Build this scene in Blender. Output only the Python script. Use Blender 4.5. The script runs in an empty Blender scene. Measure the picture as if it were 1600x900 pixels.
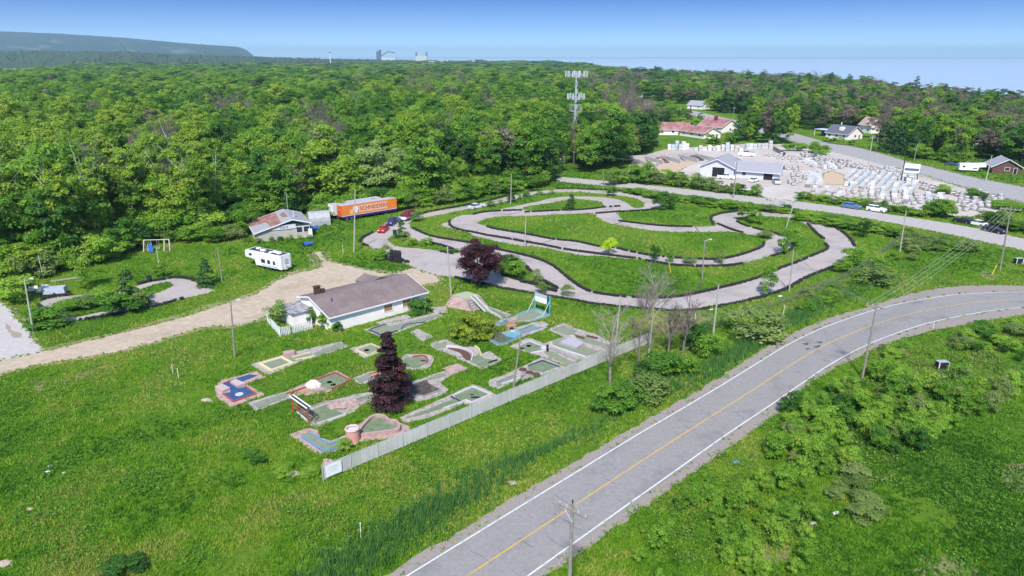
import bpy, math, random
import numpy as np
from mathutils import Vector, Matrix
from mathutils.geometry import tessellate_polygon
random.seed(7); R = random.Random(11); NR = np.random.default_rng(5)
rad = math.radians
S = bpy.context.scene
C = S.collection
# ------------------------------------------------------------------ camera
H = 40.0; FPX = 1067.0; PITCH = 18.74
ct, st = math.cos(rad(PITCH)), math.sin(rad(PITCH))
cam = bpy.data.cameras.new('camera'); co = bpy.data.objects.new('camera', cam); C.objects.link(co)
co.location = (0, 0, H); co.rotation_euler = (rad(90 - PITCH), 0, 0)
cam.sensor_width = 36; cam.lens = FPX / 1600 * 36; cam.clip_start = 0.5; cam.clip_end = 90000
S.camera = co
# ------------------------------------------------------------------ light
SUN_EL, SUN_AZ = 50, 188          # azimuth clockwise from +Y: the sun stands high behind the camera, a little to the left
w = bpy.data.worlds.new('World'); S.world = w; w.use_nodes = True
nt = w.node_tree; bg = nt.nodes['Background']
sky = nt.nodes.new('ShaderNodeTexSky'); sky.sky_type = 'NISHITA'; sky.sun_disc = False
sky.sun_elevation = rad(SUN_EL); sky.sun_rotation = rad(SUN_AZ)
sky.altitude = 0; sky.air_density = 0.6; sky.dust_density = 0.0; sky.ozone_density = 1.5
# the blue of the sky deepens quickly above the horizon
tcw = nt.nodes.new('ShaderNodeTexCoord'); sx = nt.nodes.new('ShaderNodeSeparateXYZ'); rw = nt.nodes.new('ShaderNodeValToRGB'); mw = nt.nodes.new('ShaderNodeMix')
nt.links.new(tcw.outputs['Generated'], sx.inputs[0]); nt.links.new(sx.outputs[2], rw.inputs[0])
for i, (p_, c_) in enumerate([(0.0, (.275, .375, .53)), (.012, (.222, .312, .455)), (.035, (.145, .208, .342)), (.085, (.033, .096, .232)), (.35, (1.0, .98, .94))]):
    e_ = rw.color_ramp.elements[i] if i < 2 else rw.color_ramp.elements.new(p_)
    e_.position = p_; e_.color = (*c_, 1)
mw.data_type = 'RGBA'; mw.blend_type = 'MULTIPLY'; mw.inputs[0].default_value = 1
nt.links.new(sky.outputs[0], mw.inputs[6]); nt.links.new(rw.outputs[0], mw.inputs[7]); nt.links.new(mw.outputs[2], bg.inputs[0]); bg.inputs[1].default_value = 0.15
sl = bpy.data.lights.new('sun', 'SUN'); sl.energy = 2.7; sl.angle = rad(4); sl.color = (1, 0.955, 0.88)
so = bpy.data.objects.new('sun', sl); C.objects.link(so); so.location = (0, 0, 200)
az = rad(SUN_AZ); el = rad(SUN_EL)
sd = Vector((math.sin(az) * math.cos(el), math.cos(az) * math.cos(el), math.sin(el)))
so.rotation_euler = sd.to_track_quat('Z', 'Y').to_euler()
S.view_settings.view_transform = 'Standard'; S.view_settings.look = 'None'
S.view_settings.exposure = 1.18; S.view_settings.gamma = 1.0
S.cycles.max_bounces = 5; S.cycles.diffuse_bounces = 3; S.cycles.transmission_bounces = 3
S.cycles.glossy_bounces = 2; S.cycles.volume_bounces = 0; S.cycles.transparent_max_bounces = 4
# ------------------------------------------------------------------ pixel <-> world helpers
def P(u, v, z=0.0):
    x = (u - 800) / FPX; y = (v - 450) / FPX
    dy = ct - y * st; dz = -st - y * ct
    t = (z - H) / dz
    return (x * t, dy * t)
def Wpx(X, Y, Z=0.0):
    d = Y * ct - (Z - H) * st
    y = (-(Z - H) * ct - Y * st) / d
    return (800 + FPX * X / d, 450 + FPX * y)
def base_top(u, vb, vt):
    """ground point under pixel (u,vb) and the height whose top shows at row vt"""
    X, Y = P(u, vb)
    y = (vt - 450) / FPX; dy = ct - y * st; dz = -st - y * ct
    return X, Y, H + dz * Y / dy
CR = dict(p=(0, 0, 1), A=(330, 500, .2), B=(440, 600, .2), g=(540, 440, .2), D=(740, 440, .2), a=(330, 560, .1), b=(440, 570, .125),
          c=(440, 640, .15), d=(640, 520, .1444), e=(760, 490, .15), f=(690, 440, .1125))
def pix(k, s):
    ox, oy, sc = CR[k]
    return [(ox + float(a.split(',')[0]) * sc, oy + float(a.split(',')[1]) * sc) for a in s.split()]
def wp(k, s, z=0.0): return [P(u, v, z) for u, v in pix(k, s)]
def catmull(pts, closed=True, seg=6):
    n = len(pts); out = []
    rng = range(n) if closed else range(n - 1)
    for i in rng:
        g = lambda j: pts[j % n] if closed else pts[max(0, min(n - 1, j))]
        p0, p1, p2, p3 = g(i - 1), g(i), g(i + 1), g(i + 2)
        for k in range(seg):
            t = k / seg
            out.append(tuple(0.5 * ((2 * p1[c]) + (-p0[c] + p2[c]) * t + (2 * p0[c] - 5 * p1[c] + 4 * p2[c] - p3[c]) * t * t + (-p0[c] + 3 * p1[c] - 3 * p2[c] + p3[c]) * t ** 3) for c in (0, 1)))
    if not closed: out.append(tuple(pts[-1]))
    return out
def resample(pts, step, closed=False):
    q = list(pts) + ([pts[0]] if closed else [])
    out = [q[0]]; acc = 0.0
    for a, b in zip(q, q[1:]):
        L = math.dist(a, b)
        if L < 1e-9: continue
        d = step - acc
        while d <= L:
            t = d / L; out.append((a[0] + (b[0] - a[0]) * t, a[1] + (b[1] - a[1]) * t)); d += step
        acc = L - (d - step)
    if not closed and math.dist(out[-1], q[-1]) > step * .2: out.append(q[-1])
    return out
def ragged(pts, step=1.0, amp=0.15, seed=1):
    r = random.Random(seed); q = resample(pts, step, True)
    return [(x + r.uniform(-amp, amp), y + r.uniform(-amp, amp)) for x, y in q]
def offset_line(pts, d):
    out = []
    for i, p in enumerate(pts):
        a = pts[max(0, i - 1)]; b = pts[min(len(pts) - 1, i + 1)]
        L = math.dist(a, b) or 1
        out.append((p[0] - (b[1] - a[1]) / L * d, p[1] + (b[0] - a[0]) / L * d))
    return out
# ------------------------------------------------------------------ materials
MATS = {}
def mat(name, c1, c2=None, scale=3.0, rough=0.8, bump=0.0, detail=4, metal=0.0, c3=None, s3=0.3, t3=(0.45, 0.65), coords='Object'):
    if name in MATS: return MATS[name]
    m = bpy.data.materials.new(name); m.use_nodes = True; MATS[name] = m
    n = m.node_tree.nodes; l = m.node_tree.links; b = n['Principled BSDF']
    b.inputs['Roughness'].default_value = rough; b.inputs['Metallic'].default_value = metal
    b.inputs['Specular IOR Level'].default_value = 0.3
    c2 = c2 or tuple(x * 0.8 for x in c1)
    tc = n.new('ShaderNodeTexCoord'); tx = n.new('ShaderNodeTexNoise'); tx.inputs['Scale'].default_value = scale; tx.inputs['Detail'].default_value = detail
    tx.inputs['Roughness'].default_value = 0.65
    l.new(tc.outputs[coords], tx.inputs['Vector'])
    rp = n.new('ShaderNodeValToRGB'); rp.color_ramp.elements[0].position = 0.35; rp.color_ramp.elements[1].position = 0.65
    rp.color_ramp.elements[0].color = (*c1, 1); rp.color_ramp.elements[1].color = (*c2, 1)
    l.new(tx.outputs[0], rp.inputs[0]); out = rp.outputs[0]
    if c3:
        t2 = n.new('ShaderNodeTexNoise'); t2.inputs['Scale'].default_value = s3; t2.inputs['Detail'].default_value = 5; t2.inputs['Roughness'].default_value = 0.7
        l.new(tc.outputs[coords], t2.inputs['Vector'])
        r2 = n.new('ShaderNodeMapRange'); r2.inputs[1].default_value = t3[0]; r2.inputs[2].default_value = t3[1]
        l.new(t2.outputs[0], r2.inputs[0])
        mx = n.new('ShaderNodeMix'); mx.data_type = 'RGBA'; l.new(r2.outputs[0], mx.inputs[0]); l.new(out, mx.inputs[6]); mx.inputs[7].default_value = (*c3, 1)
        out = mx.outputs[2]
    l.new(out, b.inputs['Base Color'])
    if bump:
        bp = n.new('ShaderNodeBump'); bp.inputs['Strength'].default_value = bump; bp.inputs['Distance'].default_value = 0.1
        l.new(tx.outputs[0], bp.inputs['Height']); l.new(bp.outputs[0], b.inputs['Normal'])
    return m
def leafmat(name, cols, trans=0.35, scale=0.6, gain=1.75, hue=0.9):
    cols = [(c[0] * gain * 1.03, c[1] * gain, c[2] * gain * .9) for c in cols]; trans += .08
    """foliage: hue per plant (object random) and lighter/darker leaf clumps"""
    m = bpy.data.materials.new(name); m.use_nodes = True; MATS[name] = m
    n = m.node_tree.nodes; l = m.node_tree.links; n.clear()
    out = n.new('ShaderNodeOutputMaterial'); oi = n.new('ShaderNodeObjectInfo'); rp = n.new('ShaderNodeValToRGB')
    cr = rp.color_ramp
    while len(cr.elements) < len(cols): cr.elements.new(0.5)
    for i, c in enumerate(cols):
        cr.elements[i].position = i / max(1, len(cols) - 1); cr.elements[i].color = (*c, 1)
    at = n.new('ShaderNodeAttribute'); at.attribute_name = 'tone'
    ad = n.new('ShaderNodeMath'); ad.operation = 'MULTIPLY_ADD'; l.new(at.outputs['Fac'], ad.inputs[0]); ad.inputs[1].default_value = scale; 
    
    om = n.new('ShaderNodeMath'); om.operation = 'MULTIPLY_ADD'; l.new(oi.outputs['Random'], om.inputs[0]); om.inputs[1].default_value = hue; om.inputs[2].default_value = .5 - hue / 2
    l.new(om.outputs[0], ad.inputs[2])
    sb = n.new('ShaderNodeMath'); sb.operation = 'SUBTRACT'; sb.inputs[1].default_value = scale / 2; sb.use_clamp = True
    l.new(ad.outputs[0], sb.inputs[0]); l.new(sb.outputs[0], rp.inputs[0])
    df = n.new('ShaderNodeBsdfPrincipled'); df.inputs['Roughness'].default_value = 0.6; df.inputs['Specular IOR Level'].default_value = 0.25
    tr = n.new('ShaderNodeBsdfTranslucent'); mx = n.new('ShaderNodeMixShader'); mx.inputs[0].default_value = trans
    l.new(rp.outputs[0], df.inputs['Base Color']); l.new(rp.outputs[0], tr.inputs[0])
    l.new(df.outputs[0], mx.inputs[1]); l.new(tr.outputs[0], mx.inputs[2]); l.new(mx.outputs[0], out.inputs[0])
    return m
# ------------------------------------------------------------------ mesh building
def vnoise(x, y, f, seed=0):
    """smooth value noise, 0..1"""
    x = np.asarray(x) * f; y = np.asarray(y) * f; xi = np.floor(x).astype(int); yi = np.floor(y).astype(int); tx = x - xi; ty = y - yi
    tx = tx * tx * (3 - 2 * tx); ty = ty * ty * (3 - 2 * ty)
    h = lambda a, b: ((np.sin(a * 127.1 + b * 311.7 + seed * 74.7) * 43758.5453) % 1.0)
    return (h(xi, yi) * (1 - tx) + h(xi + 1, yi) * tx) * (1 - ty) + (h(xi, yi + 1) * (1 - tx) + h(xi + 1, yi + 1) * tx) * ty
def fbm(x, y, f, seed=0, o=4):
    r = 0; a = 1; t = 0
    for k in range(o): r = r + a * vnoise(x, y, f * 2 ** k, seed + k); t += a; a *= .55
    return r / t
class MB:
    def __init__(s): s.v = []; s.f = []
    def add(s, v, f):
        o = len(s.v); s.v += [tuple(p) for p in v]; s.f += [tuple(i + o for i in q) for q in f]; return s
    def box(s, cx, cy, z0, lx, ly, lz, rot=0.0, taper=0.0, tx=None):
        c, n = math.cos(rot), math.sin(rot); v = []
        for k, z in ((0, z0), (1, z0 + lz)):
            hx = lx / 2 - (taper if tx is None else tx) * k; hy = ly / 2 - taper * k
            for a, b in ((-hx, -hy), (hx, -hy), (hx, hy), (-hx, hy)): v.append((cx + a * c - b * n, cy + a * n + b * c, z))
        return s.add(v, [(3, 2, 1, 0), (4, 5, 6, 7), (0, 1, 5, 4), (1, 2, 6, 5), (2, 3, 7, 6), (3, 0, 4, 7)])
    def prism(s, pts, z0, z1):
        n = len(pts); area = sum(pts[i][0] * pts[(i + 1) % n][1] - pts[(i + 1) % n][0] * pts[i][1] for i in range(n))
        if area < 0: pts = pts[::-1]
        v = [(x, y, z0) for x, y in pts] + [(x, y, z1) for x, y in pts]
        tri = tessellate_polygon([[Vector((x, y, 0)) for x, y in pts]])
        f = []
        for t in tri:
            a, b, c = [pts[i] for i in t]
            if (b[0] - a[0]) * (c[1] - a[1]) - (b[1] - a[1]) * (c[0] - a[0]) < 0: t = (t[0], t[2], t[1])
            f.append(tuple(i + n for i in t))
        f += [(i, (i + 1) % n, n + (i + 1) % n, n + i) for i in range(n)]
        return s.add(v, f)
    def tube(s, pts, r, sides=6, r2=None, cap=True):
        r2 = r if r2 is None else r2; n = len(pts); v = []; f = []
        for i, p in enumerate(pts):
            p = Vector(p); a = Vector(pts[max(0, i - 1)]); b = Vector(pts[min(n - 1, i + 1)]); d = (b - a).normalized()
            u = d.orthogonal().normalized(); w_ = d.cross(u)
            rr = r + (r2 - r) * i / (n - 1)
            for k in range(sides):
                t = 2 * math.pi * k / sides; v.append(tuple(p + (u * math.cos(t) + w_ * math.sin(t)) * rr))
        for i in range(n - 1):
            for k in range(sides):
                k2 = (k + 1) % sides; f.append((i * sides + k, i * sides + k2, (i + 1) * sides + k2, (i + 1) * sides + k))
        if cap: f += [tuple(range(sides))[::-1], tuple((n - 1) * sides + k for k in range(sides))]
        return s.add(v, f)
    def torus(s, c, R_, r, n=12, m=6, rotx=0.0, rz=0.0, sq=1.0):
        v = []; f = []; M3 = Matrix.Rotation(rz, 3, 'Z') @ Matrix.Rotation(rotx, 3, 'X')
        for i in range(n):
            a = 2 * math.pi * i / n
            for k in range(m):
                b = 2 * math.pi * k / m; q = R_ + r * math.cos(b)
                p = M3 @ Vector((q * math.cos(a), q * math.sin(a), r * sq * math.sin(b))); v.append((p.x + c[0], p.y + c[1], p.z + c[2]))
        for i in range(n):
            for k in range(m):
                f.append((i * m + k, ((i + 1) % n) * m + k, ((i + 1) % n) * m + (k + 1) % m, i * m + (k + 1) % m))
        return s.add(v, f)
    def xform(s, M4): s.v = [tuple(M4 @ Vector(p)) for p in s.v]; return s
    def mesh(s, name):
        me = bpy.data.meshes.new(name); me.from_pydata(s.v, [], s.f); me.update(); return me
    def build(s, name, m, parent=None, loc=(0, 0, 0), rot=0.0):
        o = bpy.data.objects.new(name, s.mesh(name)); C.objects.link(o); o.data.materials.append(m)
        o.location = loc; o.rotation_euler = (0, 0, rot)
        if parent: o.parent = parent
        return o
def tag(o, label, cat, group=None, kind=None):
    if label: o['label'] = label
    if cat: o['category'] = cat
    if group: o['group'] = group
    if kind: o['kind'] = kind
    return o
def thing(name, label, cat, loc=(0, 0, 0), rot=0.0, group=None):
    o = bpy.data.objects.new(name, None); C.objects.link(o); o.location = loc; o.rotation_euler = (0, 0, rot); o.empty_display_size = .5
    return tag(o, label, cat, group)
def copy_tree(o, parent=None):
    c = o.copy(); C.objects.link(c); c.parent = parent
    for ch in list(o.children): copy_tree(ch, c)
    return c
PAVED = []      # (projected pixel polygon, is_grass) in drawing order, for keeping grass and weeds off
def sheet(name, poly, holes, z, m, kind='structure', mask=True, thick=0.0):
    rings = [poly] + holes
    pts = [p for r in rings for p in r]
    tri = tessellate_polygon([[Vector((x, y, 0)) for x, y in r] for r in rings])
    f = []
    for t in tri:
        a, b, c = [pts[i] for i in t]
        f.append(t if (b[0] - a[0]) * (c[1] - a[1]) - (b[1] - a[1]) * (c[0] - a[0]) > 0 else (t[0], t[2], t[1]))
    mb = MB(); mb.add([(x, y, z) for x, y in pts], f)
    o = mb.build(name, m)
    if kind: o['kind'] = kind
    if mask:
        PAVED.append(([Wpx(*p) for p in poly], False))
        for h in holes: PAVED.append(([Wpx(*p) for p in h], True))
    return o
def mesh_np(name, verts, faces_n, loops, m, tone=None):
    """fast mesh: verts (n,3), faces all with faces_n corners"""
    me = bpy.data.meshes.new(name); nf = len(loops) // faces_n
    me.vertices.add(len(verts)); me.vertices.foreach_set('co', np.asarray(verts, dtype=np.float32).ravel())
    me.loops.add(len(loops)); me.loops.foreach_set('vertex_index', np.asarray(loops, dtype=np.int32))
    me.polygons.add(nf); me.polygons.foreach_set('loop_start', np.arange(0, nf * faces_n, faces_n, dtype=np.int32))
    me.polygons.foreach_set('loop_total', np.full(nf, faces_n, dtype=np.int32))
    if tone is not None:
        a = me.attributes.new('tone', 'FLOAT', 'FACE'); a.data.foreach_set('value', np.asarray(tone, dtype=np.float32))
    me.update(calc_edges=True); me.materials.append(m)
    return me
def leaves_mesh(name, pos, nrm, size, tone, m, seed=1):
    r = np.random.default_rng(seed); n = len(pos)
    nrm = nrm + r.normal(0, .38, (n, 3)); nrm /= np.linalg.norm(nrm, axis=1)[:, None] + 1e-9
    a = r.normal(0, 1, (n, 3)); u = np.cross(nrm, a); u /= np.linalg.norm(u, axis=1)[:, None] + 1e-9; v = np.cross(nrm, u)
    s = size * r.uniform(.55, 1.3, n)[:, None] / 2
    # each leaf spray is a kinked pair-of-points quad (a lozenge), so the outline reads as foliage
    k1 = r.uniform(.5, 1.1, n)[:, None]; bend = nrm * s * r.uniform(-.35, .35, n)[:, None]
    q = np.stack([pos - u * s * 1.25, pos - v * s * k1 * .8 + bend, pos + u * s * 1.25, pos + v * s * k1 * .8 + bend], 1).reshape(-1, 3)
    return mesh_np(name, q, 4, np.arange(n * 4), m, tone)
def sph(r, n):
    d = r.normal(0, 1, (n, 3)); return d / np.linalg.norm(d, axis=1)[:, None]
def crown(name, m, seed, rx, rz, cz, clumps, leaves, size, cr=.34, shape='round', low=0.0):
    """foliage as clumps of leaf sprays in an uneven envelope"""
    r = np.random.default_rng(seed); P_, N_, T_ = [], [], []
    for i in range(clumps):
        d = sph(r, 1)[0]; q = r.uniform(.45, .92)
        if shape == 'round':
            c = d * q * np.array([rx, rx, rz]); c[2] += cz
        elif shape == 'cone':
            t = r.uniform(0, 1) ** 1.25; ang = r.uniform(0, 2 * np.pi); rr = rx * (1 - t) * r.uniform(.55, 1.02) + .1
            c = np.array([np.cos(ang) * rr, np.sin(ang) * rr, cz - rz + 2 * rz * t])
        elif shape == 'mound':
            d[2] = abs(d[2]); c = d * q * np.array([rx, rx, rz]); c[2] += cz
        rad_ = cr * rx * r.uniform(.65, 1.3) * (1 if shape != 'cone' else (.45 + .75 * (1 - t)))
        n = max(6, int(leaves / clumps * r.uniform(.7, 1.3)))
        dd = sph(r, n); dd[:, 2] = np.where(dd[:, 2] < -.3, -dd[:, 2], dd[:, 2])
        sc = np.array([1.15, 1.15, .75]) if shape != 'cone' else np.array([1.3, 1.3, .42])
        p = c + dd * rad_ * r.uniform(.45, 1.12, n)[:, None] * sc
        if low is not None: p[:, 2] = np.maximum(p[:, 2], low + r.uniform(0, .15, n))
        out = dd * .75 + np.array([0, -.12, .6])
        P_.append(p); N_.append(out); T_.append(np.clip(r.uniform(.15, .85) + r.uniform(-.18, .18, n), 0, 1))
    return leaves_mesh(name, np.concatenate(P_), np.concatenate(N_), size, np.concatenate(T_), m, seed + 99)
def branches(seed, h, r0, levels=3, kids=4, spread=.6, lift=.5, crown0=.35, sides=4, wig=.12, lenf=.42):
    """a tapering trunk with limbs that fork again"""
    r = random.Random(seed); mb = MB()
    def go(p, d, L, rr, lev):
        pts = [p]; q = p.copy(); dd = d.copy(); k = 4 if lev == 0 else 3
        for i in range(k):
            dd = (dd + Vector((r.uniform(-wig, wig), r.uniform(-wig, wig), r.uniform(-wig, wig) * .5))).normalized(); q = q + dd * L / k; pts.append(q.copy())
        mb.tube([tuple(x) for x in pts], rr, sides if lev < 2 else 3, rr * (.22 if lev == 0 else .3), cap=False)
        if lev >= levels: return
        n = kids if lev else int(kids * 2.2)
        for i in range(n):
            t = r.uniform(crown0 if lev == 0 else .25, .98); j = min(k - 1, int(t * k)); a = pts[j].lerp(pts[j + 1], t * k - j)
            ang = r.uniform(0, 2 * math.pi); side = Vector((math.cos(ang), math.sin(ang), 0))
            nd = (dd * lift + side * spread + Vector((0, 0, r.uniform(0, .35)))).normalized()
            go(a, nd, L * (lenf if lev == 0 else .55) * (1.15 - .5 * t) * r.uniform(.7, 1.2), rr * (.42 if lev == 0 else .5) * (1.1 - .5 * t), lev + 1)
    go(Vector((0, 0, -.1)), Vector((0, 0, 1)), h, r0, 0)
    return mb
# ================================================================== SETTING
def ground_mat():
    m = bpy.data.materials.new('meadow'); m.use_nodes = True; n = m.node_tree.nodes; l = m.node_tree.links; b = n['Principled BSDF']
    b.inputs['Roughness'].default_value = .9; b.inputs['Specular IOR Level'].default_value = .1
    tc = n.new('ShaderNodeTexCoord')
    def noise(s, d=6, r=.65, dist=0):
        t = n.new('ShaderNodeTexNoise'); t.inputs['Scale'].default_value = s; t.inputs['Detail'].default_value = d; t.inputs['Roughness'].default_value = r; t.inputs['Distortion'].default_value = dist
        l.new(tc.outputs['Object'], t.inputs['Vector']); return t.outputs[0]
    def ramp(src, stops):
        r = n.new('ShaderNodeValToRGB'); cr = r.color_ramp
        while len(cr.elements) < len(stops): cr.elements.new(.5)
        for e, (p, c) in zip(cr.elements, stops): e.position = p; e.color = (*c, 1)
        l.new(src, r.inputs[0]); return r.outputs[0]
    def mix(f, a, b_):
        x = n.new('ShaderNodeMix'); x.data_type = 'RGBA'; l.new(f, x.inputs[0]); l.new(a, x.inputs[6])
        if isinstance(b_, tuple): x.inputs[7].default_value = (*b_, 1)
        else: l.new(b_, x.inputs[7])
        return x.outputs[2]
    def rng(src, a, b_):
        r = n.new('ShaderNodeMapRange'); r.inputs[1].default_value = a; r.inputs[2].default_value = b_; l.new(src, r.inputs[0]); return r.outputs[0]
    big = ramp(noise(.055, 5, .6, .6), [(.30, (.030, .090, .008)), (.44, (.062, .160, .009)), (.56, (.115, .220, .013)), (.68, (.180, .240, .030))])
    fine = ramp(noise(1.6, 6, .75), [(.32, (.036, .090, .008)), (.50, (.095, .185, .014)), (.68, (.190, .270, .035))])
    f0 = n.new('ShaderNodeValue'); f0.outputs[0].default_value = .5
    col = mix(f0.outputs[0], big, fine)
    col = mix(rng(noise(.16, 6, .7, .4), .57, .70), col, (.040, .110, .012))          # darker weeds
    col = mix(rng(noise(.11, 8, .75, .3), .66, .78), col, (.30, .235, .12))            # dry straw patches
    l.new(col, b.inputs['Base Color'])
    bp = n.new('ShaderNodeBump'); bp.inputs['Strength'].default_value = .9; bp.inputs['Distance'].default_value = .5
    l.new(noise(1.1, 8, .75), bp.inputs['Height']); l.new(bp.outputs[0], b.inputs['Normal'])
    return m
M_ground = ground_mat()
M_grassisle = M_ground
M_asph = mat('road_asphalt', (.226, .214, .208), (.272, .258, .251), 2.2, .85, .15, c3=(.172, .166, .168), s3=.22, t3=(.52, .72))
M_track = mat('kart_asphalt', (.345, .300, .286), (.410, .362, .348), 1.6, .9, .15, c3=(.265, .235, .232), s3=.16, t3=(.48, .70))
M_should = mat('gravel_shoulder', (.32, .275, .255), (.22, .19, .17), 5.0, .95, .5)
M_dirt = mat('dirt_drive', (.48, .39, .30), (.37, .295, .22), .9, .95, .4, c3=(.30, .235, .17), s3=.13, t3=(.50, .78))
M_lot = mat('pale_lot', (.46, .43, .42), (.39, .36, .35), 1.2, .9, .2)
M_yard = mat('yard_gravel', (.46, .41, .38), (.38, .33, .30), .8, .95, .4, c3=(.52, .47, .44), s3=.05)
M_white = mat('white_paint_line', (.66, .66, .66), (.55, .55, .55), 6, .7, c3=(.36, .355, .36), s3=1.3, t3=(.52, .68))
M_yellow = mat('yellow_paint_line', (.58, .36, .06), (.46, .30, .09), 6, .7, c3=(.33, .28, .20), s3=.9, t3=(.46, .66))
M_patch = mat('tar_patch', (.06, .06, .065), (.10, .10, .105), 8, .8)
M_water = mat('lake_water', (.31, .41, .52), (.33, .43, .54), .01, .4)
M_field = mat('pale_field', (.42, .36, .24), (.33, .30, .17), .02, .95)
# ground: one sheet to the horizon, cut where the lake begins
shore = [P(*q) for q in ((1950, 196), (1750, 187), (1600, 176), (1540, 168), (1480, 162), (1400, 150), (1330, 140), (1270, 132), (1200, 129), (1150, 126), (1070, 120), (1000, 118), (950, 114), (915, 104), (860, 99.5), (760, 95), (560, 92))]
gnd = [(-45000, -400), (3000, -400), (3000, 250)] + shore + [(-9000, 16000), (-45000, 18000)]
ground = sheet('ground', gnd, [], 0.0, M_ground, mask=False)
lake = [(3000, 250), (60000, 250), (60000, 60000), (-45000, 60000), (-45000, 18000), (-9000, 16000)] + shore[::-1]
water = sheet('lake_water', lake, [], -.3, M_water, mask=False)
sheet('field', [P(-200, 104), P(40, 101.5), P(104, 102), P(106, 112), P(60, 117), P(-200, 122)], [], .05, M_field)
# distant escarpment, a long ridge seven kilometres off
ridge = [(-500, 40), (-200, 44), (0, 50), (100, 54), (200, 60.5), (250, 65), (300, 69), (340, 71.5), (352, 72.5), (360, 76), (368, 82), (378, 88), (392, 93)]
mb = MB(); nr = random.Random(3); cols = []
prof = [(0, 0), (.12, .10), (.25, .26), (.4, .5), (.55, .72), (.72, .93), (.85, 1.0), (1.2, 1.0)]
us = list(np.linspace(-500, 392, 120))
for u in us:
    v = np.interp(u, [a for a, _ in ridge], [b for _, b in ridge]) + nr.uniform(-.25, .25)
    D = 7600; X0, Y0 = (u - 800) / FPX * D * 1.05, D
    y = (v - 450) / FPX; dy = ct - y * st; dz = -st - y * ct
    hz = max(0, H + dz * D / dy); X = (u - 800) / FPX / dy * D
    wob = 260 * math.sin(u * .05) + 160 * math.sin(u * .13 + 1)
    cols.append([(X * (1 - .28 * (1 - s) if s < 1 else 1), D * (.76 + .24 * s) + wob * (1 - s), hz * g * (1 + .05 * math.sin(u * .31 + s * 9) * (g < .9)) - 2) for s, g in prof])
k = len(prof); mb.add([p for c in cols for p in c], [(i * k + j, (i + 1) * k + j, (i + 1) * k + j + 1, i * k + j + 1) for i in range(len(cols) - 1) for j in range(k - 1)])
M_hill = mat('wooded_hillside', (.010, .035, .032), (.022, .055, .040), .012, .95, c3=(.08, .12, .09), s3=.0022, t3=(.60, .68))
hill = mb.build('hills', M_hill); hill['kind'] = 'structure'
for p in hill.data.polygons: p.use_smooth = True
# a low wooded rise in front of the escarpment
tops = [(-520, 84), (-200, 82), (0, 80.5), (60, 79), (110, 80.5), (190, 80), (250, 84), (330, 86.5), (400, 88.5), (480, 91.2), (560, 93.2), (640, 95)]
cols = []; us2 = list(np.linspace(-520, 640, 420))
for u in us2:
    v = np.interp(u, [a for a, _ in tops], [b for _, b in tops]); row = []
    for k, (s, g) in enumerate([(0, 0), (.15, .25), (.35, .5), (.6, .78), (.8, .93), (1, 1), (1.25, .9)]):
        D = 2500 + 900 * s; y = (v - 450) / FPX; dy = ct - y * st; dz = -st - y * ct; top = H + dz * 3400 / dy; X = (u - 800) / FPX / dy * D
        bump = nr.uniform(-3.2, 3.2) * (g > 0) + 2.5 * math.sin(u * .9 + k * 2.1) * (g > 0)
        row.append([X + nr.uniform(-2, 2), D + nr.uniform(-25, 25), max(-1, top * g + bump)])
    cols.append(row)
k = 7; mb = MB(); mb.add([p for c in cols for p in c], [(i * k + j, (i + 1) * k + j, (i + 1) * k + j + 1, i * k + j + 1) for i in range(len(cols) - 1) for j in range(k - 1)])
mb.build('hills', mat('wooded_rise', (.018, .050, .018), (.045, .090, .024), .035, .95, c3=(.045, .060, .030), s3=.009, t3=(.45, .6)))['kind'] = 'structure'
# ------------------------------------------------------------------ main road
rl = wp('p', '520,972 636,900 1000,677 1100,619 1225,542 1287,511 1366,484 1444,467 1506,459 1600,455.6 1760,459')
rr = wp('p', '730,968 825,900 1000,775 1134,680 1225,619 1287,575 1350,541 1412,516 1475,498 1537,487.5 1600,479 1760,476')
def extend_back(pts, d=70):
    a, b = pts[0], pts[1]; L = math.dist(a, b); return [(a[0] - (b[0] - a[0]) / L * d, a[1] - (b[1] - a[1]) / L * d)] + pts
rl = catmull(resample(extend_back(rl), 9), False, 4); rr = catmull(resample(extend_back(rr), 9), False, 4)
def mid(a, b, t=.5):
    n = 160; ra = [a[int(i / (n - 1) * (len(a) - 1))] for i in range(n)]; rb = [b[int(i / (n - 1) * (len(b) - 1))] for i in range(n)]
    return [(p[0] + (q[0] - p[0]) * t, p[1] + (q[1] - p[1]) * t) for p, q in zip(ra, rb)]
def by_len(pts, n=220):
    L = [0]
    for a, b in zip(pts, pts[1:]): L.append(L[-1] + math.dist(a, b))
    return [(float(np.interp(t * L[-1], L, [p[0] for p in pts])), float(np.interp(t * L[-1], L, [p[1] for p in pts]))) for t in np.linspace(0, 1, n)]
rl = by_len(rl); rr = by_len(rr)
cl = [((a[0] + b[0]) / 2, (a[1] + b[1]) / 2) for a, b in zip(rl, rr)]
W_EDGE = sum(math.dist(a, b) for a, b in zip(rl, rr)) / len(rl)
rag = random.Random(9)
def ribbon(line, d0, d1, amp=0.0):
    a = offset_line(line, d0); b = offset_line(line, d1)
    if amp:
        a = [(x + rag.uniform(-amp, amp), y + rag.uniform(-amp, amp)) for x, y in a]; b = [(x + rag.uniform(-amp, amp), y + rag.uniform(-amp, amp)) for x, y in b]
    return a + b[::-1]
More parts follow.
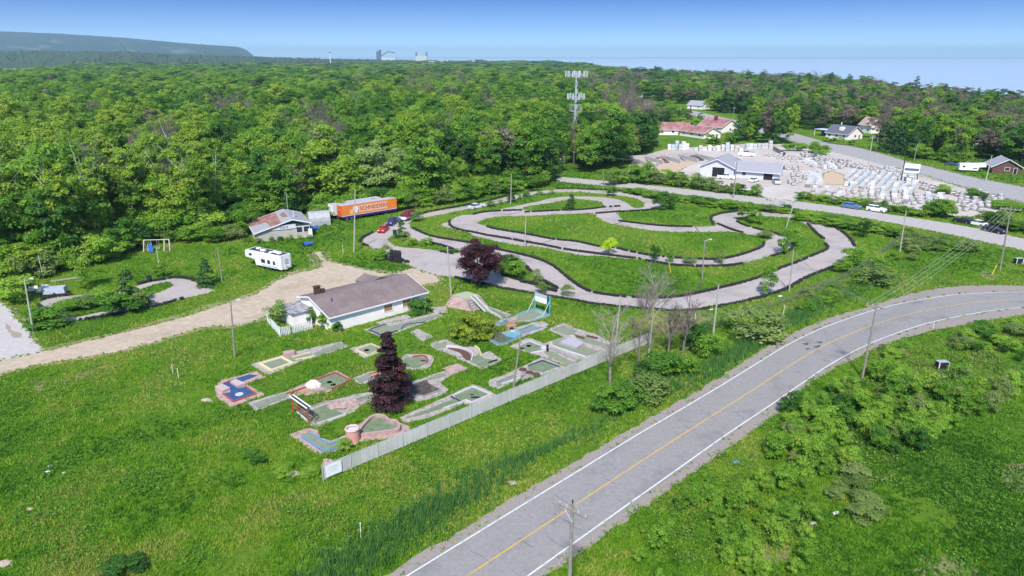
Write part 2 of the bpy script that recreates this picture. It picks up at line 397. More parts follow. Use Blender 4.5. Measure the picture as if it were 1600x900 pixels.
def ribbon_sheet(name, line, d0, d1, z, m, amp=0.0, mask=True):
    a = offset_line(line, d0); b = offset_line(line, d1)
    if amp:
        a = [(x + rag.uniform(-amp, amp), y + rag.uniform(-amp, amp)) for x, y in a]; b = [(x + rag.uniform(-amp, amp), y + rag.uniform(-amp, amp)) for x, y in b]
    n = len(a); mb = MB(); mb.add([(x, y, z) for x, y in a + b], [(i, i + 1, n + i + 1, n + i) if d0 > d1 else (i + 1, i, n + i, n + i + 1) for i in range(n - 1)])
    # make all faces look up
    me = mb.mesh(name); o = bpy.data.objects.new(name, me); C.objects.link(o); me.materials.append(m)
    if me.polygons[0].normal.z < 0: me.flip_normals()
    o['kind'] = 'structure'
    if mask: PAVED.append(([Wpx(*p) for p in a + b[::-1] if p[1] > 5], False))
    return o
hl = offset_line(rl, 0); hw = W_EDGE / 2
shl = catmull(resample(extend_back(wp('p', '480,970 600,900 1000,661 1100,605 1225,525 1300,495 1381,472 1428,456 1490,447 1600,446 1760,450')), 9), False, 4)
shr = catmull(resample(extend_back(wp('p', '780,955 862,894 1000,797 1210,650 1275,591 1381,537 1459,516 1600,491 1760,487')), 9), False, 4)
shl = by_len(shl, 200); shr = by_len(shr, 200)
rg = lambda pts: [(x + rag.uniform(-.22, .22), y + rag.uniform(-.22, .22)) for x, y in pts]
mbq = MB(); a_, b_ = rg(by_len(shl, 260)), rg(by_len(shr, 260)); n_ = 260
def strip_obj(name, A_, B_, z, m, mask=True):
    n = len(A_); mb = MB(); mb.add([(x, y, z) for x, y in A_ + B_], [(i, n + i, n + i + 1, i + 1) for i in range(n - 1)])
    me = mb.mesh(name); me.materials.append(m); o = bpy.data.objects.new(name, me); C.objects.link(o)
    if sum(p.normal.z for p in me.polygons) < 0: me.flip_normals()
    o['kind'] = 'structure'
    if mask: PAVED.append(([Wpx(*p) for p in A_ + B_[::-1] if p[1] > 5], False))
    return o
strip_obj('road_shoulder', a_, b_, .015, M_should)
oa = offset_line(rl, 0.28); ob = offset_line(rr, -0.28)
strip_obj('road', oa, ob, .030, M_asph)
for nm, ln in (('left', rl), ('right', rr)):
    strip_obj('road_edge_line', offset_line(ln, .075), offset_line(ln, -.075), .036, M_white, False)
strip_obj('road_centre_line', offset_line(cl, .085), offset_line(cl, -.085), .036, M_yellow, False)
for s_ in ('1254,537 1262,535 1265,538 1258,540', '1271,542 1280,539 1284,541 1274,544', '1276,534.5 1283,533 1286,536 1279,537', '1258,545 1265,543.5 1267,545.5 1260,547'):
    sheet('tar_patch', ragged(wp('p', s_), .5, .12), [], .037, M_patch, mask=False)
crk = catmull(wp('p', '1283,562 1290,564 1296,566'), False, 4); strip_obj('tar_patch', offset_line(crk, .06), offset_line(crk, -.06), .037, M_patch, False)
# ------------------------------------------------------------------ highway and side road
hu = by_len(catmull(wp('p', '940,150 1005,159 1060,168.5 1130,184 1215,202 1285,221 1341,231.5 1384,243 1420,254 1465,264 1510,275 1600,293 1700,315'), False, 6), 160)
hd = by_len(catmull(wp('p', '938,153 1003,163 1056,173.5 1124,191 1207,211 1278,231 1335,246 1397,262 1442,275 1487,287 1530,298 1620,321 1730,348'), False, 6), 160)
strip_obj('highway_shoulder', offset_line(hu, 1.2), offset_line(hd, -1.6), .012, M_should)
M_hwy = mat('highway_asphalt', (.28, .27, .275), (.34, .325, .33), .6, .85)
strip_obj('highway', hu, hd, .032, M_hwy)
hc = [((a[0] + b[0]) / 2, (a[1] + b[1]) / 2) for a, b in zip(hu, hd)]
strip_obj('highway_centre_line', offset_line(hc, .12), offset_line(hc, -.12), .040, M_yellow, False)
su_ = by_len(catmull(wp('p', '870,276 905,279 970,285 1030,291 1086,297 1150,304 1190,309 1240,314 1307,322.6 1397,336 1465,346 1499,352 1540,360 1600,373 1700,396'), False, 6), 160)
sd_ = by_len(catmull(wp('p', '868,284 905,287 970,293 1028,300 1084,306.5 1148,314 1188,319 1240,326 1307,334 1384,347 1465,362.5 1497,369 1532,377 1600,392 1700,419'), False, 6), 160)
M_side = mat('side_road_asphalt', (.35, .32, .31), (.40, .37, .36), .7, .9, .1)
strip_obj('side_road', rg(su_), rg(sd_), .022, M_side)
# stone yard ground, driveway and pale lot
yard = ragged(catmull(wp('p', '982,268 985,256 1005,243 1040,234 1100,229 1200,224 1262,230 1310,238 1362,252 1440,272 1500,292 1570,312 1560,332 1500,338 1440,329 1380,320 1310,312 1260,306 1246,312 1238,318 1205,314 1190,306 1170,298 1120,292 1060,284 1010,282')), 2.0, .5, 3)
sheet('yard_gravel', yard, [], .018, M_yard)
sheet('yard_sand', ragged(wp('p', '1285,272 1300,267 1322,276 1320,289 1283,288'), 1, .3, 4), [], .034, mat('yard_sand', (.50, .38, .27), (.44, .33, .24), 1.5, .95))
sheet('yard_sand', ragged(wp('p', '1016,263 1088,246 1094,252 1050,272 1010,279'), 1, .3, 5), [], .034, MATS['yard_sand'])
drive = ragged(catmull(wp('p', '-260,650 -120,605 0,562 70,549 175,524 275,499 350,475 400,459 445,433 478,424 501,416 500,405 494,395 502,394 507,404 514,409 530,412 575,422 610,428 640,421 652,421 690,437 640,450 600,470 520,500 480,512 462,505 430,494 400,500 375,508 312,513 250,532 175,551 75,567 0,586 -150,640 -250,690'), True, 4), .8, .28, 6)
sheet('dirt_driveway', drive, [], .014, M_dirt)
lot = ragged(wp('p', '-300,455 -40,462 2,472 12,480 46,520 71,548 40,556 0,563 -120,605 -300,660'), 1, .25, 7)
sheet('pale_lot', lot, [], .022, M_lot)
sheet('lot_debris', ragged(wp('p', '8,506 14,507 20,517 34,521 32,529 20,528 12,516'), .5, .15, 8), [], .028, mat('old_rubble', (.25, .20, .16), (.35, .30, .26), 3, .95), mask=False)
M_verge = mat('worn_verge', (.30, .24, .15), (.16, .20, .06), .5, .95, .4)
def grow(poly, d, seed):
    r = random.Random(seed); q = resample(poly, 1.4, True); n = len(q); out = []; ar = sum(q[i - 1][0] * q[i][1] - q[i][0] * q[i - 1][1] for i in range(n)); sg_ = 1 if ar > 0 else -1; w_ = 0
    for i in range(n):
        a, b = q[i - 1], q[(i + 1) % n]; L = math.dist(a, b) or 1; w_ = .8 * w_ + r.uniform(-.35, .45); k_ = d * max(.1, .6 + w_)
        out.append((q[i][0] + (b[1] - a[1]) / L * k_ * sg_, q[i][1] - (b[0] - a[0]) / L * k_ * sg_))
    return out
sheet('worn_verge', grow(drive, 1.3, 3), [], .007, M_verge, mask=False); sheet('worn_verge', grow(lot, .7, 4), [], .009, M_verge, mask=False)
for i in range(26):
    t_ = rag.randint(20, 200); a = offset_line(rl, 0)[t_]; b = rr[t_]; f0 = rag.uniform(0, .7); f1 = min(1, f0 + rag.uniform(.12, .5)); n_ = 6
    ln = [(a[0] + (b[0] - a[0]) * (f0 + (f1 - f0) * k / n_) + rag.uniform(-.12, .12), a[1] + (b[1] - a[1]) * (f0 + (f1 - f0) * k / n_) + rag.uniform(-.12, .12)) for k in range(n_ + 1)]
    strip_obj('road_crack', offset_line(ln, .022), offset_line(ln, -.022), .0345, M_patch, False)
# ------------------------------------------------------------------ kart track: asphalt outline with grass islands
OUT = '567,376 571,371 576,367.5 587,362 604,347 622,340 640,338 652,337 677,331 705,326 731,322 759,316 787.5,309 810,304 827,300.5 859,297 890,296 940,298 950,298.7 969,300.6 997,304 1019,310 1034,316 1035,321 1025,325.6 1006,328 970,330 966,335 977,345 1007,348 1037.5,352.5 1080,354 1110,353.5 1119,350 1112.5,342.5 1114,339 1130,334.4 1150,332 1167,331 1197.5,332 1230,334 1255,339 1277,344 1299,354 1317,365 1330,377.5 1336,386 1332,396 1318,409 1292,420 1258,434 1229,451 1194,462.5 1171,468 1113,479 1070,484 1018,482 940,475 896,467.5 846,459 790,450 740,441 710,434 685,430.6 672,427.5 654,422 634,412.5 622,408 606,403 590,394 577,386'
I1 = '607.5,374 615,369 633,371 648,376 669,380 690,384 707,389 722,392 714,396 700,395.5 688,393 672,390 641,387.5 620,385 610,379.5'
I2 = '771,402 790,405 804,409 820,416 832,427 842,437 858,446 870,452 865,454.5 853,450 842,445 815,440 787,431 779,421 770,411'
I3 = '641,347 652.5,342.5 685,336 731,327 756,323 796,314 827,306 859,302 902,300 912,300.6 950,304 987.5,309 1004,316 1005,323.5 993,325 984,320 977.5,316 962,311 937,308 900,307 865,309 840,315 815,320 777,328 740,335 722,336 708,341 702,347 690,349 688,352 695,355 712,358 729,362 741,369 762,374 784,379 815,384 849,387 884,395 909,399 940,400.5 975,404 1010,407 1061,414 1126,415 1160,411.5 1185,406 1206,399 1222,395 1237.5,387.5 1239,380 1232,374 1220,367.5 1190,359 1170,353.5 1153,347 1153,341 1165,338 1185,337.5 1205,338.5 1234,341 1255,349 1272,362.5 1286,372.5 1290,380 1292,389 1267,400 1240,411 1220,418 1182,434 1126,449 1070,461 1032,465 995,464 957,461 920,454 896,440 877,425 862,414 842,405 815,397.5 769,387.5 739,380 685,371 666,366 647.5,360 641,354'
I4 = '817,327 826,322 838,321 859,317.5 887,312.5 902,311 935,315 941,317.5 942,323 925,325.6 900,327.5 877,328 840,330'
I5 = '747.5,349 756,343 777,339 817,338 865,335.6 900,334 926,333.5 933,340 950,349 962,350.5 990,356 1037,362 1100,362.5 1145,362.5 1177.5,368 1195,366 1202.5,374 1193,379 1190,385 1172,392.5 1145,400 1116,404 1060,402 1020,398 995,394 961,386.5 937,384 900,376 865,372.5 820,364 777,357.5 759,353'
def tw(s): return catmull(wp('p', s), True, 5)
trk = [tw(s) for s in (OUT, I1, I2, I3, I4, I5)]
sheet('kart_track', ragged(trk[0], 1.0, .12, 20), [ragged(t, 1.0, .12, 21 + i) for i, t in enumerate(trk[1:])], .024, M_track)
# faint seams across the track
for s_ in ('962,350 974,346', '1086,354 1092,362', '744,349 750,348.6', '849,379 871,373', '770,334 800,336', '792,336 815,331'):
    c_ = catmull(wp('p', s_), False, 3); strip_obj('track_seam', offset_line(c_, .14), offset_line(c_, -.14), .030, M_patch, False)
K_OUT = '60,477 68,470 82,466 115,462 162,457 195,454 217,446 240,440 275,435 300,439 317,447 335,455 312,461 250,476 205,485 162,494 125,500 95,502 75,492'
K_IN = '82,477 90,472 105,470 150,463 200,457 225,450 250,442.5 267,442 270,447 250,456 220,467 190,478 160,487 120,495 95,490'
sheet('small_kart_track', ragged(tw(K_OUT), .8, .12, 31), [ragged(tw(K_IN), .8, .15, 32)], .024, M_track)
# worn footpath patches in the meadow
M_straw = mat('straw_patch', (.22, .18, .10), (.12, .17, .04), .8, .95, .4)
for i, s_ in enumerate(('99,597 112,590 140,578 170,570 172,572 145,583 125,593 104,600', '985,505 1020,492 1060,484 1105,487 1112,498 1085,508 1060,522 1020,520', '930,492 960,500 990,508 988,511 955,504 928,495', '48,600 58,594 72,598 66,610 52,610',
                        '1155,868 1190,850 1230,848 1240,868 1200,885 1160,890', '1560,735 1600,722 1640,720 1640,760 1590,770', '1430,880 1480,866 1530,890 1500,925 1440,920', '1530,428 1545,424 1562,430 1550,438')):
    sheet('bare_soil', ragged(catmull(wp('p', s_)), .5, .35, 40 + i), [], .010, M_straw, mask=False)
# ================================================================== BUILDINGS
M_wallw = mat('white_siding', (.88, .81, .80), (.82, .75, .74), .7, .7, c3=(.72, .655, .63), s3=.5, t3=(.55, .8))
M_trim = mat('white_trim', (.80, .80, .82), (.72, .72, .74), 3, .6)
M_glass = mat('dark_glass', (.03, .035, .045), (.05, .055, .07), 2, .12)
M_ply = mat('plywood_board', (.42, .20, .09), (.32, .15, .07), 4, .8)
M_mauve = mat('mauve_shingles', (.200, .155, .150), (.150, .118, .118), 2.4, .9, .3, c3=(.225, .178, .170), s3=.25)
M_greyroof = mat('grey_shingles', (.33, .33, .37), (.26, .26, .30), 2, .9, .2)
M_darkroof = mat('slate_roof', (.09, .10, .14), (.13, .13, .17), 2, .9)
M_redroof = mat('red_shingles', (.29, .125, .125), (.22, .10, .10), 1.5, .9, c3=(.42, .22, .21), s3=.2)
M_tin = mat('tin_roof', (.42, .42, .44), (.33, .33, .36), 1.2, .55, .1, metal=.2)
M_rust = mat('rusty_roof', (.25, .15, .13), (.40, .38, .38), .45, .7, .2, c3=(.34, .33, .34), s3=.30, t3=(.42, .60))
M_cream = mat('weathered_cream_block', (.50, .46, .41), (.40, .37, .33), 1.2, .9, .2, c3=(.30, .30, .26), s3=.5, t3=(.5, .75))
M_brick = mat('dark_chimney_brick', (.07, .035, .03), (.10, .05, .04), 6, .9)
M_log = mat('dark_log_wall', (.10, .05, .04), (.15, .08, .06), 5, .85)
M_greyw = mat('grey_siding', (.60, .60, .66), (.53, .54, .60), .8, .7)
M_dark = mat('dark_opening', (.012, .012, .014), (.02, .02, .022), 2, .8)
M_black = mat('black_rubber', (.018, .018, .020), (.03, .03, .032), 6, .8)
M_blue = mat('blue_paint', (.03, .12, .42), (.03, .10, .34), 3, .4)
M_pale = mat('pale_metal', (.50, .51, .52), (.42, .43, .44), 3, .5)
def gable(parent, L, W, e, rz, ry=0.0, off=(0, 0, 0), wall=None, roof=None, over=.4, back_e=None, th=.16, wins=(), doors=(), trim=True, hollow_front=None):
    """walls and roof of a gabled block; local x runs along the ridge, front is -y; returns the pieces"""
    M4 = Matrix.Translation((off[0], off[1], 0)) @ Matrix.Rotation(off[2], 4, 'Z')
    y0, y1 = -W / 2, W / 2; pitch = (rz - e) / (ry - y0); eb = rz - pitch * (y1 - ry) if back_e is None else back_e
    zr = rz - th
    mb = MB(); v = []
    for x in (-L / 2, L / 2): v += [(x, y0, -.2), (x, y1, -.2), (x, y1, eb - th), (x, ry, zr - .01), (x, y0, e - th)]
    mb.add(v, [(0, 4, 3, 2, 1), (5, 6, 7, 8, 9), (0, 5, 9, 4), (1, 2, 7, 6), (0, 1, 6, 5), (4, 9, 8, 3), (3, 8, 7, 2)])
    W_ = mb.xform(M4).build('wall', wall or M_wallw, parent)
    mb = MB(); a = L / 2 + over; of, ob_ = over * pitch, over * (rz - eb) / (y1 - ry)
    prof = [(y0 - over, e - of), (ry, rz), (y1 + over, eb - ob_), (y1 + over, eb - ob_ - th), (ry, rz - th), (y0 - over, e - of - th)]
    mb.add([(x, y, z) for x in (-a, a) for y, z in prof], [(0, 1, 7, 6), (1, 2, 8, 7), (2, 3, 9, 8), (3, 4, 10, 9), (4, 5, 11, 10), (5, 0, 6, 11), (0, 5, 4, 1), (1, 4, 3, 2), (6, 7, 10, 11), (7, 8, 9, 10)])
    R_ = mb.xform(M4).build('roof', roof or M_greyroof, parent)
    if trim:
        t = MB(); t.box(0, y0 - over - .035, e - of - th - .06, 2 * a, .07, th + .05)
        for x in (-a - .03, a + .03):
            for (ya, za, yb, zb) in ((y0 - over, e - of, ry, rz), (ry, rz, y1 + over, eb - ob_)):
                t.add([(x - .03, ya, za - th - .05), (x + .03, ya, za - th - .05), (x + .03, yb, zb - th - .05), (x - .03, yb, zb - th - .05), (x - .03, ya, za + .02), (x + .03, ya, za + .02), (x + .03, yb, zb + .02), (x - .03, yb, zb + .02)],
                      [(0, 3, 2, 1), (4, 5, 6, 7), (0, 1, 5, 4), (1, 2, 6, 5), (2, 3, 7, 6), (3, 0, 4, 7)])
        t.xform(M4).build('roof_trim', M_trim, R_)
    def opening(side, s, z, w_, h, name, fm, pm):
        q = MB(); g = MB()
        if side in 'FB':
            y = y0 if side == 'F' else y1; sg = -1 if side == 'F' else 1
            for (cx, cz, lx, lz) in ((s, z + h, w_ + .2, .1), (s, z - .1, w_ + .2, .1), (s - w_ / 2 - .05, z, .1, h), (s + w_ / 2 + .05, z, .1, h)): q.box(cx, y + sg * .03, cz, lx, .08, lz)
            g.box(s, y + sg * .012, z, w_, .03, h)
        else:
            x = -L / 2 if side == 'L' else L / 2; sg = -1 if side == 'L' else 1
            for (cy, cz, ly, lz) in ((s, z + h, w_ + .2, .1), (s, z - .1, w_ + .2, .1), (s - w_ / 2 - .05, z, .1, h), (s + w_ / 2 + .05, z, .1, h)): q.box(x + sg * .03, cy, cz, .08, ly, lz)
            g.box(x + sg * .012, s, z, .03, w_, h)
        f_ = q.xform(M4).build(name, fm, parent); g.xform(M4).build('pane' if name == 'window' else 'panel', pm, f_); return f_
    for (side, s, z, w_, h, pm) in wins: opening(side, s, z, w_, h, 'window', M_trim, pm)
    for (side, s, z, w_, h, pm) in doors: opening(side, s, z, w_, h, 'door', M_trim, pm)
    return W_, R_
def frame_of(pa, pb): return math.atan2(pb[1] - pa[1], pb[0] - pa[0])
# ---- the long white clubhouse
A0, A1 = P(514, 497, 2.6), P(670, 456, 2.6); ang = frame_of(A0, A1); ux, uy = math.cos(ang), math.sin(ang); nx, ny = -uy, ux
Lh = math.dist(A0, A1) - .8; Wf, Wb = 6.2, 4.0; Wt = Wf + Wb
cx, cy = (A0[0] + A1[0]) / 2 + nx * (.4 + Wt / 2), (A0[1] + A1[1]) / 2 + ny * (.4 + Wt / 2)
t = thing('clubhouse', 'long white clubhouse with a mauve shingle roof and two boarded windows', 'building', (cx, cy, 0), ang)
gable(t, Lh, Wt, 2.72, 4.3, ry=Wf - Wt / 2, wall=M_wallw, roof=M_mauve, wins=[('F', 4.9, 1.0, 1.5, 1.1, M_ply), ('F', 1.4, 1.0, 1.5, 1.1, M_ply)], doors=[('B', 1, 0, 1.0, 2.1, M_greyw)])
mb = MB(); mb.box(-Lh / 2 + 1.4, Wf - Wt / 2 + .5, 3.6, .9, .7, 1.8); mb.box(-Lh / 2 + 1.4, Wf - Wt / 2 + .5, 5.4, 1.05, .85, .12); mb.build('chimney', M_brick, t)
mb = MB(); mb.box(-Lh / 2 + 2.3, Wf - Wt / 2 + .4, 3.7, .6, .6, 1.2); mb.build('chimney', M_brick, t)
mb = MB(); mb.tube([(-Lh / 2 + 2.2, -1.6, 3.2), (-Lh / 2 + 2.2, -1.6, 4.15)], .08, 8); mb.build('vent_pipe', M_black, t)
mb = MB(); mb.add([(2.2, Wf - Wt / 2 + .6, 4.0), (6.4, Wf - Wt / 2 + .6, 4.0), (6.4, 7.2, 2.9), (2.2, 7.2, 2.9), (4.3, Wf - Wt / 2 + .4, 4.55), (4.3, 7.2, 3.9)], [(0, 4, 5, 3), (4, 1, 2, 5), (3, 5, 2), (0, 3, 2, 1), (0, 1, 4)]); mb.build('porch_roof', M_mauve, t)
mb = MB(); mb.box(4.3, 6.1, 0, 3.6, 2.0, 2.85); mb.build('porch', M_wallw, t)
# shed wing on the left of the clubhouse
sx0, sy0 = P(468, 505); t2 = thing('lean_to_shed', 'low white lean-to shed with a patched grey flat roof beside the clubhouse', 'shed', (sx0 - .3, sy0 + 1.3, 0), ang)
mb = MB(); mb.box(0, 0, 0, 4.2, 4.6, 2.2); mb.build('wall', M_wallw, t2)
mb = MB(); mb.box(0, 0, 2.22, 4.8, 5.2, .14); mb.build('roof', mat('patched_flat_roof', (.20, .20, .22), (.45, .45, .47), 1.6, .8, c3=(.12, .12, .13), s3=1.2), t2)
mb = MB(); mb.box(.4, -2.33, 0, .9, .06, 1.95); mb.build('door', M_trim, t2)
# picket enclosure
PK = [P(419, 505), P(438, 526), P(488, 514), P(487, 503)]
t = thing('picket_fence', 'weathered white picket fence round the corner yard by the clubhouse', 'fence', (*P(450, 517), 0))
ox, oy = P(450, 517); mbp = MB(); mbr = MB(); rr_ = random.Random(2)
for a, b in zip(PK, PK[1:]):
    L = math.dist(a, b); n = int(L / .24); an = frame_of(a, b)
    for i in range(n):
        q = i / n; X, Y = a[0] + (b[0] - a[0]) * q, a[1] + (b[1] - a[1]) * q
        if rr_.random() < .08: continue
        mbp.box(X - ox, Y - oy, .05, .13, .03, 1.45 + rr_.uniform(-.12, .05), an + rr_.uniform(-.05, .05))
    for z in (.4, 1.15): mbr.box((a[0] + b[0]) / 2 - ox, (a[1] + b[1]) / 2 - oy, z, L, .05, .08, an)
mbp.build('pickets', M_trim, t); mbr.build('rail', M_pale, t)
for a in PK:
    q = MB(); q.box(a[0] - ox, a[1] - oy, 0, .12, .12, 1.6); q.build('post', M_trim, t)
# ---- derelict shop by the forest
G0, G1 = P(397, 364, 2.4), P(486, 348, 3.4)
gdir = frame_of(G0, G1); ax = gdir - math.pi / 2            # ridge axis points towards the camera side
Wg = math.dist(G0, G1) - .8; ux, uy = math.cos(ax), math.sin(ax); vx, vy = -uy, ux
mx_, my_ = (G0[0] + G1[0]) / 2, (G0[1] + G1[1]) / 2; Ls = 11.5
t = thing('derelict_shop', 'derelict cream block shop with a rusty tin gable roof at the forest edge', 'building', (mx_ - ux * (Ls / 2 + .3), my_ - uy * (Ls / 2 + .3), 0), ax)
W_, Rf = gable(t, Ls, Wg, 2.4, 4.7, ry=2.2, wall=M_cream, roof=M_tin, over=.5, wins=[('R', 3.6, 1.35, 1.3, 1.3, M_glass), ('R', 5.25, 1.35, 1.3, 1.3, M_glass), ('F', -3.5, .9, 1.0, 1.1, M_glass), ('F', -1.5, .9, 1.0, 1.1, M_glass)])
mb = MB(); zq = lambda y: 2.4 + (y + Wg / 2) * (4.7 - 2.4) / (2.2 + Wg / 2) + .015
mb.add([(-Ls / 2 - .4, -3.2, zq(-3.2)), (Ls / 2 + .4, -2.6, zq(-2.6)), (Ls / 2 + .4, -.2, zq(-.2)), (-Ls / 2 - .4, .2, zq(.2))], [(0, 1, 2, 3)]); mb.add([(-Ls / 2 - .4, -Wg / 2 - .4, zq(-Wg / 2 - .4)), (-1.2, -Wg / 2 - .4, zq(-Wg / 2 - .4)), (.4, -2.9, zq(-2.9)), (-Ls / 2 - .4, -3.2, zq(-3.2))], [(0, 1, 2, 3)])
mb.add([(-2, .6, zq(.6)), (1.5, .8, zq(.8)), (2.5, 1.9, zq(1.9)), (-3.5, 1.8, zq(1.8))], [(0, 1, 2, 3)]); mb.build('rusty_sheeting', mat('rust_red', (.27, .105, .085), (.20, .10, .09), .8, .8, .2, c3=(.36, .22, .20), s3=.6), Rf)
mb = MB(); X = Ls / 2 + .03; mb.add([(X, -2.6, 2.95), (X, 5.6, 2.95), (X, 2.2, 4.45)], [(0, 1, 2)]); mb.add([(X + .03, -2.6, 2.95), (X + .03, 5.6, 2.95), (X + .03, 2.2, 4.45)], [(0, 1, 2)]); mb.build('gable_panel', mat('navy_board', (.03, .035, .06), (.04, .045, .07), 3, .7), t)
mb = MB(); mb.box(X + .10, .25, 2.45, .06, 5.2, 1.0); sg = mb.build('sign_board', mat('pale_sign', (.68, .64, .70), (.58, .56, .62), 4, .7, c3=(.30, .25, .40), s3=1.4, t3=(.6, .7)), t)
def text_on(parent, txt, size, loc, rot, m, name='lettering', ext=.01, align='CENTER'):
    cu = bpy.data.curves.new(name, 'FONT'); cu.body = txt; cu.size = size; cu.extrude = ext; cu.align_x = align; cu.align_y = 'CENTER'
    tmp = bpy.data.objects.new(name, cu); C.objects.link(tmp)
    dg = bpy.context.evaluated_depsgraph_get(); me = bpy.data.meshes.new_from_object(tmp.evaluated_get(dg)); bpy.data.objects.remove(tmp)
    me.materials.clear(); me.materials.append(m); o = bpy.data.objects.new(name, me); C.objects.link(o)
    o.location = loc; o.rotation_euler = rot
    if parent: o.parent = parent
    return o
text_on(sg, 'Carts', .85, (X + .145, .25, 2.95), (rad(90), 0, rad(90)), M_black)
mb = MB(); mb.tube([(-1.5, 2.6, 4.4), (-1.5, 2.6, 9.5)], .05, 6); mb.build('antenna_mast', M_pale, t)
mb = MB(); mb.tube([(2.6, 3.2, 4.2), (2.6, 3.2, 5.8)], .22, 8); mb.build('stove_pipe', M_pale, t)
mb = MB(); mb.box(Ls / 2 + .05, 6.0, 0, .06, .9, 2.0); mb.build('door', M_trim, t)
# silver dome behind
X, Y = P(497, 351); t = thing('storage_dome', 'rounded grey metal storage dome behind the derelict shop', 'shed', (X, Y + 1, 0), .4)
mb = MB(); mb.tube([(0, -2.6, 0)] + [(0, -2.6 + .01, .01)], .01, 3); mb = MB()
N = 12; v = []; f = []
for i, x in enumerate((-2.6, 2.6)):
    for k in range(N + 1):
        a = math.pi * k / N; v.append((x, -2.1 * math.cos(a), 3.3 * math.sin(a) ** .8))
for k in range(N): f.append((k, k + 1, N + 2 + k, N + 1 + k))
f.append(tuple(range(N + 1))[::-1]); f.append(tuple(range(N + 1, 2 * N + 2))); mb.add(v, f); mb.build('shell', M_tin, t)
mb = MB(); mb.box(2.63, 0, 0, .05, 1.6, 2.2); mb.build('door', M_pale, t)
# ---- stone yard building
Pa, Pb = P(1093, 274), P(1141, 279); an = rad(-29); c_, s_ = math.cos(an), math.sin(an)
t = thing('stone_yard_office', 'pale grey stone yard building with an open garage bay and a long wing', 'building', (Pa[0], Pa[1], 0), an)
gable(t, 17, 11.6, 3.6, 6.2, off=(5.8, 8.5, rad(90)), wall=M_greyw, roof=M_greyroof, over=.7, doors=[('L', -.6, 0, 4.2, 3.3, M_dark)])
gable(t, 14.2, 10, 2.9, 5.2, off=(11.62 + 7.2, 6.6, 0), wall=M_greyw, roof=M_greyroof, over=.8, wins=[('F', -4, 1.0, 1.3, 1.1, M_glass), ('R', 1.5, .9, 1.6, 1.3, M_glass)], doors=[('F', 4.0, 0, 3.0, 2.3, M_dark), ('R', -2, 0, 1.1, 2.1, M_trim)])
# ---- motel with red roofs, houses along the highway
def simple_house(name, label, u, v, angd, L, W, e, rz, roof, wall=M_wallw, ry=0.0, wins=3, extra=None):
    X, Y = P(u, v); t = thing(name, label, 'house', (X, Y, 0), rad(angd))
    ws = [('F', (i - (wins - 1) / 2) * L / max(1, wins), 1.1, 1.2, 1.1, M_glass) for i in range(wins)] + [('R', 0, 1.1, 1.4, 1.1, M_glass), ('L', 0, 1.1, 1.4, 1.1, M_glass)]
    gable(t, L, W, e, rz, ry, wall=wall, roof=roof, over=.6, wins=ws, doors=[('R', W * .28, 0, 1.0, 2.1, M_dark)])
    return t
simple_house('motel_wing', 'red roofed white motel wing nearest the forest', 1050, 209, -8, 17, 12, 3.0, 6.2, M_redroof)
simple_house('motel_wing', 'red roofed white motel wing with its gable facing the stone yard', 1093, 213.5, -64, 19, 11, 3.0, 5.6, M_redroof)
t = simple_house('motel_lodge', 'red roofed lodge with a white gable and a dark red chimney beside the highway', 1122, 205, -58, 17, 14, 3.4, 7.0, M_redroof)
mb = MB(); mb.box(-1, -1.5, 5, 1.6, 1.2, 3.4); mb.build('chimney', mat('dark_red_brick', (.20, .03, .03), (.14, .03, .03), 3, .9), t)
t = simple_house('bungalow', 'white bungalow with a dark slate roof across the highway', 1318, 216, -60, 12.5, 12, 3.1, 6.6, M_darkroof)
mb = MB(); mb.box(1.0, -3.6, 4.2, 1.8, 2.2, 1.7); mb.build('dormer', M_wallw, t); mb = MB(); mb.tube([(-3, 1, 6), (-3, 1, 7.8)], .25, 6); mb.build('chimney', M_trim, t)
t = thing('carport', 'open pale blue roofed carport at the left end of the bungalow', 'shed', (*P(1287, 212), 0), rad(-60))
mb = MB(); mb.box(0, 0, 3.2, 8, 6.5, .2); mb.build('roof', mat('pale_blue_roof', (.50, .60, .72), (.45, .55, .68), 2, .6), t)
mb = MB(); mb.box(0, 2.9, 0, 7.6, .2, 3.18); mb.build('wall', mat('teal_wall', (.08, .16, .18), (.10, .18, .20), 2, .8), t)
for a in (-3.6, 3.6):
    q = MB(); q.box(a, -2.9, 0, .2, .2, 3.18); q.build('post', M_trim, t)
simple_house('farmhouse', 'white house with a faded pink roof half hidden in the trees', 1360, 207, -75, 9, 8, 4.6, 8.2, mat('faded_pink_roof', (.42, .30, .29), (.36, .26, .25), 1, .9), wins=2)
simple_house('log_cabin', 'dark log cabin with a grey roof at the right edge of the highway', 1566, 268, -112, 11, 9, 2.6, 5.2, M_tin, wall=M_log, wins=2)
simple_house('cottage', 'small white cottage on the far side of the highway bend', 1091, 170, -50, 14, 10, 3.4, 6.4, M_greyroof, wins=2)
simple_house('cottage', 'long low pale building at the far end of the highway', 981, 158, -10, 26, 10, 4.0, 6.0, M_pale, wins=3)
simple_house('cottage', 'white cottage beside the highway left of the bungalow', 1212, 196, -60, 9, 8, 3.2, 6.0, M_greyroof, wins=2)
simple_house('garden_shed', 'tiny white shed in the trees near the right edge', 1522, 226, -80, 6, 5, 2.6, 4.2, M_pale, wins=1)
simple_house('cottage', 'grey roofed cottage half hidden in the lakeside trees above the bungalow', 1228, 172, -40, 12, 9, 3.2, 6.4, M_darkroof, wins=2)
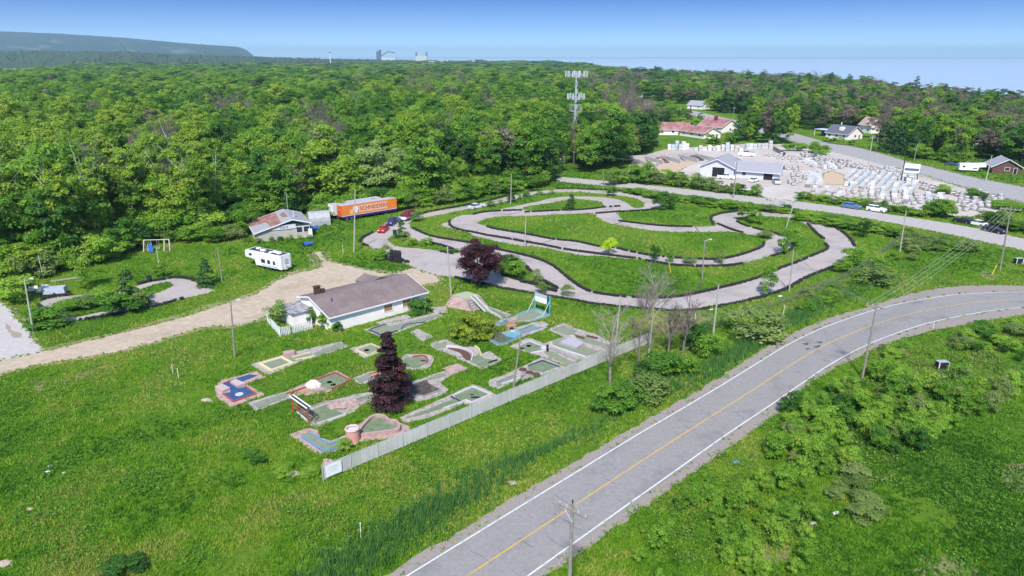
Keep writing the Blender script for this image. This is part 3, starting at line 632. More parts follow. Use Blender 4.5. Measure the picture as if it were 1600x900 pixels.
# low pale retaining bays of the stone yard
t = thing('aggregate_bays', 'low concrete bays full of gravel at the left of the stone yard', 'storage bay', (*P(1048, 252), 0), rad(20))
M_conc = mat('yard_concrete', (.46, .43, .42), (.38, .35, .34), 1, .9)
for i in range(5):
    q = MB(); q.box(-16 + i * 8, 0, 0, .5, 14, 1.6); q.build('divider', M_conc, t)
mb = MB(); mb.box(0, 7.3, 0, 34, .5, 1.9); mb.build('back_wall', M_conc, t)
for i, cc in enumerate(((.40, .35, .32), (.18, .10, .09), (.33, .31, .33), (.10, .09, .09))):
    q = MB(); r_ = random.Random(i); n = 14
    ring = [(-12 + i * 8 + 3.4 * math.cos(a * 2 * math.pi / n) * r_.uniform(.85, 1.05), 1 + 5.4 * math.sin(a * 2 * math.pi / n) * r_.uniform(.85, 1.05), .03) for a in range(n)]
    q.add(ring + [(-12 + i * 8 - .7, 2.4, 1.7), (-12 + i * 8 + .9, 1.6, 1.5)], [(a, (a + 1) % n, n + (1 if a < n // 4 or a > 3 * n // 4 else 0)) for a in range(n)] + [(n // 4, n, n + 1), (3 * n // 4, n + 1, n)])
    q.build('gravel_heap', mat('heap_%d' % i, cc, None, 3, .95), t)
# ---- cell tower
X, Y = P(897, 251); t = thing('cell_tower', 'tall grey cell tower with two crowded antenna platforms above the forest', 'tower', (X, Y, 0))
M_galv = mat('galvanised_steel', (.46, .49, .53), (.38, .41, .45), 1, .5, metal=.3)
TH = 34.5
mb = MB(); mb.tube([(0, 0, 0), (0, 0, TH)], .85, 10, .42); mb.build('mast', M_galv, t)
mb = MB()
for i in range(11): mb.box(.62 - i * .02, -.62 + i * .02, 2 + i * 2.9, .25, .25, .9, .7)
mb.build('access_port', M_dark, t)
for zi, rr0, n in ((TH - 1.2, 4.3, 12), (TH - 9.6, 3.3, 9)):
    q = MB(); q.torus((0, 0, zi), rr0 * .82, .12, 12, 4); q.torus((0, 0, zi - 1.0), rr0 * .5, .12, 12, 4)
    for k in range(6): a = k * math.pi / 3; q.tube([(0, 0, zi - 1.0), (rr0 * .9 * math.cos(a), rr0 * .9 * math.sin(a), zi)], .09, 4)
    pf = q.build('antenna_platform', M_galv, t)
    for k in range(n):
        a = 2 * math.pi * k / n + .1; g = MB(); g.box(rr0 * math.cos(a), rr0 * math.sin(a), zi - .9, .3, .55, 2.3, a); g.build('antenna_panel', M_pale, pf)
q = MB(); zi = TH - 15; q.torus((0, 0, zi), 2.4, .1, 8, 4); q.torus((0, 0, zi + 2.4), 2.4, .08, 8, 4)
for k in range(8): a = k * math.pi / 4; q.tube([(.3 * math.cos(a), .3 * math.sin(a), zi), (2.4 * math.cos(a), 2.4 * math.sin(a), zi), (2.4 * math.cos(a), 2.4 * math.sin(a), zi + 2.4)], .07, 4)
q.build('service_platform', M_galv, t)
q = MB(); q.tube([(.8, -.3, 0), (.45, -.15, TH - 2)], .12, 4); q.build('cable_run', M_pale, t)
X, Y = P(875, 254); t = thing('equipment_shelter', 'white equipment shelter at the foot of the cell tower', 'shed', (X, Y, 0), .1)
q = MB(); q.box(0, 0, 0, 3.6, 3, 2.9); q.build('wall', M_wallw, t); q = MB(); q.box(0, 0, 2.91, 3.9, 3.3, .15); q.build('roof', M_pale, t); q = MB(); q.box(.6, -1.53, 0, 1, .05, 2.1); q.build('door', M_pale, t)
# far structures on the skyline
X, Y = P(517, 105.0); t = thing('white_mast', 'thin white mast standing out of the far forest', 'mast', (X, Y, 0)); q = MB(); q.tube([(0, 0, 0), (0, 0, 52)], 1.7, 8, 1.2); q.build('shaft', M_trim, t); q = MB(); q.tube([(0, 0, 52), (0, 0, 55)], 3.0, 8, 3.0); q.build('head', M_dark, t)
X, Y = P(600, 98.5); t = thing('grain_terminal', 'blue grey harbour terminal with a leaning conveyor tower on the skyline', 'industrial building', (X, Y, 0)); M_far = mat('far_blue_steel', (.06, .10, .16), (.08, .12, .18), .02, .8)
q = MB(); q.box(-30, 0, 0, 26, 20, 70); q.box(-22, 0, 70, 12, 12, 10); q.build('tower', M_far, t); q = MB(); q.box(30, 0, 0, 90, 25, 34); q.build('silo_block', M_pale, t); q = MB(); q.tube([(-20, 0, 40), (30, 0, 68), (70, 0, 60)], 4, 4); q.build('conveyor', M_far, t)
X, Y = P(659, 98.5); t = thing('grain_terminal', 'long pale harbour building with two corner towers on the skyline', 'industrial building', (X, Y, 0))
q = MB(); q.box(0, 0, 0, 70, 24, 42); q.build('silo_block', M_pale, t)
for a in (-32, 32): q = MB(); q.box(a, 0, 42, 9, 10, 22); q.build('tower', M_far, t)
rr_ = random.Random(8)
far_mb = MB()
for k in range(26):
    u = rr_.uniform(560, 900); vv = rr_.uniform(99.5, 102); X, Y = P(u, vv); far_mb.box(X, Y, 0, rr_.uniform(15, 50), 14, rr_.uniform(12, 20))
o = far_mb.build('far_town', M_pale); tag(o, 'pale rooftops of a far town scattered along the skyline', 'town', kind='stuff')
# ================================================================== VEHICLES
def px_frame(a, b): A_, B_ = P(*a), P(*b); return A_, B_, frame_of(A_, B_)
def paint(name, c, r=.3): return mat(name, c, tuple(x * .92 for x in c), 3, r)
M_chrome = mat('chrome_trim', (.6, .6, .62), None, 5, .25, metal=.8); M_lamp = mat('lamp_glass', (.75, .75, .72), None, 5, .2); M_tail = mat('tail_lamp', (.45, .02, .02), None, 5, .3)
def wheel(parent, x, y, r=.33, w_=.22):
    q = MB(); q.tube([(x, y - w_ / 2, r), (x, y + w_ / 2, r)], r, 12); o = q.build('wheel', M_black, parent)
    h = MB(); s_ = -1 if y < 0 else 1; h.tube([(x, y + s_ * (w_ / 2 - .02), r), (x, y + s_ * (w_ / 2 + .02), r)], r * .55, 8); h.build('rim', M_chrome, o)
def car(name, label, cat, u, v, ang, m, L=4.5, W=1.8, H_=1.45, style='sedan', roofm=None, group=None):
    X, Y = P(u, v); t = thing(name, label, cat, (X, Y, 0), ang, group)
    hb = H_ * .62; zc = .28
    prof = dict(sedan=[(-.5, .45), (-.49, .62), (-.36, .66), (.14, .68), (.44, .56), (.5, .42)], suv=[(-.5, .5), (-.495, .70), (-.4, .72), (.18, .70), (.46, .62), (.5, .45)],
                pickup=[(-.5, .5), (-.5, .66), (-.12, .66), (.2, .68), (.46, .62), (.5, .45)])[style]
    mb = MB(); n = len(prof); y = W / 2
    pts = [(-.49, zc)] + [(a, b * H_ * 1.02) for a, b in prof] + [(.49, zc)]
    n = len(pts); v3 = [(a * L, -y + (.10 if b > .5 * H_ else .02), b) for a, b in pts] + [(a * L, y - (.10 if b > .5 * H_ else .02), b) for a, b in pts]
    mb.add(v3, [tuple(range(n))[::-1], tuple(range(n, 2 * n))] + [(i, (i + 1) % n, n + (i + 1) % n, n + i) for i in range(n)])
    mb.build('body', m, t)
    cab = dict(sedan=(-.36, -.22, .06, .17), suv=(-.47, -.40, .06, .19), pickup=(-.13, -.10, .08, .2))[style]
    def cabin(x0, x1, x2, x3, z0, z1, iy0, iy1):
        q = MB(); q.add([(x0, -iy0, z0), (x3, -iy0, z0), (x3, iy0, z0), (x0, iy0, z0), (x1, -iy1, z1), (x2, -iy1, z1), (x2, iy1, z1), (x1, iy1, z1)], [(3, 2, 1, 0), (4, 5, 6, 7), (0, 1, 5, 4), (1, 2, 6, 5), (2, 3, 7, 6), (3, 0, 4, 7)]); return q
    z0 = H_ * .66; a, b, c, d = [q * L for q in cab]
    cabin(a, b, c, d, z0, H_ * .965, y - .12, y - .30).build('window', M_glass, t)
    q = MB(); q.box((b + c) / 2, 0, H_ * .955, c - b + .12, (y - .28) * 2, .06); rf = q.build('roof', roofm or m, t)
    for sx_ in (-1, 1): g = MB(); g.tube([((a + d) / 2, sx_ * (y - .13), z0), ((a + d) / 2, sx_ * (y - .29), H_ * .96)], .05, 4); g.build('pillar', m, rf)
    if style == 'pickup': q = MB(); q.box(-.31 * L, 0, .67 * H_, .34 * L, W - .35, .04); q.build('cargo_bed', M_black, t)
    r = .34 if style != 'suv' else .37
    for sx_ in (-.31, .31):
        for sy_ in (-1, 1): wheel(t, sx_ * L, sy_ * (y - .12), r)
    for sy_ in (-1, 1):
        g = MB(); g.box(.488 * L, sy_ * (y - .35), .48 * H_, .12, .38, .14); g.build('headlight', M_lamp, t)
        g = MB(); g.box(-.492 * L, sy_ * (y - .32), .52 * H_, .08, .3, .16); g.build('tail_light', M_tail, t)
    return t
side_a = frame_of(P(1307, 328), P(1397, 341)); side_b = frame_of(P(1490, 358), P(1600, 384))
car('sport_utility_vehicle', 'blue hatchback parked on the side road, leftmost of the roadside cars', 'car', 1330, 325.5, side_a, paint('steel_blue_paint', (.10, .17, .32)), L=4.9, W=1.9, H_=1.6, style='suv')
car('sport_utility_vehicle', 'white sport utility car parked right behind the blue hatchback', 'car', 1369, 330.5, side_a, paint('white_car_paint', (.72, .73, .75)), L=4.9, W=1.9, H_=1.7, style='suv')
car('sport_utility_vehicle', 'black car nosed against the white sedan by the bushes', 'car', 1504, 348.5, side_a + 2.8, paint('black_car_paint', (.02, .02, .025)), L=4.4, W=1.85, H_=1.55, style='suv')
car('sedan_car', 'white sedan between the two black cars on the side road', 'car', 1525, 352, side_b + 3.3, MATS['white_car_paint'], L=4.8, W=1.85, H_=1.45)
car('sedan_car', 'black hatchback parked in the road nearest the power pole', 'car', 1553, 363, side_b + .06, MATS['black_car_paint'], L=5.0, W=1.9, H_=1.5, style='suv')
car('pickup_truck', 'white pickup in front of the open garage bay of the stone yard', 'pickup truck', 1134, 279.5, rad(-20), MATS['white_car_paint'], L=5.8, W=2.0, H_=1.9, style='pickup')
car('sedan_car', 'white sedan outside the wing of the stone yard building', 'car', 1178, 284, rad(45), MATS['white_car_paint'], L=4.7, W=1.85, H_=1.5)
car('pickup_truck', 'silver pickup seen head-on in the stone yard entrance', 'pickup truck', 1213, 287, rad(-100), paint('silver_paint', (.42, .44, .47), .3), L=5.2, W=2.0, H_=1.8, style='pickup')
car('work_truck', 'white cab truck behind the stone yard building', 'truck', 1166, 244, rad(160), MATS['white_car_paint'], L=7, W=2.3, H_=2.6, style='pickup')
car('sedan_car', 'red coupe parked on the edge of the kart track pit', 'car', 599, 361.5, frame_of(P(605, 352), P(593, 362)), paint('red_car_paint', (.50, .015, .02)), L=4.5, W=1.8, H_=1.4)
car('jeep', 'navy jeep behind the red coupe at the kart track pit', 'car', 612, 351, frame_of(P(616, 345), P(607, 351)), paint('navy_paint', (.03, .035, .11)), L=4.2, W=1.8, H_=1.75, style='suv')
car('sedan_car', 'pale silver coupe left on the upper kart track lane', 'car', 744, 325.5, frame_of(P(733, 327), P(756, 322)), paint('pale_silver_paint', (.62, .64, .70)), L=5.0, W=1.95, H_=1.45)
car('sedan_car', 'blue car on the lawn beside the highway next to the camper', 'car', 1487, 258.5, rad(-25), paint('dark_blue_paint', (.03, .06, .16)), L=4.6, W=1.85, H_=1.5)
# blue plastic drums/cart at the pit
X, Y = P(625, 345.5); t = thing('pedal_cart', 'bright blue kart tucked between the navy jeep and the covered boat', 'kart', (X, Y, 0), .6)
q = MB(); q.box(0, 0, .25, 2.0, 1.2, .8, taper=.15); q.build('body', M_blue, t)
for a in (-.7, .7):
    for b in (-.6, .6): wheel(t, a, b, .25, .2)
# covered boat on a trailer
Aq, Bq, an = px_frame((627, 345), (652, 335)); X, Y = P(640, 342)
t = thing('covered_boat', 'white boat under a maroon tarpaulin on a trailer beside the jeep', 'boat', (X, Y, 0), an)
q = MB(); sec = [(-3.4, 1.15, .55), (-1.5, 1.3, .5), (1, 1.25, .5), (2.6, .8, .65), (3.7, .05, .95)]; v = []
for x, w_, zb in sec: v += [(x, -w_, 1.25), (x, -w_ * .7, zb), (x, w_ * .7, zb), (x, w_, 1.25)]
q.add(v, [(0, 1, 2, 3)[::-1]] + [(4 * i + a, 4 * i + b, 4 * i + 4 + b, 4 * i + 4 + a) for i in range(4) for a, b in ((0, 1), (1, 2), (2, 3), (3, 0))]); q.build('hull', MATS['white_car_paint'], t)
q = MB(); v = []
for (x, w_, _), zt in zip(sec, (1.9, 2.5, 2.35, 1.8, 1.4)): v += [(x, -w_ - .05, 1.24), (x, -w_ * .55, zt - .25), (x, 0, zt), (x, w_ * .55, zt - .25), (x, w_ + .05, 1.24)]
q.add(v, [(0, 1, 2, 3, 4)] + [(5 * i + a, 5 * i + 5 + a, 5 * i + 6 + a, 5 * i + 1 + a) for i in range(4) for a in range(4)]); q.build('tarpaulin', mat('maroon_tarp', (.17, .018, .045), (.12, .014, .035), 2, .6, .3), t)
q = MB(); q.box(.4, -.6, .38, 7.4, .1, .12); q.box(.4, .6, .38, 7.4, .1, .12); q.tube([(3.6, 0, .45), (4.9, 0, .45)], .07, 6); q.build('trailer_frame', M_galv, t)
for a in (-1, 1): wheel(t, -.9, a * 1.2, .34, .2)
# box trailers
def box_trailer(name, label, a, b, hgt, m_side, m_roof, W=2.5, skirt=None):
    A_, B_, an = px_frame(a, b); L = math.dist(A_, B_); t = thing(name, label, 'trailer', (A_[0] - math.sin(an) * W / 2 + math.cos(an) * L / 2, A_[1] + math.cos(an) * W / 2 + math.sin(an) * L / 2, 0), an)
    q = MB(); q.box(0, 0, 1.15, L, W, hgt - 1.15); q.build('box', m_side, t)
    q = MB(); q.box(0, 0, hgt + .003, L - .06, W - .06, .05); q.build('roof', m_roof, t)
    q = MB(); q.box(0, 0, .95, L, W * .8, .18); q.build('chassis', M_dark, t)
    for x in (-L / 2 + 1.4, -L / 2 + 2.7):
        for s_ in (-1, 1): wheel(t, x, s_ * (W / 2 - .25), .5, .4)
    for s_ in (-.9, .9): q = MB(); q.tube([(L / 2 - 3, s_, 0), (L / 2 - 3, s_, 1.1)], .08, 6); q.build('landing_leg', M_galv, t)
    return t, L
t, L = box_trailer('semi_trailer', 'orange box trailer with a blue skirt and big faded lettering along the forest', (535, 346.5), (620.5, 332.5), 4.0, mat('orange_trailer_paint', (.82, .20, .012), (.76, .18, .012), 1.2, .5, c3=(.70, .24, .08), s3=.35), mat('trailer_roof', (.42, .41, .46), (.36, .35, .40), 1, .7))
M_blu2 = mat('deep_blue_skirt', (.035, .035, .22), (.03, .03, .17), 2, .5)
q = MB(); q.box(0, -1.262, .75, L, .03, .5); q.build('skirt', M_blu2, t)
q = MB(); q.box(.0, -1.262, 1.26, L, .02, .09); q.build('stripe', M_trim, t)
M_fade = mat('faded_orange_panel', (.80, .46, .32), (.80, .36, .20), 1.5, .6)
q = MB(); q.box(1.0, -1.262, 1.75, 8.6, .02, 1.85); pn = q.build('name_panel', M_fade, t)
text_on(pn, 'SCHNEIDERS', 1.45, (1.2, -1.285, 2.68), (rad(90), 0, 0), mat('faded_letter', (.14, .03, .06), (.20, .06, .07), 3, .7))
q = MB(); q.tube([(-4.1, -1.262, 2.9), (-4.1, -1.30, 2.9)], .72, 14); q.box(-4.1, -1.28, 1.8, .9, .03, .8); q.build('emblem', M_trim, t)
q = MB(); q.box(-5.3, -1.27, 1.55, 1.0, .02, 1.2); q.build('faded_mark', M_fade, t)
q = MB(); q.box(-L / 2 - .012, 0, 1.35, .03, 2.1, 2.4); dr = q.build('rear_door', mat('deep_orange_door', (.66, .10, .03), (.58, .09, .03), 1, .6), t); text_on(dr, 'Pork', .6, (-L / 2 - .04, 0, 2.9), (rad(90), 0, rad(-90)), M_fade)
t, L = box_trailer('semi_trailer', 'long white box trailer parked behind the orange trailer', (521.5, 344), (597, 331.0), 3.9, mat('dull_white_panel', (.68, .68, .69), (.58, .58, .60), 1, .6), MATS['trailer_roof'])
q = MB(); q.box(-L / 2 - .012, 0, 1.25, .03, 2.3, 2.5); q.build('rear_door', M_trim, t); q = MB(); q.box(-L / 2 - .03, 0, 1.25, .02, .06, 2.5); q.build('door_seam', M_dark, t)
# fifth wheel camper
X, Y = P(448.5, 423.7); A_, B_, an = px_frame((439, 423.7), (405.6, 416.5)); Lr = 10.2
t = thing('camper_trailer', 'white fifth wheel camper with a dark roof parked on the grass', 'camper', (X, Y, 0), an)
q = MB(); prof = [(0, .55), (0, 3.35), (9.9, 3.35), (10.2, 3.05), (10.2, 1.9), (7.6, 1.7), (7.3, .55)]
q.add([(x, -1.25, z) for x, z in prof] + [(x, 1.25, z) for x, z in prof], [tuple(range(7)), tuple(range(7, 14))[::-1]] + [(i, 7 + i, 7 + (i + 1) % 7, (i + 1) % 7) for i in range(7)]); q.build('body', M_trim, t)
q = MB(); q.box(4.9, 0, 3.352, 9.2, 2.0, .05); q.build('roof_membrane', mat('dark_membrane', (.03, .03, .055), (.05, .05, .07), 1, .7), t)
for x, y, l_ in ((1.6, .1, .9), (2.9, -.2, 1.1), (5.9, .3, 1.1), (7.9, -.3, .8), (3.4, .6, .5)): q = MB(); q.box(x, y, 3.40, l_, .7, .28, taper=.08); q.build('roof_vent', M_trim, t)
q = MB(); q.box(3.1, 1.45, .75, 4.4, .42, 2.0); so_ = q.build('slide_out', M_trim, t)
for x, w_ in ((1.5, .6), (3.0, .8), (4.6, 1.1)): q = MB(); q.box(x, 1.672, 1.45, w_, .03, .75); q.build('window', M_glass, so_)
q = MB(); q.box(8.7, 1.265, 2.25, .8, .03, .5); q.build('window', M_glass, t); q = MB(); q.box(3, 1.675, .95, 4.2, .02, .08); q.build('stripe', M_blue, so_)
q = MB(); q.box(-.3, .4, .6, .55, .5, .8, taper=.05); q.box(-.22, -.5, .7, .4, .7, .35); q.box(-.06, 0, 1.7, .08, .8, .9); q.build('rear_rack', M_pale, t)
q = MB(); q.box(-.01, -.95, .6, .04, .1, 2.6); q.box(-.01, .95, .6, .04, .1, 2.6); q.build('ladder', M_pale, t)
for x in (3.0, 4.0):
    for y in (-1.15, 1.15): wheel(t, x, y, .38, .24)
# highway camper
X, Y = P(1516, 268); t = thing('camper_trailer', 'cream camper beside the dark log cabin', 'camper', (X, Y, 0), rad(-18)); q = MB(); prof = [(-4, .6), (-4, 2.9), (2.2, 3.1), (4.2, 3.3), (4.4, 2.0), (2.2, 1.8), (2, .6)]
q.add([(x, -1.2, z) for x, z in prof] + [(x, 1.2, z) for x, z in prof], [tuple(range(7))[::-1], tuple(range(7, 14))] + [(i, (i + 1) % 7, 7 + (i + 1) % 7, 7 + i) for i in range(7)]); q.build('body', M_trim, t)
q = MB(); q.box(-2.6, -1.215, 1.6, .8, .03, .6); q.build('window', M_glass, t); q = MB(); q.box(1, -1.215, 1.2, 1.4, .03, .3); q.build('stripe', M_dark, t)
for y in (-1.1, 1.1): wheel(t, -.5, y, .36, .22)
# blue scrap karts on the lawn
for lab, u, v in (('dark blue scrap kart beside the shop wall', 492, 360), ('blue barrel kart lying on the lawn right of the camper', 483, 384.5)):
    X, Y = P(u, v); t = thing('scrap_kart', lab, 'kart', (X, Y, 0), .5); q = MB(); q.tube([(-1.0, 0, .55), (.9, 0, .6)], .5, 10, .42); q.build('barrel_body', M_blue, t); q = MB(); q.box(-.2, .9, .1, 2.0, .7, .6, .2, taper=.1); q.build('seat', M_black, t)
    for a in (-.7, .7):
        for b in (-.6, .6): wheel(t, a, b, .26, .2)
# scrap by the small kart loop
X, Y = P(88, 460.5); t = thing('scrap_trailer', 'silver trailer bed beside the small kart loop', 'trailer', (X, Y, 0), .28)
q = MB(); q.box(0, 0, .45, 3.4, 1.9, 1.0, taper=.12); q.build('bed', mat('silver_blue_bed', (.42, .45, .54), (.36, .39, .48), 2, .45), t)
for y in (-.95, .95): wheel(t, 0, y, .33, .2)
X, Y = P(66, 455); t = thing('scrap_heap', 'heap of white scrap sheets beside the silver trailer bed', 'scrap', (X, Y, 0)); rr_ = random.Random(6)
for k in range(9): q = MB(); q.box(rr_.uniform(-1.8, 1.5), rr_.uniform(-.9, .9), rr_.uniform(0, .5), rr_.uniform(.6, 1.4), rr_.uniform(.3, .9), rr_.uniform(.3, .9), rr_.uniform(0, 3), taper=.1); q.build('scrap_piece', M_trim, t)
X, Y = P(104, 438); t = thing('long_plank', 'long grey plank lying in the weeds by the small kart loop', 'plank', (X, Y, 0), .55); q = MB(); q.box(0, 0, .1, 5, .35, .25); q.box(0.3, .4, .05, 4.2, .2, .15); q.build('board', mat('grey_board', (.36, .33, .29), None, 4, .9), t)
# dark drum pot and tyre cans near the loops
for u, v, lab in ((234, 440, 'black drum on the edge of the small kart loop'), (617, 367, 'black drum beside the pit island shrub')):
    X, Y = P(u, v); t = thing('oil_drum', lab, 'drum', (X, Y, 0)); q = MB(); q.tube([(0, 0, 0), (0, 0, 1.15)], .45, 12); q.build('shell', M_black, t); q = MB(); q.torus((0, 0, 1.12), .43, .04, 12, 4); q.build('rim', M_dark, t)
# swing set with blue slide
X, Y = P(247, 391); t = thing('swing_set', 'pale wooden swing set on the upper lawn by the forest', 'swing set', (X, Y, 0), .12); M_wood = mat('pale_timber', (.60, .55, .42), (.5, .46, .36), 4, .8)
q = MB(); q.tube([(-2.7, 0, 2.35), (2.7, 0, 2.35)], .09, 6); q.build('top_bar', M_wood, t)
for x in (-2.6, 1.6, 2.6):
    for y in (-1, 1): q = MB(); q.tube([(x + (.2 if x > 2 else 0), y * 1.0, 0), (x, 0, 2.35)], .1, 6); q.build('leg', M_wood, t)
for x in (-1.4, .2):
    q = MB(); [q.tube([(x + d, 0, 2.3), (x + d, 0, .5)], .03, 4) for d in (-.22, .22)]; o = q.build('chains', M_pale, t); q = MB(); q.box(x, 0, .45, .55, .22, .06); q.build('swing_seat', M_wood, o)
X, Y = P(236, 393.5); t = thing('plastic_slide', 'bright blue plastic slide leaning at the left end of the swing set', 'slide', (X, Y, 0), -1.0); v = []
for x, z in ((-1.2, 1.5), (-.6, 1.1), (.4, .4), (1.2, .2)): v += [(x, -.45, z + .22), (x, -.35, z), (x, .35, z), (x, .45, z + .22)]
q = MB(); q.add(v, [(4 * i + a, 4 * i + a + 1, 4 * i + 5 + a, 4 * i + 4 + a) for i in range(3) for a in range(3)]); q.build('chute', M_blue, t); q = MB(); [q.tube([(-1.2, y, 0), (-1.1, y, 1.6)], .07, 6) for y in (-.4, .4)]; q.build('ladder', M_trim, t)
# ================================================================== MINI GOLF
M_slab = mat('golf_concrete', (.41, .365, .35), (.30, .265, .25), 2.2, .9, .3, c3=(.19, .17, .145), s3=1.1, t3=(.48, .72))
M_pinkc = mat('pink_concrete', (.47, .315, .295), (.35, .245, .23), 2.4, .9, .3, c3=(.24, .20, .175), s3=1.0, t3=(.48, .72))
M_carpet = mat('worn_green_carpet', (.150, .205, .115), (.110, .160, .085), 1.8, .95, .1, c3=(.21, .22, .17), s3=.8)
M_carpg = mat('grey_green_carpet', (.22, .235, .185), (.165, .185, .14), 2.0, .95, .1, c3=(.20, .25, .13), s3=.8)
M_bluec = mat('blue_carpet', (.028, .060, .165), (.035, .085, .20), 2.2, .85, .1, c3=(.10, .17, .26), s3=.9, t3=(.55, .8))
M_redk = mat('faded_red_kerb', (.36, .075, .07), (.28, .08, .07), 4, .7); M_yelk = mat('cream_yellow_kerb', (.66, .56, .30), (.58, .50, .32), 4, .7)
M_navyk = mat('navy_kerb', (.05, .055, .12), (.07, .08, .14), 4, .7); M_bluek = mat('sky_blue_kerb', (.10, .23, .40), (.15, .28, .42), 4, .7)
M_whk = mat('chalky_white_kerb', (.58, .56, .60), (.48, .46, .50), 4, .7); M_greyk = mat('grey_kerb', (.24, .22, .22), (.32, .29, .28), 4, .8)
M_teal = mat('teal_paint', (.10, .36, .38), (.12, .40, .42), 4, .6); M_pond = mat('cyan_pond_paint', (.10, .30, .38), (.15, .36, .42), 3, .35)
M_soil = mat('brown_bed_soil', (.13, .065, .045), (.09, .05, .04), 5, .95, .5); M_mud = mat('dark_wet_mud', (.055, .045, .04), (.085, .07, .06), 1.5, .7, .2, c3=(.16, .145, .13), s3=.5, t3=(.5, .7))
M_rockp = mat('pink_rock', (.44, .31, .28), (.25, .18, .165), 2.4, .9, .6); M_rockw = mat('whitish_rock', (.68, .64, .62), (.5, .46, .44), 3, .9, .5)
M_tan = mat('tan_carpet', (.40, .26, .15), (.34, .22, .13), 3, .9)
def rock(parent, cx, cy, rx, ry, h, m, seed, name='rock_mound', n=11):
    r = random.Random(seed); q = MB(); rings = [(1, 0), (.88, .5), (.6, .85), (.25, 1.0)]; v = []
    for s_, z in rings:
        for k in range(n):
            a = 2 * math.pi * k / n; j = r.uniform(.78, 1.15); v.append((cx + rx * s_ * j * math.cos(a), cy + ry * s_ * j * math.sin(a), max(0, h * z * r.uniform(.8, 1.1))))
    f = [(i * n + k, i * n + (k + 1) % n, (i + 1) * n + (k + 1) % n, (i + 1) * n + k) for i in range(3) for k in range(n)] + [tuple(3 * n + k for k in range(n))]
    q.add(v, f); return q.build(name, m, parent)
GZ = [0.0]
def golf(label, slabs=(), carpets=(), kerbs=(), k='A', ring=None, name='mini_golf_hole', sm=()):
    """slabs/carpets/kerbs: (pixel string, material[, extra]); everything stored relative to the hole's own origin"""
    first = wp(k, slabs[0][0]); ox = sum(p[0] for p in first) / len(first); oy = sum(p[1] for p in first) / len(first)
    t = thing(name, label, 'mini golf hole', (ox, oy, 0)); R_ = lambda L_: [(x - ox, y - oy) for x, y in L_]
    GZ[0] += .0015
    for i, (s_, m, *ex) in enumerate(slabs):
        pts = R_(wp(k, s_)); pts = catmull(pts) if 's' in ex else pts
        q = MB(); q.prism(ragged(pts, .45, .05, i + len(label)), -.05, .06 + GZ[0] + .009 * i); q.build('concrete_surround', m, t); PAVED.append(([Wpx(x + ox, y + oy) for x, y in pts], False))
    for i, (s_, m, *ex) in enumerate(carpets):
        pts = R_(wp(k, s_)); pts = catmull(pts) if 's' in ex else pts
        q = MB(); q.prism(pts, .0, .13 + .006 * i); q.build('putting_carpet', m, t)
    for s_, m, hgt, *ex in kerbs:
        cl_ = 'c' in ex; pts = R_(wp(k, s_)); pts = catmull(pts, cl_, 5) if 's' in ex else (pts + [pts[0]] if cl_ else pts)
        if 's' in ex and cl_: pts = pts + [pts[0]]
        th = .14 if 'w' not in ex else .32
        q = MB()
        for a, b in zip(pts, pts[1:]):
            L = math.dist(a, b); q.box((a[0] + b[0]) / 2, (a[1] + b[1]) / 2, .0, L + th * .8, th, hgt + .13 + rr_.uniform(-.002, .002), frame_of(a, b))
        q.build('kerb', m, t)
    return t, (ox, oy)
def loc(k, s_, o): x, y = wp(k, s_)[0]; return x - o[0], y - o[1]
rr_ = random.Random(12)
t, o = golf('blue carpet hole with an L-shaped pool and red kerbs at the left corner', [('110,390 180,340 730,200 760,250 870,290 540,400 850,570 310,760 90,610 60,480', M_pinkc)],
            [('180,420 200,385 600,260 720,275 640,310 480,370 420,480 530,460 690,565 350,680 190,560 300,540 300,500', M_bluec)], [('190,570 350,690 700,568 540,458', M_redk, .12), ('175,418 330,353', M_redk, .1)], 'a')
for s_ in ('60,480 180,440 300,500 180,555', '300,400 390,365 540,430 420,478'):
    q = MB(); q.prism([(x - o[0], y - o[1]) for x, y in wp('a', s_)], 0, .42); q.build('step_block', mat('pale_pink_block', (.52, .40, .39), (.40, .31, .30), 4, .8), t)
q = MB(); q.tube([(*loc('a', '440,575', o), .1), (*loc('a', '440,575', o), .16)], .5, 12); q.build('cup_disc', M_pale, t)
t, o = golf('cream kerbed hole with a square grey green pool and a long grey tee strip', [('320,345 600,262 1010,170 1080,210 700,325 450,432 300,350', M_slab)], [('390,350 550,305 625,345 470,395', M_carpg), ('560,305 780,268 800,290 640,325', M_carpg), ('800,265 1005,182 1050,205 830,285', M_carpg)],
            [('382,350 552,300 632,345 470,402', M_yelk, .14, 'c', 'w'), ('640,300 770,262', M_yelk, .12), ('660,318 800,290', M_yelk, .12)], 'A')
q = MB(); q.box(*loc('A', '610,275', o), .05, 1.6, 1.0, .5, .4); q.build('step_block', M_pinkc, t)
t, o = golf('hole with red kerbs, white rock and a square green pool', [('600,556 790,470 980,395 1110,470 920,565 740,590', M_pinkc), ('280,650 600,556 650,600 350,712', M_slab)], [('805,485 970,425 1085,480 930,545 850,522', M_carpet), ('330,660 560,578 605,600 372,695', M_carpg), ('640,580 770,538 785,562 650,606', M_tan)],
            [('795,482 970,420 1092,480 945,545', M_redk, .14), ('590,585 760,527', M_redk, .12)], 'A')
rock(t, *loc('A', '800,517', o), 1.1, .8, .75, M_rockw, 3, 'white_rock')
for s_ in ('925,492', '955,512'): q = MB(); q.tube([(*loc('A', s_, o), .09), (*loc('A', s_, o), .13)], .35, 10); q.build('rubber_patch', M_black, t)
t, o = golf('small hole with cream kerb round a square pool left of the front purple maple', [('1075,225 1240,185 1350,240 1200,305', M_slab)], [('1140,242 1250,200 1330,232 1220,280', M_carpg)], [('1132,240 1250,195 1338,234 1222,286', M_yelk, .14, 'c')], 'A')
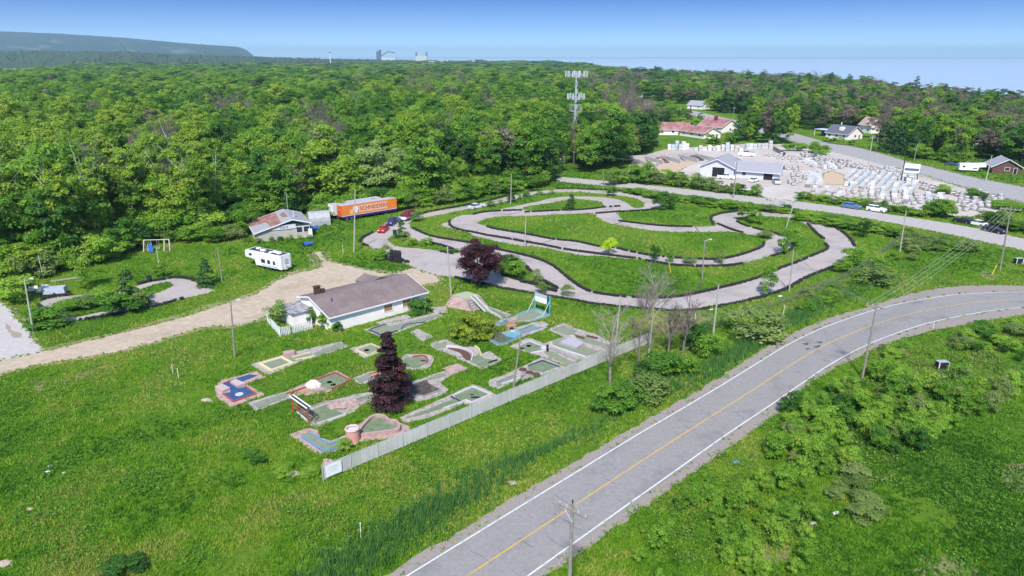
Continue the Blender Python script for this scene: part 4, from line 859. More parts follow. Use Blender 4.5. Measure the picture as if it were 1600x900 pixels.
q = MB(); q.tube([(*loc('A', '1215,242', o), .09), (*loc('A', '1215,242', o), .13)], .4, 10); q.build('rubber_patch', M_black, t)
t, o = golf('grey tee strip running behind the front purple maple', [('1100,460 1250,400 1360,400 1400,430 1160,510', M_slab)], [('1130,465 1250,425 1290,440 1170,492', M_carpg), ('1240,430 1320,412 1340,430 1260,452', M_tan)], [('1235,432 1320,405', M_redk, .12)], 'A')
t, o = golf('large green pool hole with a pink rock mound and a narrow arm', [('190,580 560,455 640,450 900,380 1150,335 1250,410 1000,500 900,600 800,625 430,790 340,745', M_slab)],
            [('350,590 560,505 640,510 680,570 790,628 440,742 350,690 225,625', M_carpet), ('930,432 1130,376 1215,402 970,470', M_carpet)], [('200,600 560,470 620,478', M_greyk, .10), ('440,755 800,632', M_whk, .12), ('930,475 1215,408', M_greyk, .1), ('200,610 345,735', M_whk, .14)], 'b')
rock(t, *loc('b', '735,530', o), 1.7, 1.0, .75, M_rockp, 5); rock(t, *loc('b', '880,505', o), 1.1, .7, .6, M_rockp, 6)
q = MB(); q.prism([(x - o[0], y - o[1]) for x, y in wp('b', '205,618 345,612 352,690 345,728')], 0, .115); q.build('rubber_mat', M_black, t)
# red hanging frame
A_, B_ = P(458, 645), P(482.5, 663); an = frame_of(A_, B_); L = math.dist(A_, B_)
t = thing('hanging_frame', 'rusty red timber frame with a white top board over the green pool hole', 'frame', (*A_, 0), an); M_rf = mat('rusty_red_paint', (.42, .09, .05), (.30, .09, .06), 4, .7)
for x in (0, L):
    q = MB(); q.box(x, 0, 0, .14, .14, 2.2); q.box(x, .9, 0, .1, .1, 1.2); q.build('post', M_rf, t)
q = MB(); q.box(L / 2, -.12, 2.1, L + .4, .1, .14); q.box(L / 2, .35, 2.1, L + .4, .1, .14); q.build('top_board', M_trim, t); q = MB(); q.box(L / 2, .1, 2.08, L + .3, .34, .05); q.build('top_panel', M_dark, t)
q = MB(); q.box(L / 2, 0, 1.35, L, .06, .1); q.box(L / 2, .05, .85, L, .06, .1); q.build('rail', M_rf, t)
t, o = golf('blue kerbed dogleg hole leading to the round pink tower and the heart pool', [('80,265 200,220 280,195 380,215 400,300 520,330 660,270 820,300 810,350 600,430 400,465 330,440', M_pinkc), ('790,290 800,170 880,110 960,50 1050,60 1130,130 1230,140 1335,190 1320,240 1200,290 900,325 810,332', M_pinkc, 's')],
            [('200,270 290,240 500,380 660,320 700,345 600,400 420,435 230,310', M_carpg), ('830,232 920,132 990,100 1060,108 1112,150 1180,160 1215,200 1190,238 1000,265 830,282', M_carpet, 's')],
            [('300,262 500,375 672,312', M_bluek, .16), ('215,300 430,440 510,440 605,405', M_bluek, .16), ('690,362 765,335', M_bluek, .16), ('822,232 915,126 990,92 1070,102 1118,144 1185,152 1225,200 1195,244 1000,274 825,290', M_pinkc, .42, 's', 'c', 'w')], 'c')
X, Y = loc('c', '745,318', o); q = MB(); q.tube([(X, Y, 0), (X, Y, 1.45)], .78, 18, .74, cap=False); q.build('pink_tower', mat('salmon_paint', (.62, .30, .25), (.55, .27, .23), 4, .8), t).name
q = MB(); q.torus((X, Y, 1.45), .70, .13, 20, 6); tw_ = q.build('tower_rim', mat('pale_salmon', (.64, .44, .40), None, 4, .8), t)
q = MB(); q.tube([(X, Y, 1.22), (X, Y, 1.30)], .66, 16); q.build('basin', mat('pale_blue_basin', (.52, .60, .72), None, 4, .5), t)
t, o = golf('long green strip ending in a white kerbed square pool with black rubber shapes', [('-111,921 100,830 430,680 680,560 800,600 950,680 880,720 680,790 600,765 200,925 0,965 -60,980', M_slab)],
            [('-40,930 480,722 560,760 100,905', M_carpet), ('490,690 685,605 870,680 670,760 610,735 545,755', M_carpet)], [('478,690 685,598 880,680 672,768 612,742 548,768', M_whk, .16), ('450,705 560,758', M_navyk, .16), ('370,830 550,765', M_whk, .12)], 'd')
for s_, a, b in (('675,680', .45, .25), ('712,708', .9, .4)): rock(t, *loc('d', s_, o), a, b, .22, M_black, 4, 'rubber_shape')
t, o = golf('flooded brown square pool right of the front purple maple', [('-100,560 170,490 200,470 400,410 480,430 430,480 330,540 420,620 390,662 120,750 -90,705', M_slab)], [('-60,600 190,510 200,552 340,622 180,690 0,655 -85,640', M_mud), ('190,500 340,442 400,470 210,522', M_carpg)], [('-85,655 0,668 150,700 345,628', M_greyk, .12)], 'd')
t, o = golf('bare pink concrete pad between the brown pool and the curved bed', [('360,390 520,330 645,390 455,462', M_pinkc)], [], [], 'd', name='concrete_pad')
t, o = golf('round ended pool with a thin dark kerb behind the front purple maple', [('-60,250 60,235 210,240 262,280 240,340 190,390 60,400 -80,370', M_slab, 's')], [('-60,290 50,270 170,280 192,312 150,352 70,385 -60,362', M_carpet, 's')], [('40,276 100,262 160,266 196,300 180,335', M_redk, .2, 's')], 'd')
rock(t, *loc('d', '145,312', o), .55, .35, .2, M_black, 7, 'rubber_shape')
t, o = golf('curved hole with a brown planted bed under the yellow green bush', [('220,130 270,95 410,75 560,160 700,150 780,230 870,200 1010,302 780,405 640,330 560,300 380,210 260,175', M_slab)], [('250,140 400,102 400,160 300,182', M_carpg), ('640,310 740,240 800,280 940,310 790,382', M_carpet), ('410,172 540,182 640,222 668,282 622,305 580,270 540,222', M_soil, 's')],
            [('400,165 500,166 580,185 660,222 685,262 670,305', M_whk, .28, 's'), ('710,160 750,190 770,250', M_yelk, .2, 's'), ('858,335 945,306', M_dark, .15)], 'd')
t, o = golf('navy kerbed pool with a long strip beside the clubhouse wall', [('140,380 310,330 520,290 700,245 772,270 540,352 290,440', M_slab)], [('190,380 310,342 360,352 720,260 740,272 405,386 290,427', M_carpg)], [('200,378 310,342', M_navyk, .16), ('185,384 285,430 405,392', M_navyk, .16), ('440,375 480,342 620,325', M_navyk, .12, 's')], 'g')
golf('bare concrete apron against the clubhouse wall', [('230,322 470,258 520,282 300,352', M_slab)], [], [], 'g', name='concrete_pad')
golf('cracked concrete pad between the navy pool and the front purple maple', [('500,400 560,370 690,432 600,472 560,440', M_slab)], [], [], 'g', name='concrete_pad')
golf('broken concrete pad beside the round green shrub', [('650,205 780,195 800,245 700,250', M_slab)], [], [], 'g', name='concrete_pad')
# stepped hut
ZT = 1.7
top = [P(u, v, ZT) for u, v in pix('f', '150,195 350,145 530,200 340,252')]; bt = [P(u, v, 0) for u, v in pix('f', '70,350 330,235 640,330 480,385')]
ox = sum(p[0] for p in top) / 4; oy = sum(p[1] for p in top) / 4
t = thing('putting_mound', 'pink stepped concrete hut with a green roof deck and a down ramp', 'mini golf hole', (ox, oy, 0)); rel = lambda p: (p[0] - ox, p[1] - oy)
top = [rel(p) for p in top]; fl, bk, rt, fr = top
base = [(fl[0] - 1.3, fl[1] - .7), (bk[0] - .2, bk[1] + .4), (rt[0] + 1.7, rt[1] - 1.3), (fr[0] + .7, fr[1] - .9)]
q = MB(); q.add([(x, y, 0) for x, y in base] + [(x, y, ZT) for x, y in top], [(3, 2, 1, 0) if False else (0, 1, 2, 3), (7, 6, 5, 4), (0, 3, 7, 4), (3, 2, 6, 7), (2, 1, 5, 6), (1, 0, 4, 5)]); q.build('hut_wall', M_pinkc, t)
q = MB(); q.prism(top, ZT + .003, ZT + .15); q.build('roof_deck', mat('pale_green_deck', (.30, .36, .22), (.36, .38, .26), 2, .9), t)
mx1, my1 = (base[0][0] + base[3][0]) / 2 + .3, (base[0][1] + base[3][1]) / 2; q = MB(); an = frame_of(base[0], base[3]); q.box(mx1 + .55, my1 + .12, 0, .8, .3, 1.15, an); q.build('opening', M_dark, t)
dirr = (base[2][0] + base[3][0] - top[2][0] - top[3][0]) / 2, (base[2][1] + base[3][1] - top[2][1] - top[3][1]) / 2
for side in (.18, .82):
    q = MB()
    for k in range(5):
        f_ = (k + .5) / 5; a = (fr[0] + (rt[0] - fr[0]) * side + dirr[0] * (f_ + .05), fr[1] + (rt[1] - fr[1]) * side + dirr[1] * (f_ + .05)); q.box(a[0], a[1], 0, .42, 1.0, ZT * (1 - f_) + .16, math.atan2(dirr[1], dirr[0]))
    q.build('steps', M_slab, t)
    q = MB()
    for k in range(5):
        f_ = (k + 1.02) / 5; a = (fr[0] + (rt[0] - fr[0]) * side + dirr[0] * (f_ + .05), fr[1] + (rt[1] - fr[1]) * side + dirr[1] * (f_ + .05)); q.box(a[0], a[1], 0, .05, .98, ZT * (1 - f_) + .22, math.atan2(dirr[1], dirr[0]))
    q.build('step_risers', M_dark, t)
a = (fr[0] + (rt[0] - fr[0]) * .5, fr[1] + (rt[1] - fr[1]) * .5); dl = math.hypot(*dirr); ex_ = (dirr[0] / dl, dirr[1] / dl); pe = (-ex_[1], ex_[0])
for nm, off, wd, hh, m_ in (('ramp_carpet', 0, .32, .10, M_carpg), ('ramp_side', .42, .07, .28, M_whk), ('ramp_side', -.42, .07, .28, M_whk)):
    q = MB(); v = []
    for s_, z in ((-.1, ZT + .16), (dl + 1.6, .02)):
        for w_ in (-wd, wd):
            for h_ in (0, hh): v.append((a[0] + ex_[0] * s_ + pe[0] * (off + w_), a[1] + ex_[1] * s_ + pe[1] * (off + w_), z + h_))
    q.add(v, [(0, 1, 3, 2), (4, 6, 7, 5), (1, 5, 7, 3), (0, 2, 6, 4), (0, 4, 5, 1), (2, 3, 7, 6)]); q.build(nm, m_, t)
q = MB()
for k in range(5): f_ = (k + .5) / 5; q.box(fl[0] + (base[0][0] - fl[0]) * f_ + .3, fl[1] + (base[0][1] - fl[1]) * f_ + .1, 0, .5, .9, ZT * (1 - f_) + .12, .5)
q.build('steps', M_rockp, t)
golf('green strip running down from the pink stepped hut', [('470,372 610,340 800,400 990,470 830,522 620,412', M_slab)], [('620,392 690,382 900,470 835,502', M_carpet)], [('600,372 820,500', M_whk, .1)], 'f')
X, Y = P(699, 491); t = thing('orange_post', 'thin orange post in front of the pink stepped hut', 'post', (X, Y, 0)); q = MB(); q.tube([(0, 0, 0), (0, 0, 1.7)], .06, 6); q.tube([(0, 0, 1.65), (.25, 0, 1.65)], .05, 5); q.build('shaft', mat('orange_paint', (.55, .28, .08), None, 4, .7), t)
# billboard hole
t, o = golf('teal kerbed pool hole with a pink block below the goal-like board', [('980,490 1280,382 1530,470 1250,562 1050,562 860,612 740,622 720,592 850,522', M_slab)], [('1050,482 1280,402 1400,460 1230,542 1040,542', M_carpg), ('770,596 900,552 1000,562 850,622', M_carpet)], [('1045,470 1290,388 1460,455', M_teal, .18), ('1240,560 1500,478', M_teal, .12), ('750,590 850,580 900,540', M_bluek, .16)], 'f')
q = MB(); q.box(*loc('f', '985,575', o), .05, 1.6, .6, .55, .45); q.build('pink_block', M_pinkc, t)
A_, B_ = P(*pix('f', '1296,398')[0]), P(*pix('f', '1500,470')[0]); an = frame_of(A_, B_); L = math.dist(A_, B_)
t = thing('goal_board', 'teal framed board with a blank white panel at the back of the golf course', 'board', (*A_, 0), an)
for x in (0, L):
    q = MB(); q.box(x, 0, 0, .16, .16, 3.3); q.build('post', M_teal, t); q = MB(); q.tube([(x - .1, -1.7, .05), (x, 0, 2.5)], .07, 5); q.build('brace', mat('pale_teal_brace', (.42, .55, .52), None, 4, .7), t)
q = MB(); q.box(L * .42, 0, 1.75, L * .8, .08, 1.45); bd = q.build('panel', M_pale, t); q = MB(); q.box(L * .42, -.055, 1.75, L * .78, .03, .85); q.build('white_panel', M_trim, bd)
q = MB(); q.box(L * .9, -.02, .9, L * .16, .1, 2.3); q.build('blue_panel', mat('petrol_blue', (.02, .10, .18), None, 4, .6), t); q = MB(); q.box(L / 2, 0, .05, L, .12, .12); q.build('rail', M_teal, t)
t, o = golf('light blue hole with a dark square pool beside the lamp pole', [('610,800 830,720 1010,650 1280,570 1420,560 1490,600 1420,672 1090,782 850,892 780,897', M_slab)], [('660,797 830,727 1010,790 822,870', mat('dark_carpet', (.07, .085, .06), (.12, .14, .09), 1.4, .9)), ('870,747 1040,682 1095,740 1062,782 1000,790', M_pond, 's'), ('1075,692 1270,622 1385,642 1110,722', M_carpg)],
            [('640,800 830,720', M_greyk, .16), ('650,812 815,880 1020,800 1090,750', M_bluek, .16, 's'), ('1070,690 1270,615', M_bluek, .14), ('1110,730 1380,650', M_bluek, .14)], 'f')
q = MB(); q.box(*loc('f', '962,668', o), .05, 1.4, .7, .75, .45); bx_ = q.build('small_hut', M_tan, t); q = MB(); q.box(*loc('f', '966,680', o), .06, .5, .5, .5, .45); q.build('opening', M_dark, bx_)
t, o = golf('grey green pool hole with a black post and a long strip to the fence', [('240,350 410,260 470,265 640,330 960,480 930,512 860,552 800,532 480,420', M_slab)], [('340,352 450,302 600,360 590,392 470,412', M_carpet), ('600,402 690,402 905,522 840,542 620,432', M_carpg)], [('330,352 450,296 610,362', M_whk, .14), ('465,418 600,395', M_whk, .12), ('660,370 950,500', M_greyk, .1)], 'e')
X, Y = loc('e', '635,402', o); q = MB(); q.box(X, Y, .05, .3, .3, 1.1); q.build('black_post', M_dark, t); q = MB(); q.box(*loc('e', '600,375', o), .05, .9, .6, .3, .5); q.build('step_block', M_whk, t)
for s_ in ('440,345', '368,370'): q = MB(); q.tube([(*loc('e', s_, o), .09), (*loc('e', s_, o), .13)], .38, 10); q.build('rubber_patch', M_black, t)
t, o = golf('square pool hole with two brown discs nearest the lamp pole', [('340,572 570,460 850,570 640,640 520,650 340,702 120,792 20,752 30,692 170,652 300,592', M_slab)], [('430,562 580,507 740,560 590,617 540,612 440,592', M_carpet), ('100,732 300,652 330,672 110,772', M_carpg)], [('440,556 580,500 755,562', M_navyk, .14), ('110,722 280,655', M_greyk, .14), ('160,745 340,680', M_whk, .12)], 'e')
for s_ in ('380,592', '518,640', '450,622'): q = MB(); X, Y = loc('e', s_, o); q.tube([(X, Y, .05), (X, Y, .2)], .55, 14, .5); q.build('brown_disc', M_soil, t)
t, o = golf('long pale hole at the back right end of the course by the fence', [('640,170 800,100 910,150 1110,210 1300,300 1330,332 1280,382 980,292 820,252', M_slab)], [('700,182 810,142 950,192 900,222 840,232', M_carpg), ('900,252 1000,232 1290,342 1250,372', M_carpg)], [('690,180 810,135 900,165', M_greyk, .12), ('910,240 1010,268', M_soil, .2, 'w'), ('1050,245 1150,268', M_soil, .18, 'w'), ('960,290 1270,372', M_greyk, .1)], 'e')
rock(t, *loc('e', '830,175', o), 1.5, .3, .12, M_mud, 9, 'rubber_shape')
t, o = golf('hole with a raised grey platform between two green strips by the fence', [('580,320 770,260 860,240 1000,280 1290,382 1030,482 960,482', M_slab)], [('690,312 790,282 1180,402 1040,452 720,352', M_carpg)], [('690,305 790,275', M_greyk, .12), ('680,320 700,350 1030,460', M_whk, .14, 's')], 'e')
q = MB(); q.prism([(x - o[0], y - o[1]) for x, y in wp('e', '760,322 900,270 1020,332 940,382')], 0, .45); q.build('raised_platform', mat('lilac_grey_concrete', (.40, .38, .42), (.34, .33, .37), 3, .85), t)
rock(t, *loc('e', '880,250', o), 1.0, .8, .4, M_slab, 10); rock(t, *loc('e', '1080,420', o), .6, .5, .12, M_mud, 11, 'rubber_shape')
X, Y = P(518, 726); t = thing('stone_heap', 'heap of broken pink stone at the near end of the slatted fence', 'rubble', (X, Y, 0))
for k in range(8): rock(t, rr_.uniform(-.7, .7), rr_.uniform(-.4, .4), rr_.uniform(.3, .6), rr_.uniform(.25, .45), rr_.uniform(.3, .7), M_rockp, 30 + k, 'stone', 7)
# ================================================================== SLATTED FENCE
FA, FB = P(505, 752), P(1018, 535); an = frame_of(FA, FB); L = math.dist(FA, FB)
t = thing('slatted_fence', 'long pale slatted chain-link fence along the roadside edge of the golf course', 'fence', (*FA, 0), an)
M_slat = mat('pale_slat', (.52, .51, .47), (.43, .42, .39), 1.2, .7, c3=(.58, .57, .55), s3=.15)
q = MB(); n = int(L / .16)
for i in range(n): q.box(i * .16 + .08, 0, .12, .135, .03, 1.55 + rr_.uniform(-.03, .03), rr_.uniform(-.12, .12))
sl_ = q.build('slats', M_slat, t); q = MB()
for z in (.2, 1.72): q.tube([(0, .05, z), (L, .05, z)], .035, 6)
q.build('top_rail', M_galv, t)
for i in range(int(L / 3.1) + 1): q = MB(); q.tube([(i * 3.1, -.07, 0), (i * 3.1, -.07, 1.85)], .045, 6); q.build('post', M_pale, t)
t = thing('banner_board', 'white notice board fixed to the near end of the slatted fence', 'sign', (*FA, 0), an); q = MB(); q.box(1.15, -.14, .35, 1.75, .04, 1.3); b_o = q.build('board', M_trim, t)
q = MB()
for k_, (w_, z) in enumerate(((.9, 1.3), (1.1, 1.1), (.7, .9))): q.box(1.15, -.165, z, w_, .006, .06)
q.build('faint_print', mat('faint_grey_print', (.55, .58, .62), None, 4, .8), b_o)
# ================================================================== POLES AND WIRES
M_pole = mat('weathered_pole', (.30, .27, .24), (.21, .19, .17), 1.5, .9, .3); M_polep = mat('pale_pole', (.44, .42, .38), (.34, .32, .29), 1.5, .9)
POLE = {}
def pole(key, label, u, vb, vt, ut=None, r=.15, kind='plain', m=None, hgt=None, arm_ang=0.0, name='utility_pole', wd=2.4):
    X, Y, h = base_top(u, vb, vt); h = hgt or h
    lean = 0.0
    if ut is not None:   # tilt so the top stands where the photo has it
        d = Y * ct - (h - H) * st; xt = (ut - 800) / FPX * d; lean = xt - X
        lean = max(-1.6, min(1.6, lean))
    t = thing(name, label, 'lamp post' if kind == 'lamp' else 'utility pole', (X, Y, 0))
    q = MB(); q.tube([(0, 0, -.1), (lean, 0, h)], r, 8, r * .65); q.build('shaft', m or M_pole, t)
    if kind == 'cross':
        c_, s_ = math.cos(arm_ang), math.sin(arm_ang); q = MB(); q.box(lean * .95, 0, h - .75, wd, .13, .16, arm_ang); ca = q.build('crossarm', m or M_pole, t)
        for f_ in (-.46, -.2, .2, .46): g = MB(); g.tube([(lean * .95 + c_ * wd * f_, s_ * wd * f_, h - .6), (lean * .95 + c_ * wd * f_, s_ * wd * f_, h - .36)], .06, 6); g.build('insulator', M_pale, ca)
        for f_ in (-.3, .3): g = MB(); g.tube([(lean * .93, .1, h - 1.5), (lean * .95 + c_ * wd * f_, s_ * wd * f_ + .08, h - .72)], .03, 4); g.build('brace', M_galv, ca)
    if kind == 'lamp':
        q = MB(); q.tube([(lean, 0, h - .3), (lean + .9 * math.cos(arm_ang), .9 * math.sin(arm_ang), h + .1)], .04, 5); am = q.build('lamp_arm', M_galv, t)
        q = MB(); q.box(lean + 1.15 * math.cos(arm_ang), 1.15 * math.sin(arm_ang), h, .6, .28, .18, arm_ang, taper=.04); q.build('lamp_head', M_pale, am)
    POLE[key] = (X + lean * .95, Y, h); return t
X0, Y0 = 4.15, 40.0
t = thing('utility_pole', 'utility pole with a bare crossarm standing nearest at the bottom of the road', 'utility pole', (X0, Y0, 0)); q = MB(); q.tube([(0, 0, -.2), (.05, 0, 10.7)], .17, 10, .12); q.build('shaft', M_pole, t)
q = MB(); q.box(0.05, -.05, 10.0, 2.5, .14, .17, rad(-42)); ca = q.build('crossarm', M_pole, t)
for f_ in (-1.1, -.5, .5, 1.1): g = MB(); g.tube([(.05 + f_ * .743, -.05 - f_ * .67, 10.17), (.05 + f_ * .743, -.05 - f_ * .67, 10.38)], .05, 6); g.build('insulator', M_pale, ca)
for f_ in (-.7, .7): g = MB(); g.tube([(.05, -.17, 9.2), (.05 + f_ * .743, -.15 - f_ * .67, 10.05)], .025, 4); g.build('brace', M_galv, ca)
q = MB(); q.tube([(.05, 0, 10.6), (.05, 0, 10.95)], .05, 6); q.build('cap_insulator', M_dark, t); POLE['A'] = (X0, Y0, 10.3)
pole('B', 'crossarm utility pole on the right verge at the road bend', 1347, 591, 472, 1371, .16, 'cross', arm_ang=rad(-35))
pole('C', 'tall crossarm pole between the black cars and the road bend', 1562, 424, 322, 1580, .17, 'cross', arm_ang=rad(-30), wd=3.4)
pole('h1', 'highway pole with a pale base in front of the stone yard', 1356, 261, 212, 1364, .2, 'cross', M_polep, arm_ang=.2)
pole('h2', 'pale pole right of the bungalow drive', 1371, 224, 200, 1374, .2, m=M_polep)
pole('h3', 'pale highway pole rising from the dark spruces', 1420, 226, 193, 1424, .2, m=M_polep)
pole('h4', 'short dark pole on the lawn verge before the spruces', 1428, 251, 224, 1434, .18)
pole('h5', 'leaning pale pole in front of the log cabin', 1540, 283, 243, 1550, .2, m=M_polep)
pole('h6', 'highway pole near the motel lodge', 1144, 201, 167, None, .2, 'cross', arm_ang=.6)
pole('s1', 'pole at the side road opposite the stone yard office', 1146, 309, 246, 1152, .17, 'cross', arm_ang=.3)
pole('t1', 'pole by the upper edge of the kart track near the silver coupe', 798, 319, 272, 799, .13, m=M_polep)
pole('t2', 'pole in the middle of the inner kart island', 820, 386, 333, 822, .13, m=M_polep)
pole('t3', 'light pole inside the lower bend of the kart track', 1097, 437, 375, 1101, .14, 'lamp', arm_ang=.2)
pole('t4', 'pale pole leaning across the right hand kart island', 1228, 357, 306, 1244, .14, m=M_polep)
pole('t5', 'pale pole at the outer edge of the lower right kart lane', 1233, 455, 391, 1240, .14, m=M_polep)
pole('t6', 'pale pole below the kart track beside the big round shrub', 1114, 527, 445, 1123, .15, m=M_polep)
pole('t7', 'pale pole in the meadow right of the kart track', 1406, 394, 329, 1416, .15, m=M_polep)
pole('t8', 'pole at the far top end of the kart track', 943, 303, 268, 943, .13)
pole('w1', 'wooden pole at the forest edge left of the cell tower', 852, 268, 222, 853, .16)
pole('w2', 'grey pole beside the white equipment shelter', 882, 262, 233, 883, .16)
pole('p1', 'pale pole in front of the orange trailer', 553, 394, 297, 555, .17, m=M_polep)
pole('p2', 'pole left of the back purple maple with a wire frame arm', 705, 462, 385, 699, .15, m=M_polep)
pole('p3', 'lamp pole beside the dirt drive left of the clubhouse', 367, 558, 469, 360, .14, 'lamp', arm_ang=0)
pole('p4', 'leaning lamp pole rising through the slatted fence', 801, 614, 521, 814, .13, 'lamp', arm_ang=2.6)
pole('p5', 'grey leaning pole between the pale lot and the small kart loop', 52, 518, 436, 38, .15, 'lamp', M_polep, arm_ang=0)
pole('p6', 'short dark pole right of the small kart loop', 347, 439, 388, 340, .14)
pole('p7', 'slim grey pole among the bare trees by the fence end', 961, 545, 462, 970, .13, m=M_polep)
X, Y = P(705, 462); t = thing('wire_frame', 'dark cable bracket strung from the pole to the back purple maple', 'cable', (X, Y, 6)); q = MB(); q.tube([(-.3, 0, 2.2), (2.2, 1.2, 1.9), (4.8, 2.0, 3.0)], .1, 5); q.tube([(-.3, 0, 2.6), (2.4, 1.2, 2.2), (4.8, 2.0, 3.3)], .06, 4); q.build('cable', M_dark, t)
def wire(a, b, sag, label, off=(0, 0), r=.016):
    n = 14; pts = []
    for i in range(n + 1):
        s_ = i / n; pts.append((a[0] + (b[0] - a[0]) * s_ - a[0] + off[0], a[1] + (b[1] - a[1]) * s_ - a[1] + off[1], a[2] + (b[2] - a[2]) * s_ - 4 * sag * s_ * (1 - s_)))
    t = MB(); t.tube(pts, r, 4, cap=False); o = t.build('power_line', M_wire); o.location = (a[0], a[1], 0); tag(o, label, 'power line', 'power lines strung between the roadside poles'); return o
M_wire = mat('dull_wire', (.38, .38, .38), None, 5, .5)
up = lambda k, dz=-.4: (POLE[k][0], POLE[k][1], POLE[k][2] + dz)
for f_ in (-1.0, -.4, .4, 1.0): wire(up('B'), up('C'), .9, 'thin pale wire between the bend pole and the tall pole by the black cars', (f_ * .8, -f_ * .6), .02)
for f_ in (-1.0, 1.0): wire(up('B'), up('t5', -.3), .9, 'thin wire from the bend pole back to the kart track pole', (0, f_ * .4), .018)
wire(up('w1', -.4), up('w2', -.3), .5, 'thin wire along the forest edge left of the cell tower', r=.03); wire(up('w2', -.5), up('s1', -.5), 2.0, 'long thin wire from the cell tower compound to the side road pole', r=.03)
wire(up('t3', -.4), up('t6', -.3), .6, 'thin wire crossing the lower kart lane between two poles')
# guy markers, stakes, small posts
M_yelp = mat('yellow_marker', (.70, .55, .05), None, 4, .6)
for u, v, l_, a in ((1048, 426, 'yellow guy marker on the lower kart island', .5), (1549, 430, 'yellow guy marker leaning at the foot of the tall pole', -.6)):
    X, Y = P(u, v); t = MB(); t.tube([(0, 0, 0), (-a * 1.0, 0, 2.0)], .09, 6); t.tube([(-a * 1.0, 0, 2.0), (-a * 1.5, 0, 3.0)], .02, 4); o = t.build('guy_marker', M_yelp); o.location = (X, Y, 0); tag(o, l_, 'marker')
for u, v, h, l_ in ((564, 842, 1.6, 'thin white marker stake in the ditch grass'), (270, 583, 1.2, 'left white stake in the front meadow'), (279, 591, 1.3, 'right white stake in the front meadow'), (536, 397, 1.9, 'leaning white stake left of the tall pale pole'), (1223, 497, 2.2, 'slim grey post at the lower kart lane shrubs'),
                    (1366, 359, 1.6, 'white topped stake in the meadow right of the kart track'), (1085, 505, 1.5, 'stub of a broken grey post below the kart track'), (1457, 516, 1.3, 'small marker post on the inside of the road bend'), (68, 436, 4.5, 'thin bare post behind the scrap heap'), (248, 412, 3.5, 'thin wire post in the upper lawn')):
    X, Y = P(u, v); t = MB(); t.tube([(0, 0, 0), (.05, 0, h)], .035, 6); t.box(.05, 0, h, .09, .09, .08); o = t.build('marker_stake', M_trim); o.location = (X, Y, 0); tag(o, l_, 'stake')
# chain-link fence through the verge
CP = wp('p', '1040,534 1100,519 1160,496 1209,482 1270,458 1334,431 1402,380 1432,371'); CP = resample(CP, 3.0)
ox, oy = CP[0]; t = thing('chain_link_fence', 'old dark chain-link fence through the weeds between the kart track and the road', 'fence', (ox, oy, 0)); M_cl = mat('old_fence_steel', (.10, .105, .10), (.16, .16, .15), 4, .7)
qm = MB()
for a, b in zip(CP, CP[1:]):
    for z in (.25, .6, .95, 1.3, 1.55): qm.tube([(a[0] - ox, a[1] - oy, z), (b[0] - ox, b[1] - oy, z)], .012 if z < 1.5 else .025, 4, cap=False)
    for k_ in range(8):
        f0 = k_ / 8; f1 = (k_ + 1) / 8; g0 = (a[0] + (b[0] - a[0]) * f0 - ox, a[1] + (b[1] - a[1]) * f0 - oy); g1 = (a[0] + (b[0] - a[0]) * f1 - ox, a[1] + (b[1] - a[1]) * f1 - oy)
        qm.tube([(*g0, .1), (*g1, 1.5)], .012, 3, cap=False); qm.tube([(*g1, .1), (*g0, 1.5)], .012, 3, cap=False)
qm.build('mesh_wire', M_cl, t)
for a in CP: q = MB(); q.tube([(a[0] - ox, a[1] - oy, 0), (a[0] - ox, a[1] - oy, 1.7)], .045, 5); q.build('post', M_cl, t)
# roadside sign of the stone yard, utility cabinets
X, Y = P(1421, 285); t = thing('roadside_sign', 'pale roadside signboard with a dark landscape strip at the stone yard', 'sign', (X, Y, 0), rad(-30)); q = MB()
q.box(0, 0, 3.2, 4.6, .2, 3.0); bd = q.build('board', M_trim, t); q = MB(); q.box(0, -.12, 3.9, 4.2, .03, .8); q.build('picture_strip', mat('slate_strip', (.12, .15, .19), None, 4, .7), bd)
for x in (-2.5,): q = MB(); q.box(x, 0, 0, .3, .3, 8.5); q.build('post', M_dark, t)
q = MB(); q.box(2.0, 0, 0, .25, .25, 3.2); q.build('post', M_dark, t)
for u, v, l_ in ((1590, 412, 'dark utility cabinet with white legs by the side road'), (1470, 577, 'black utility cabinet with pale bars in the rough right of the road')):
    X, Y = P(u, v); t = thing('utility_cabinet', l_, 'cabinet', (X, Y, 0), .1); q = MB(); q.box(0, 0, .35, 1.5, .8, .8, taper=.05); q.build('box', M_dark, t); q = MB(); q.box(0, 0, 1.16, 1.5, .8, .06); q.build('lid', M_galv, t)
    for a in (-.7, .7): q = MB(); q.box(a, -.45, 0, .1, .1, 1.15); q.build('leg', M_trim, t)
for u, v, l_, m_ in ((1150, 722, 'small pale blue puddle cover on the verge', M_bluek), (1219, 463, 'white board lying in the grass below the lower kart lane', M_trim), (1270, 818, 'grey plank lying in the rough', M_pale), (1425, 683, 'white scrap lying in the upper rough', M_trim), (1112, 484, 'small white slab at the kart lane edge', M_trim), (1306, 802, 'pale stone in the right rough', M_rockw)):
    X, Y = P(u, v); q = MB(); q.box(0, 0, .02, .7, .3, .1, .3, taper=.05); o = q.build('scrap_board', m_); o.location = (X, Y, 0); tag(o, l_, 'debris')
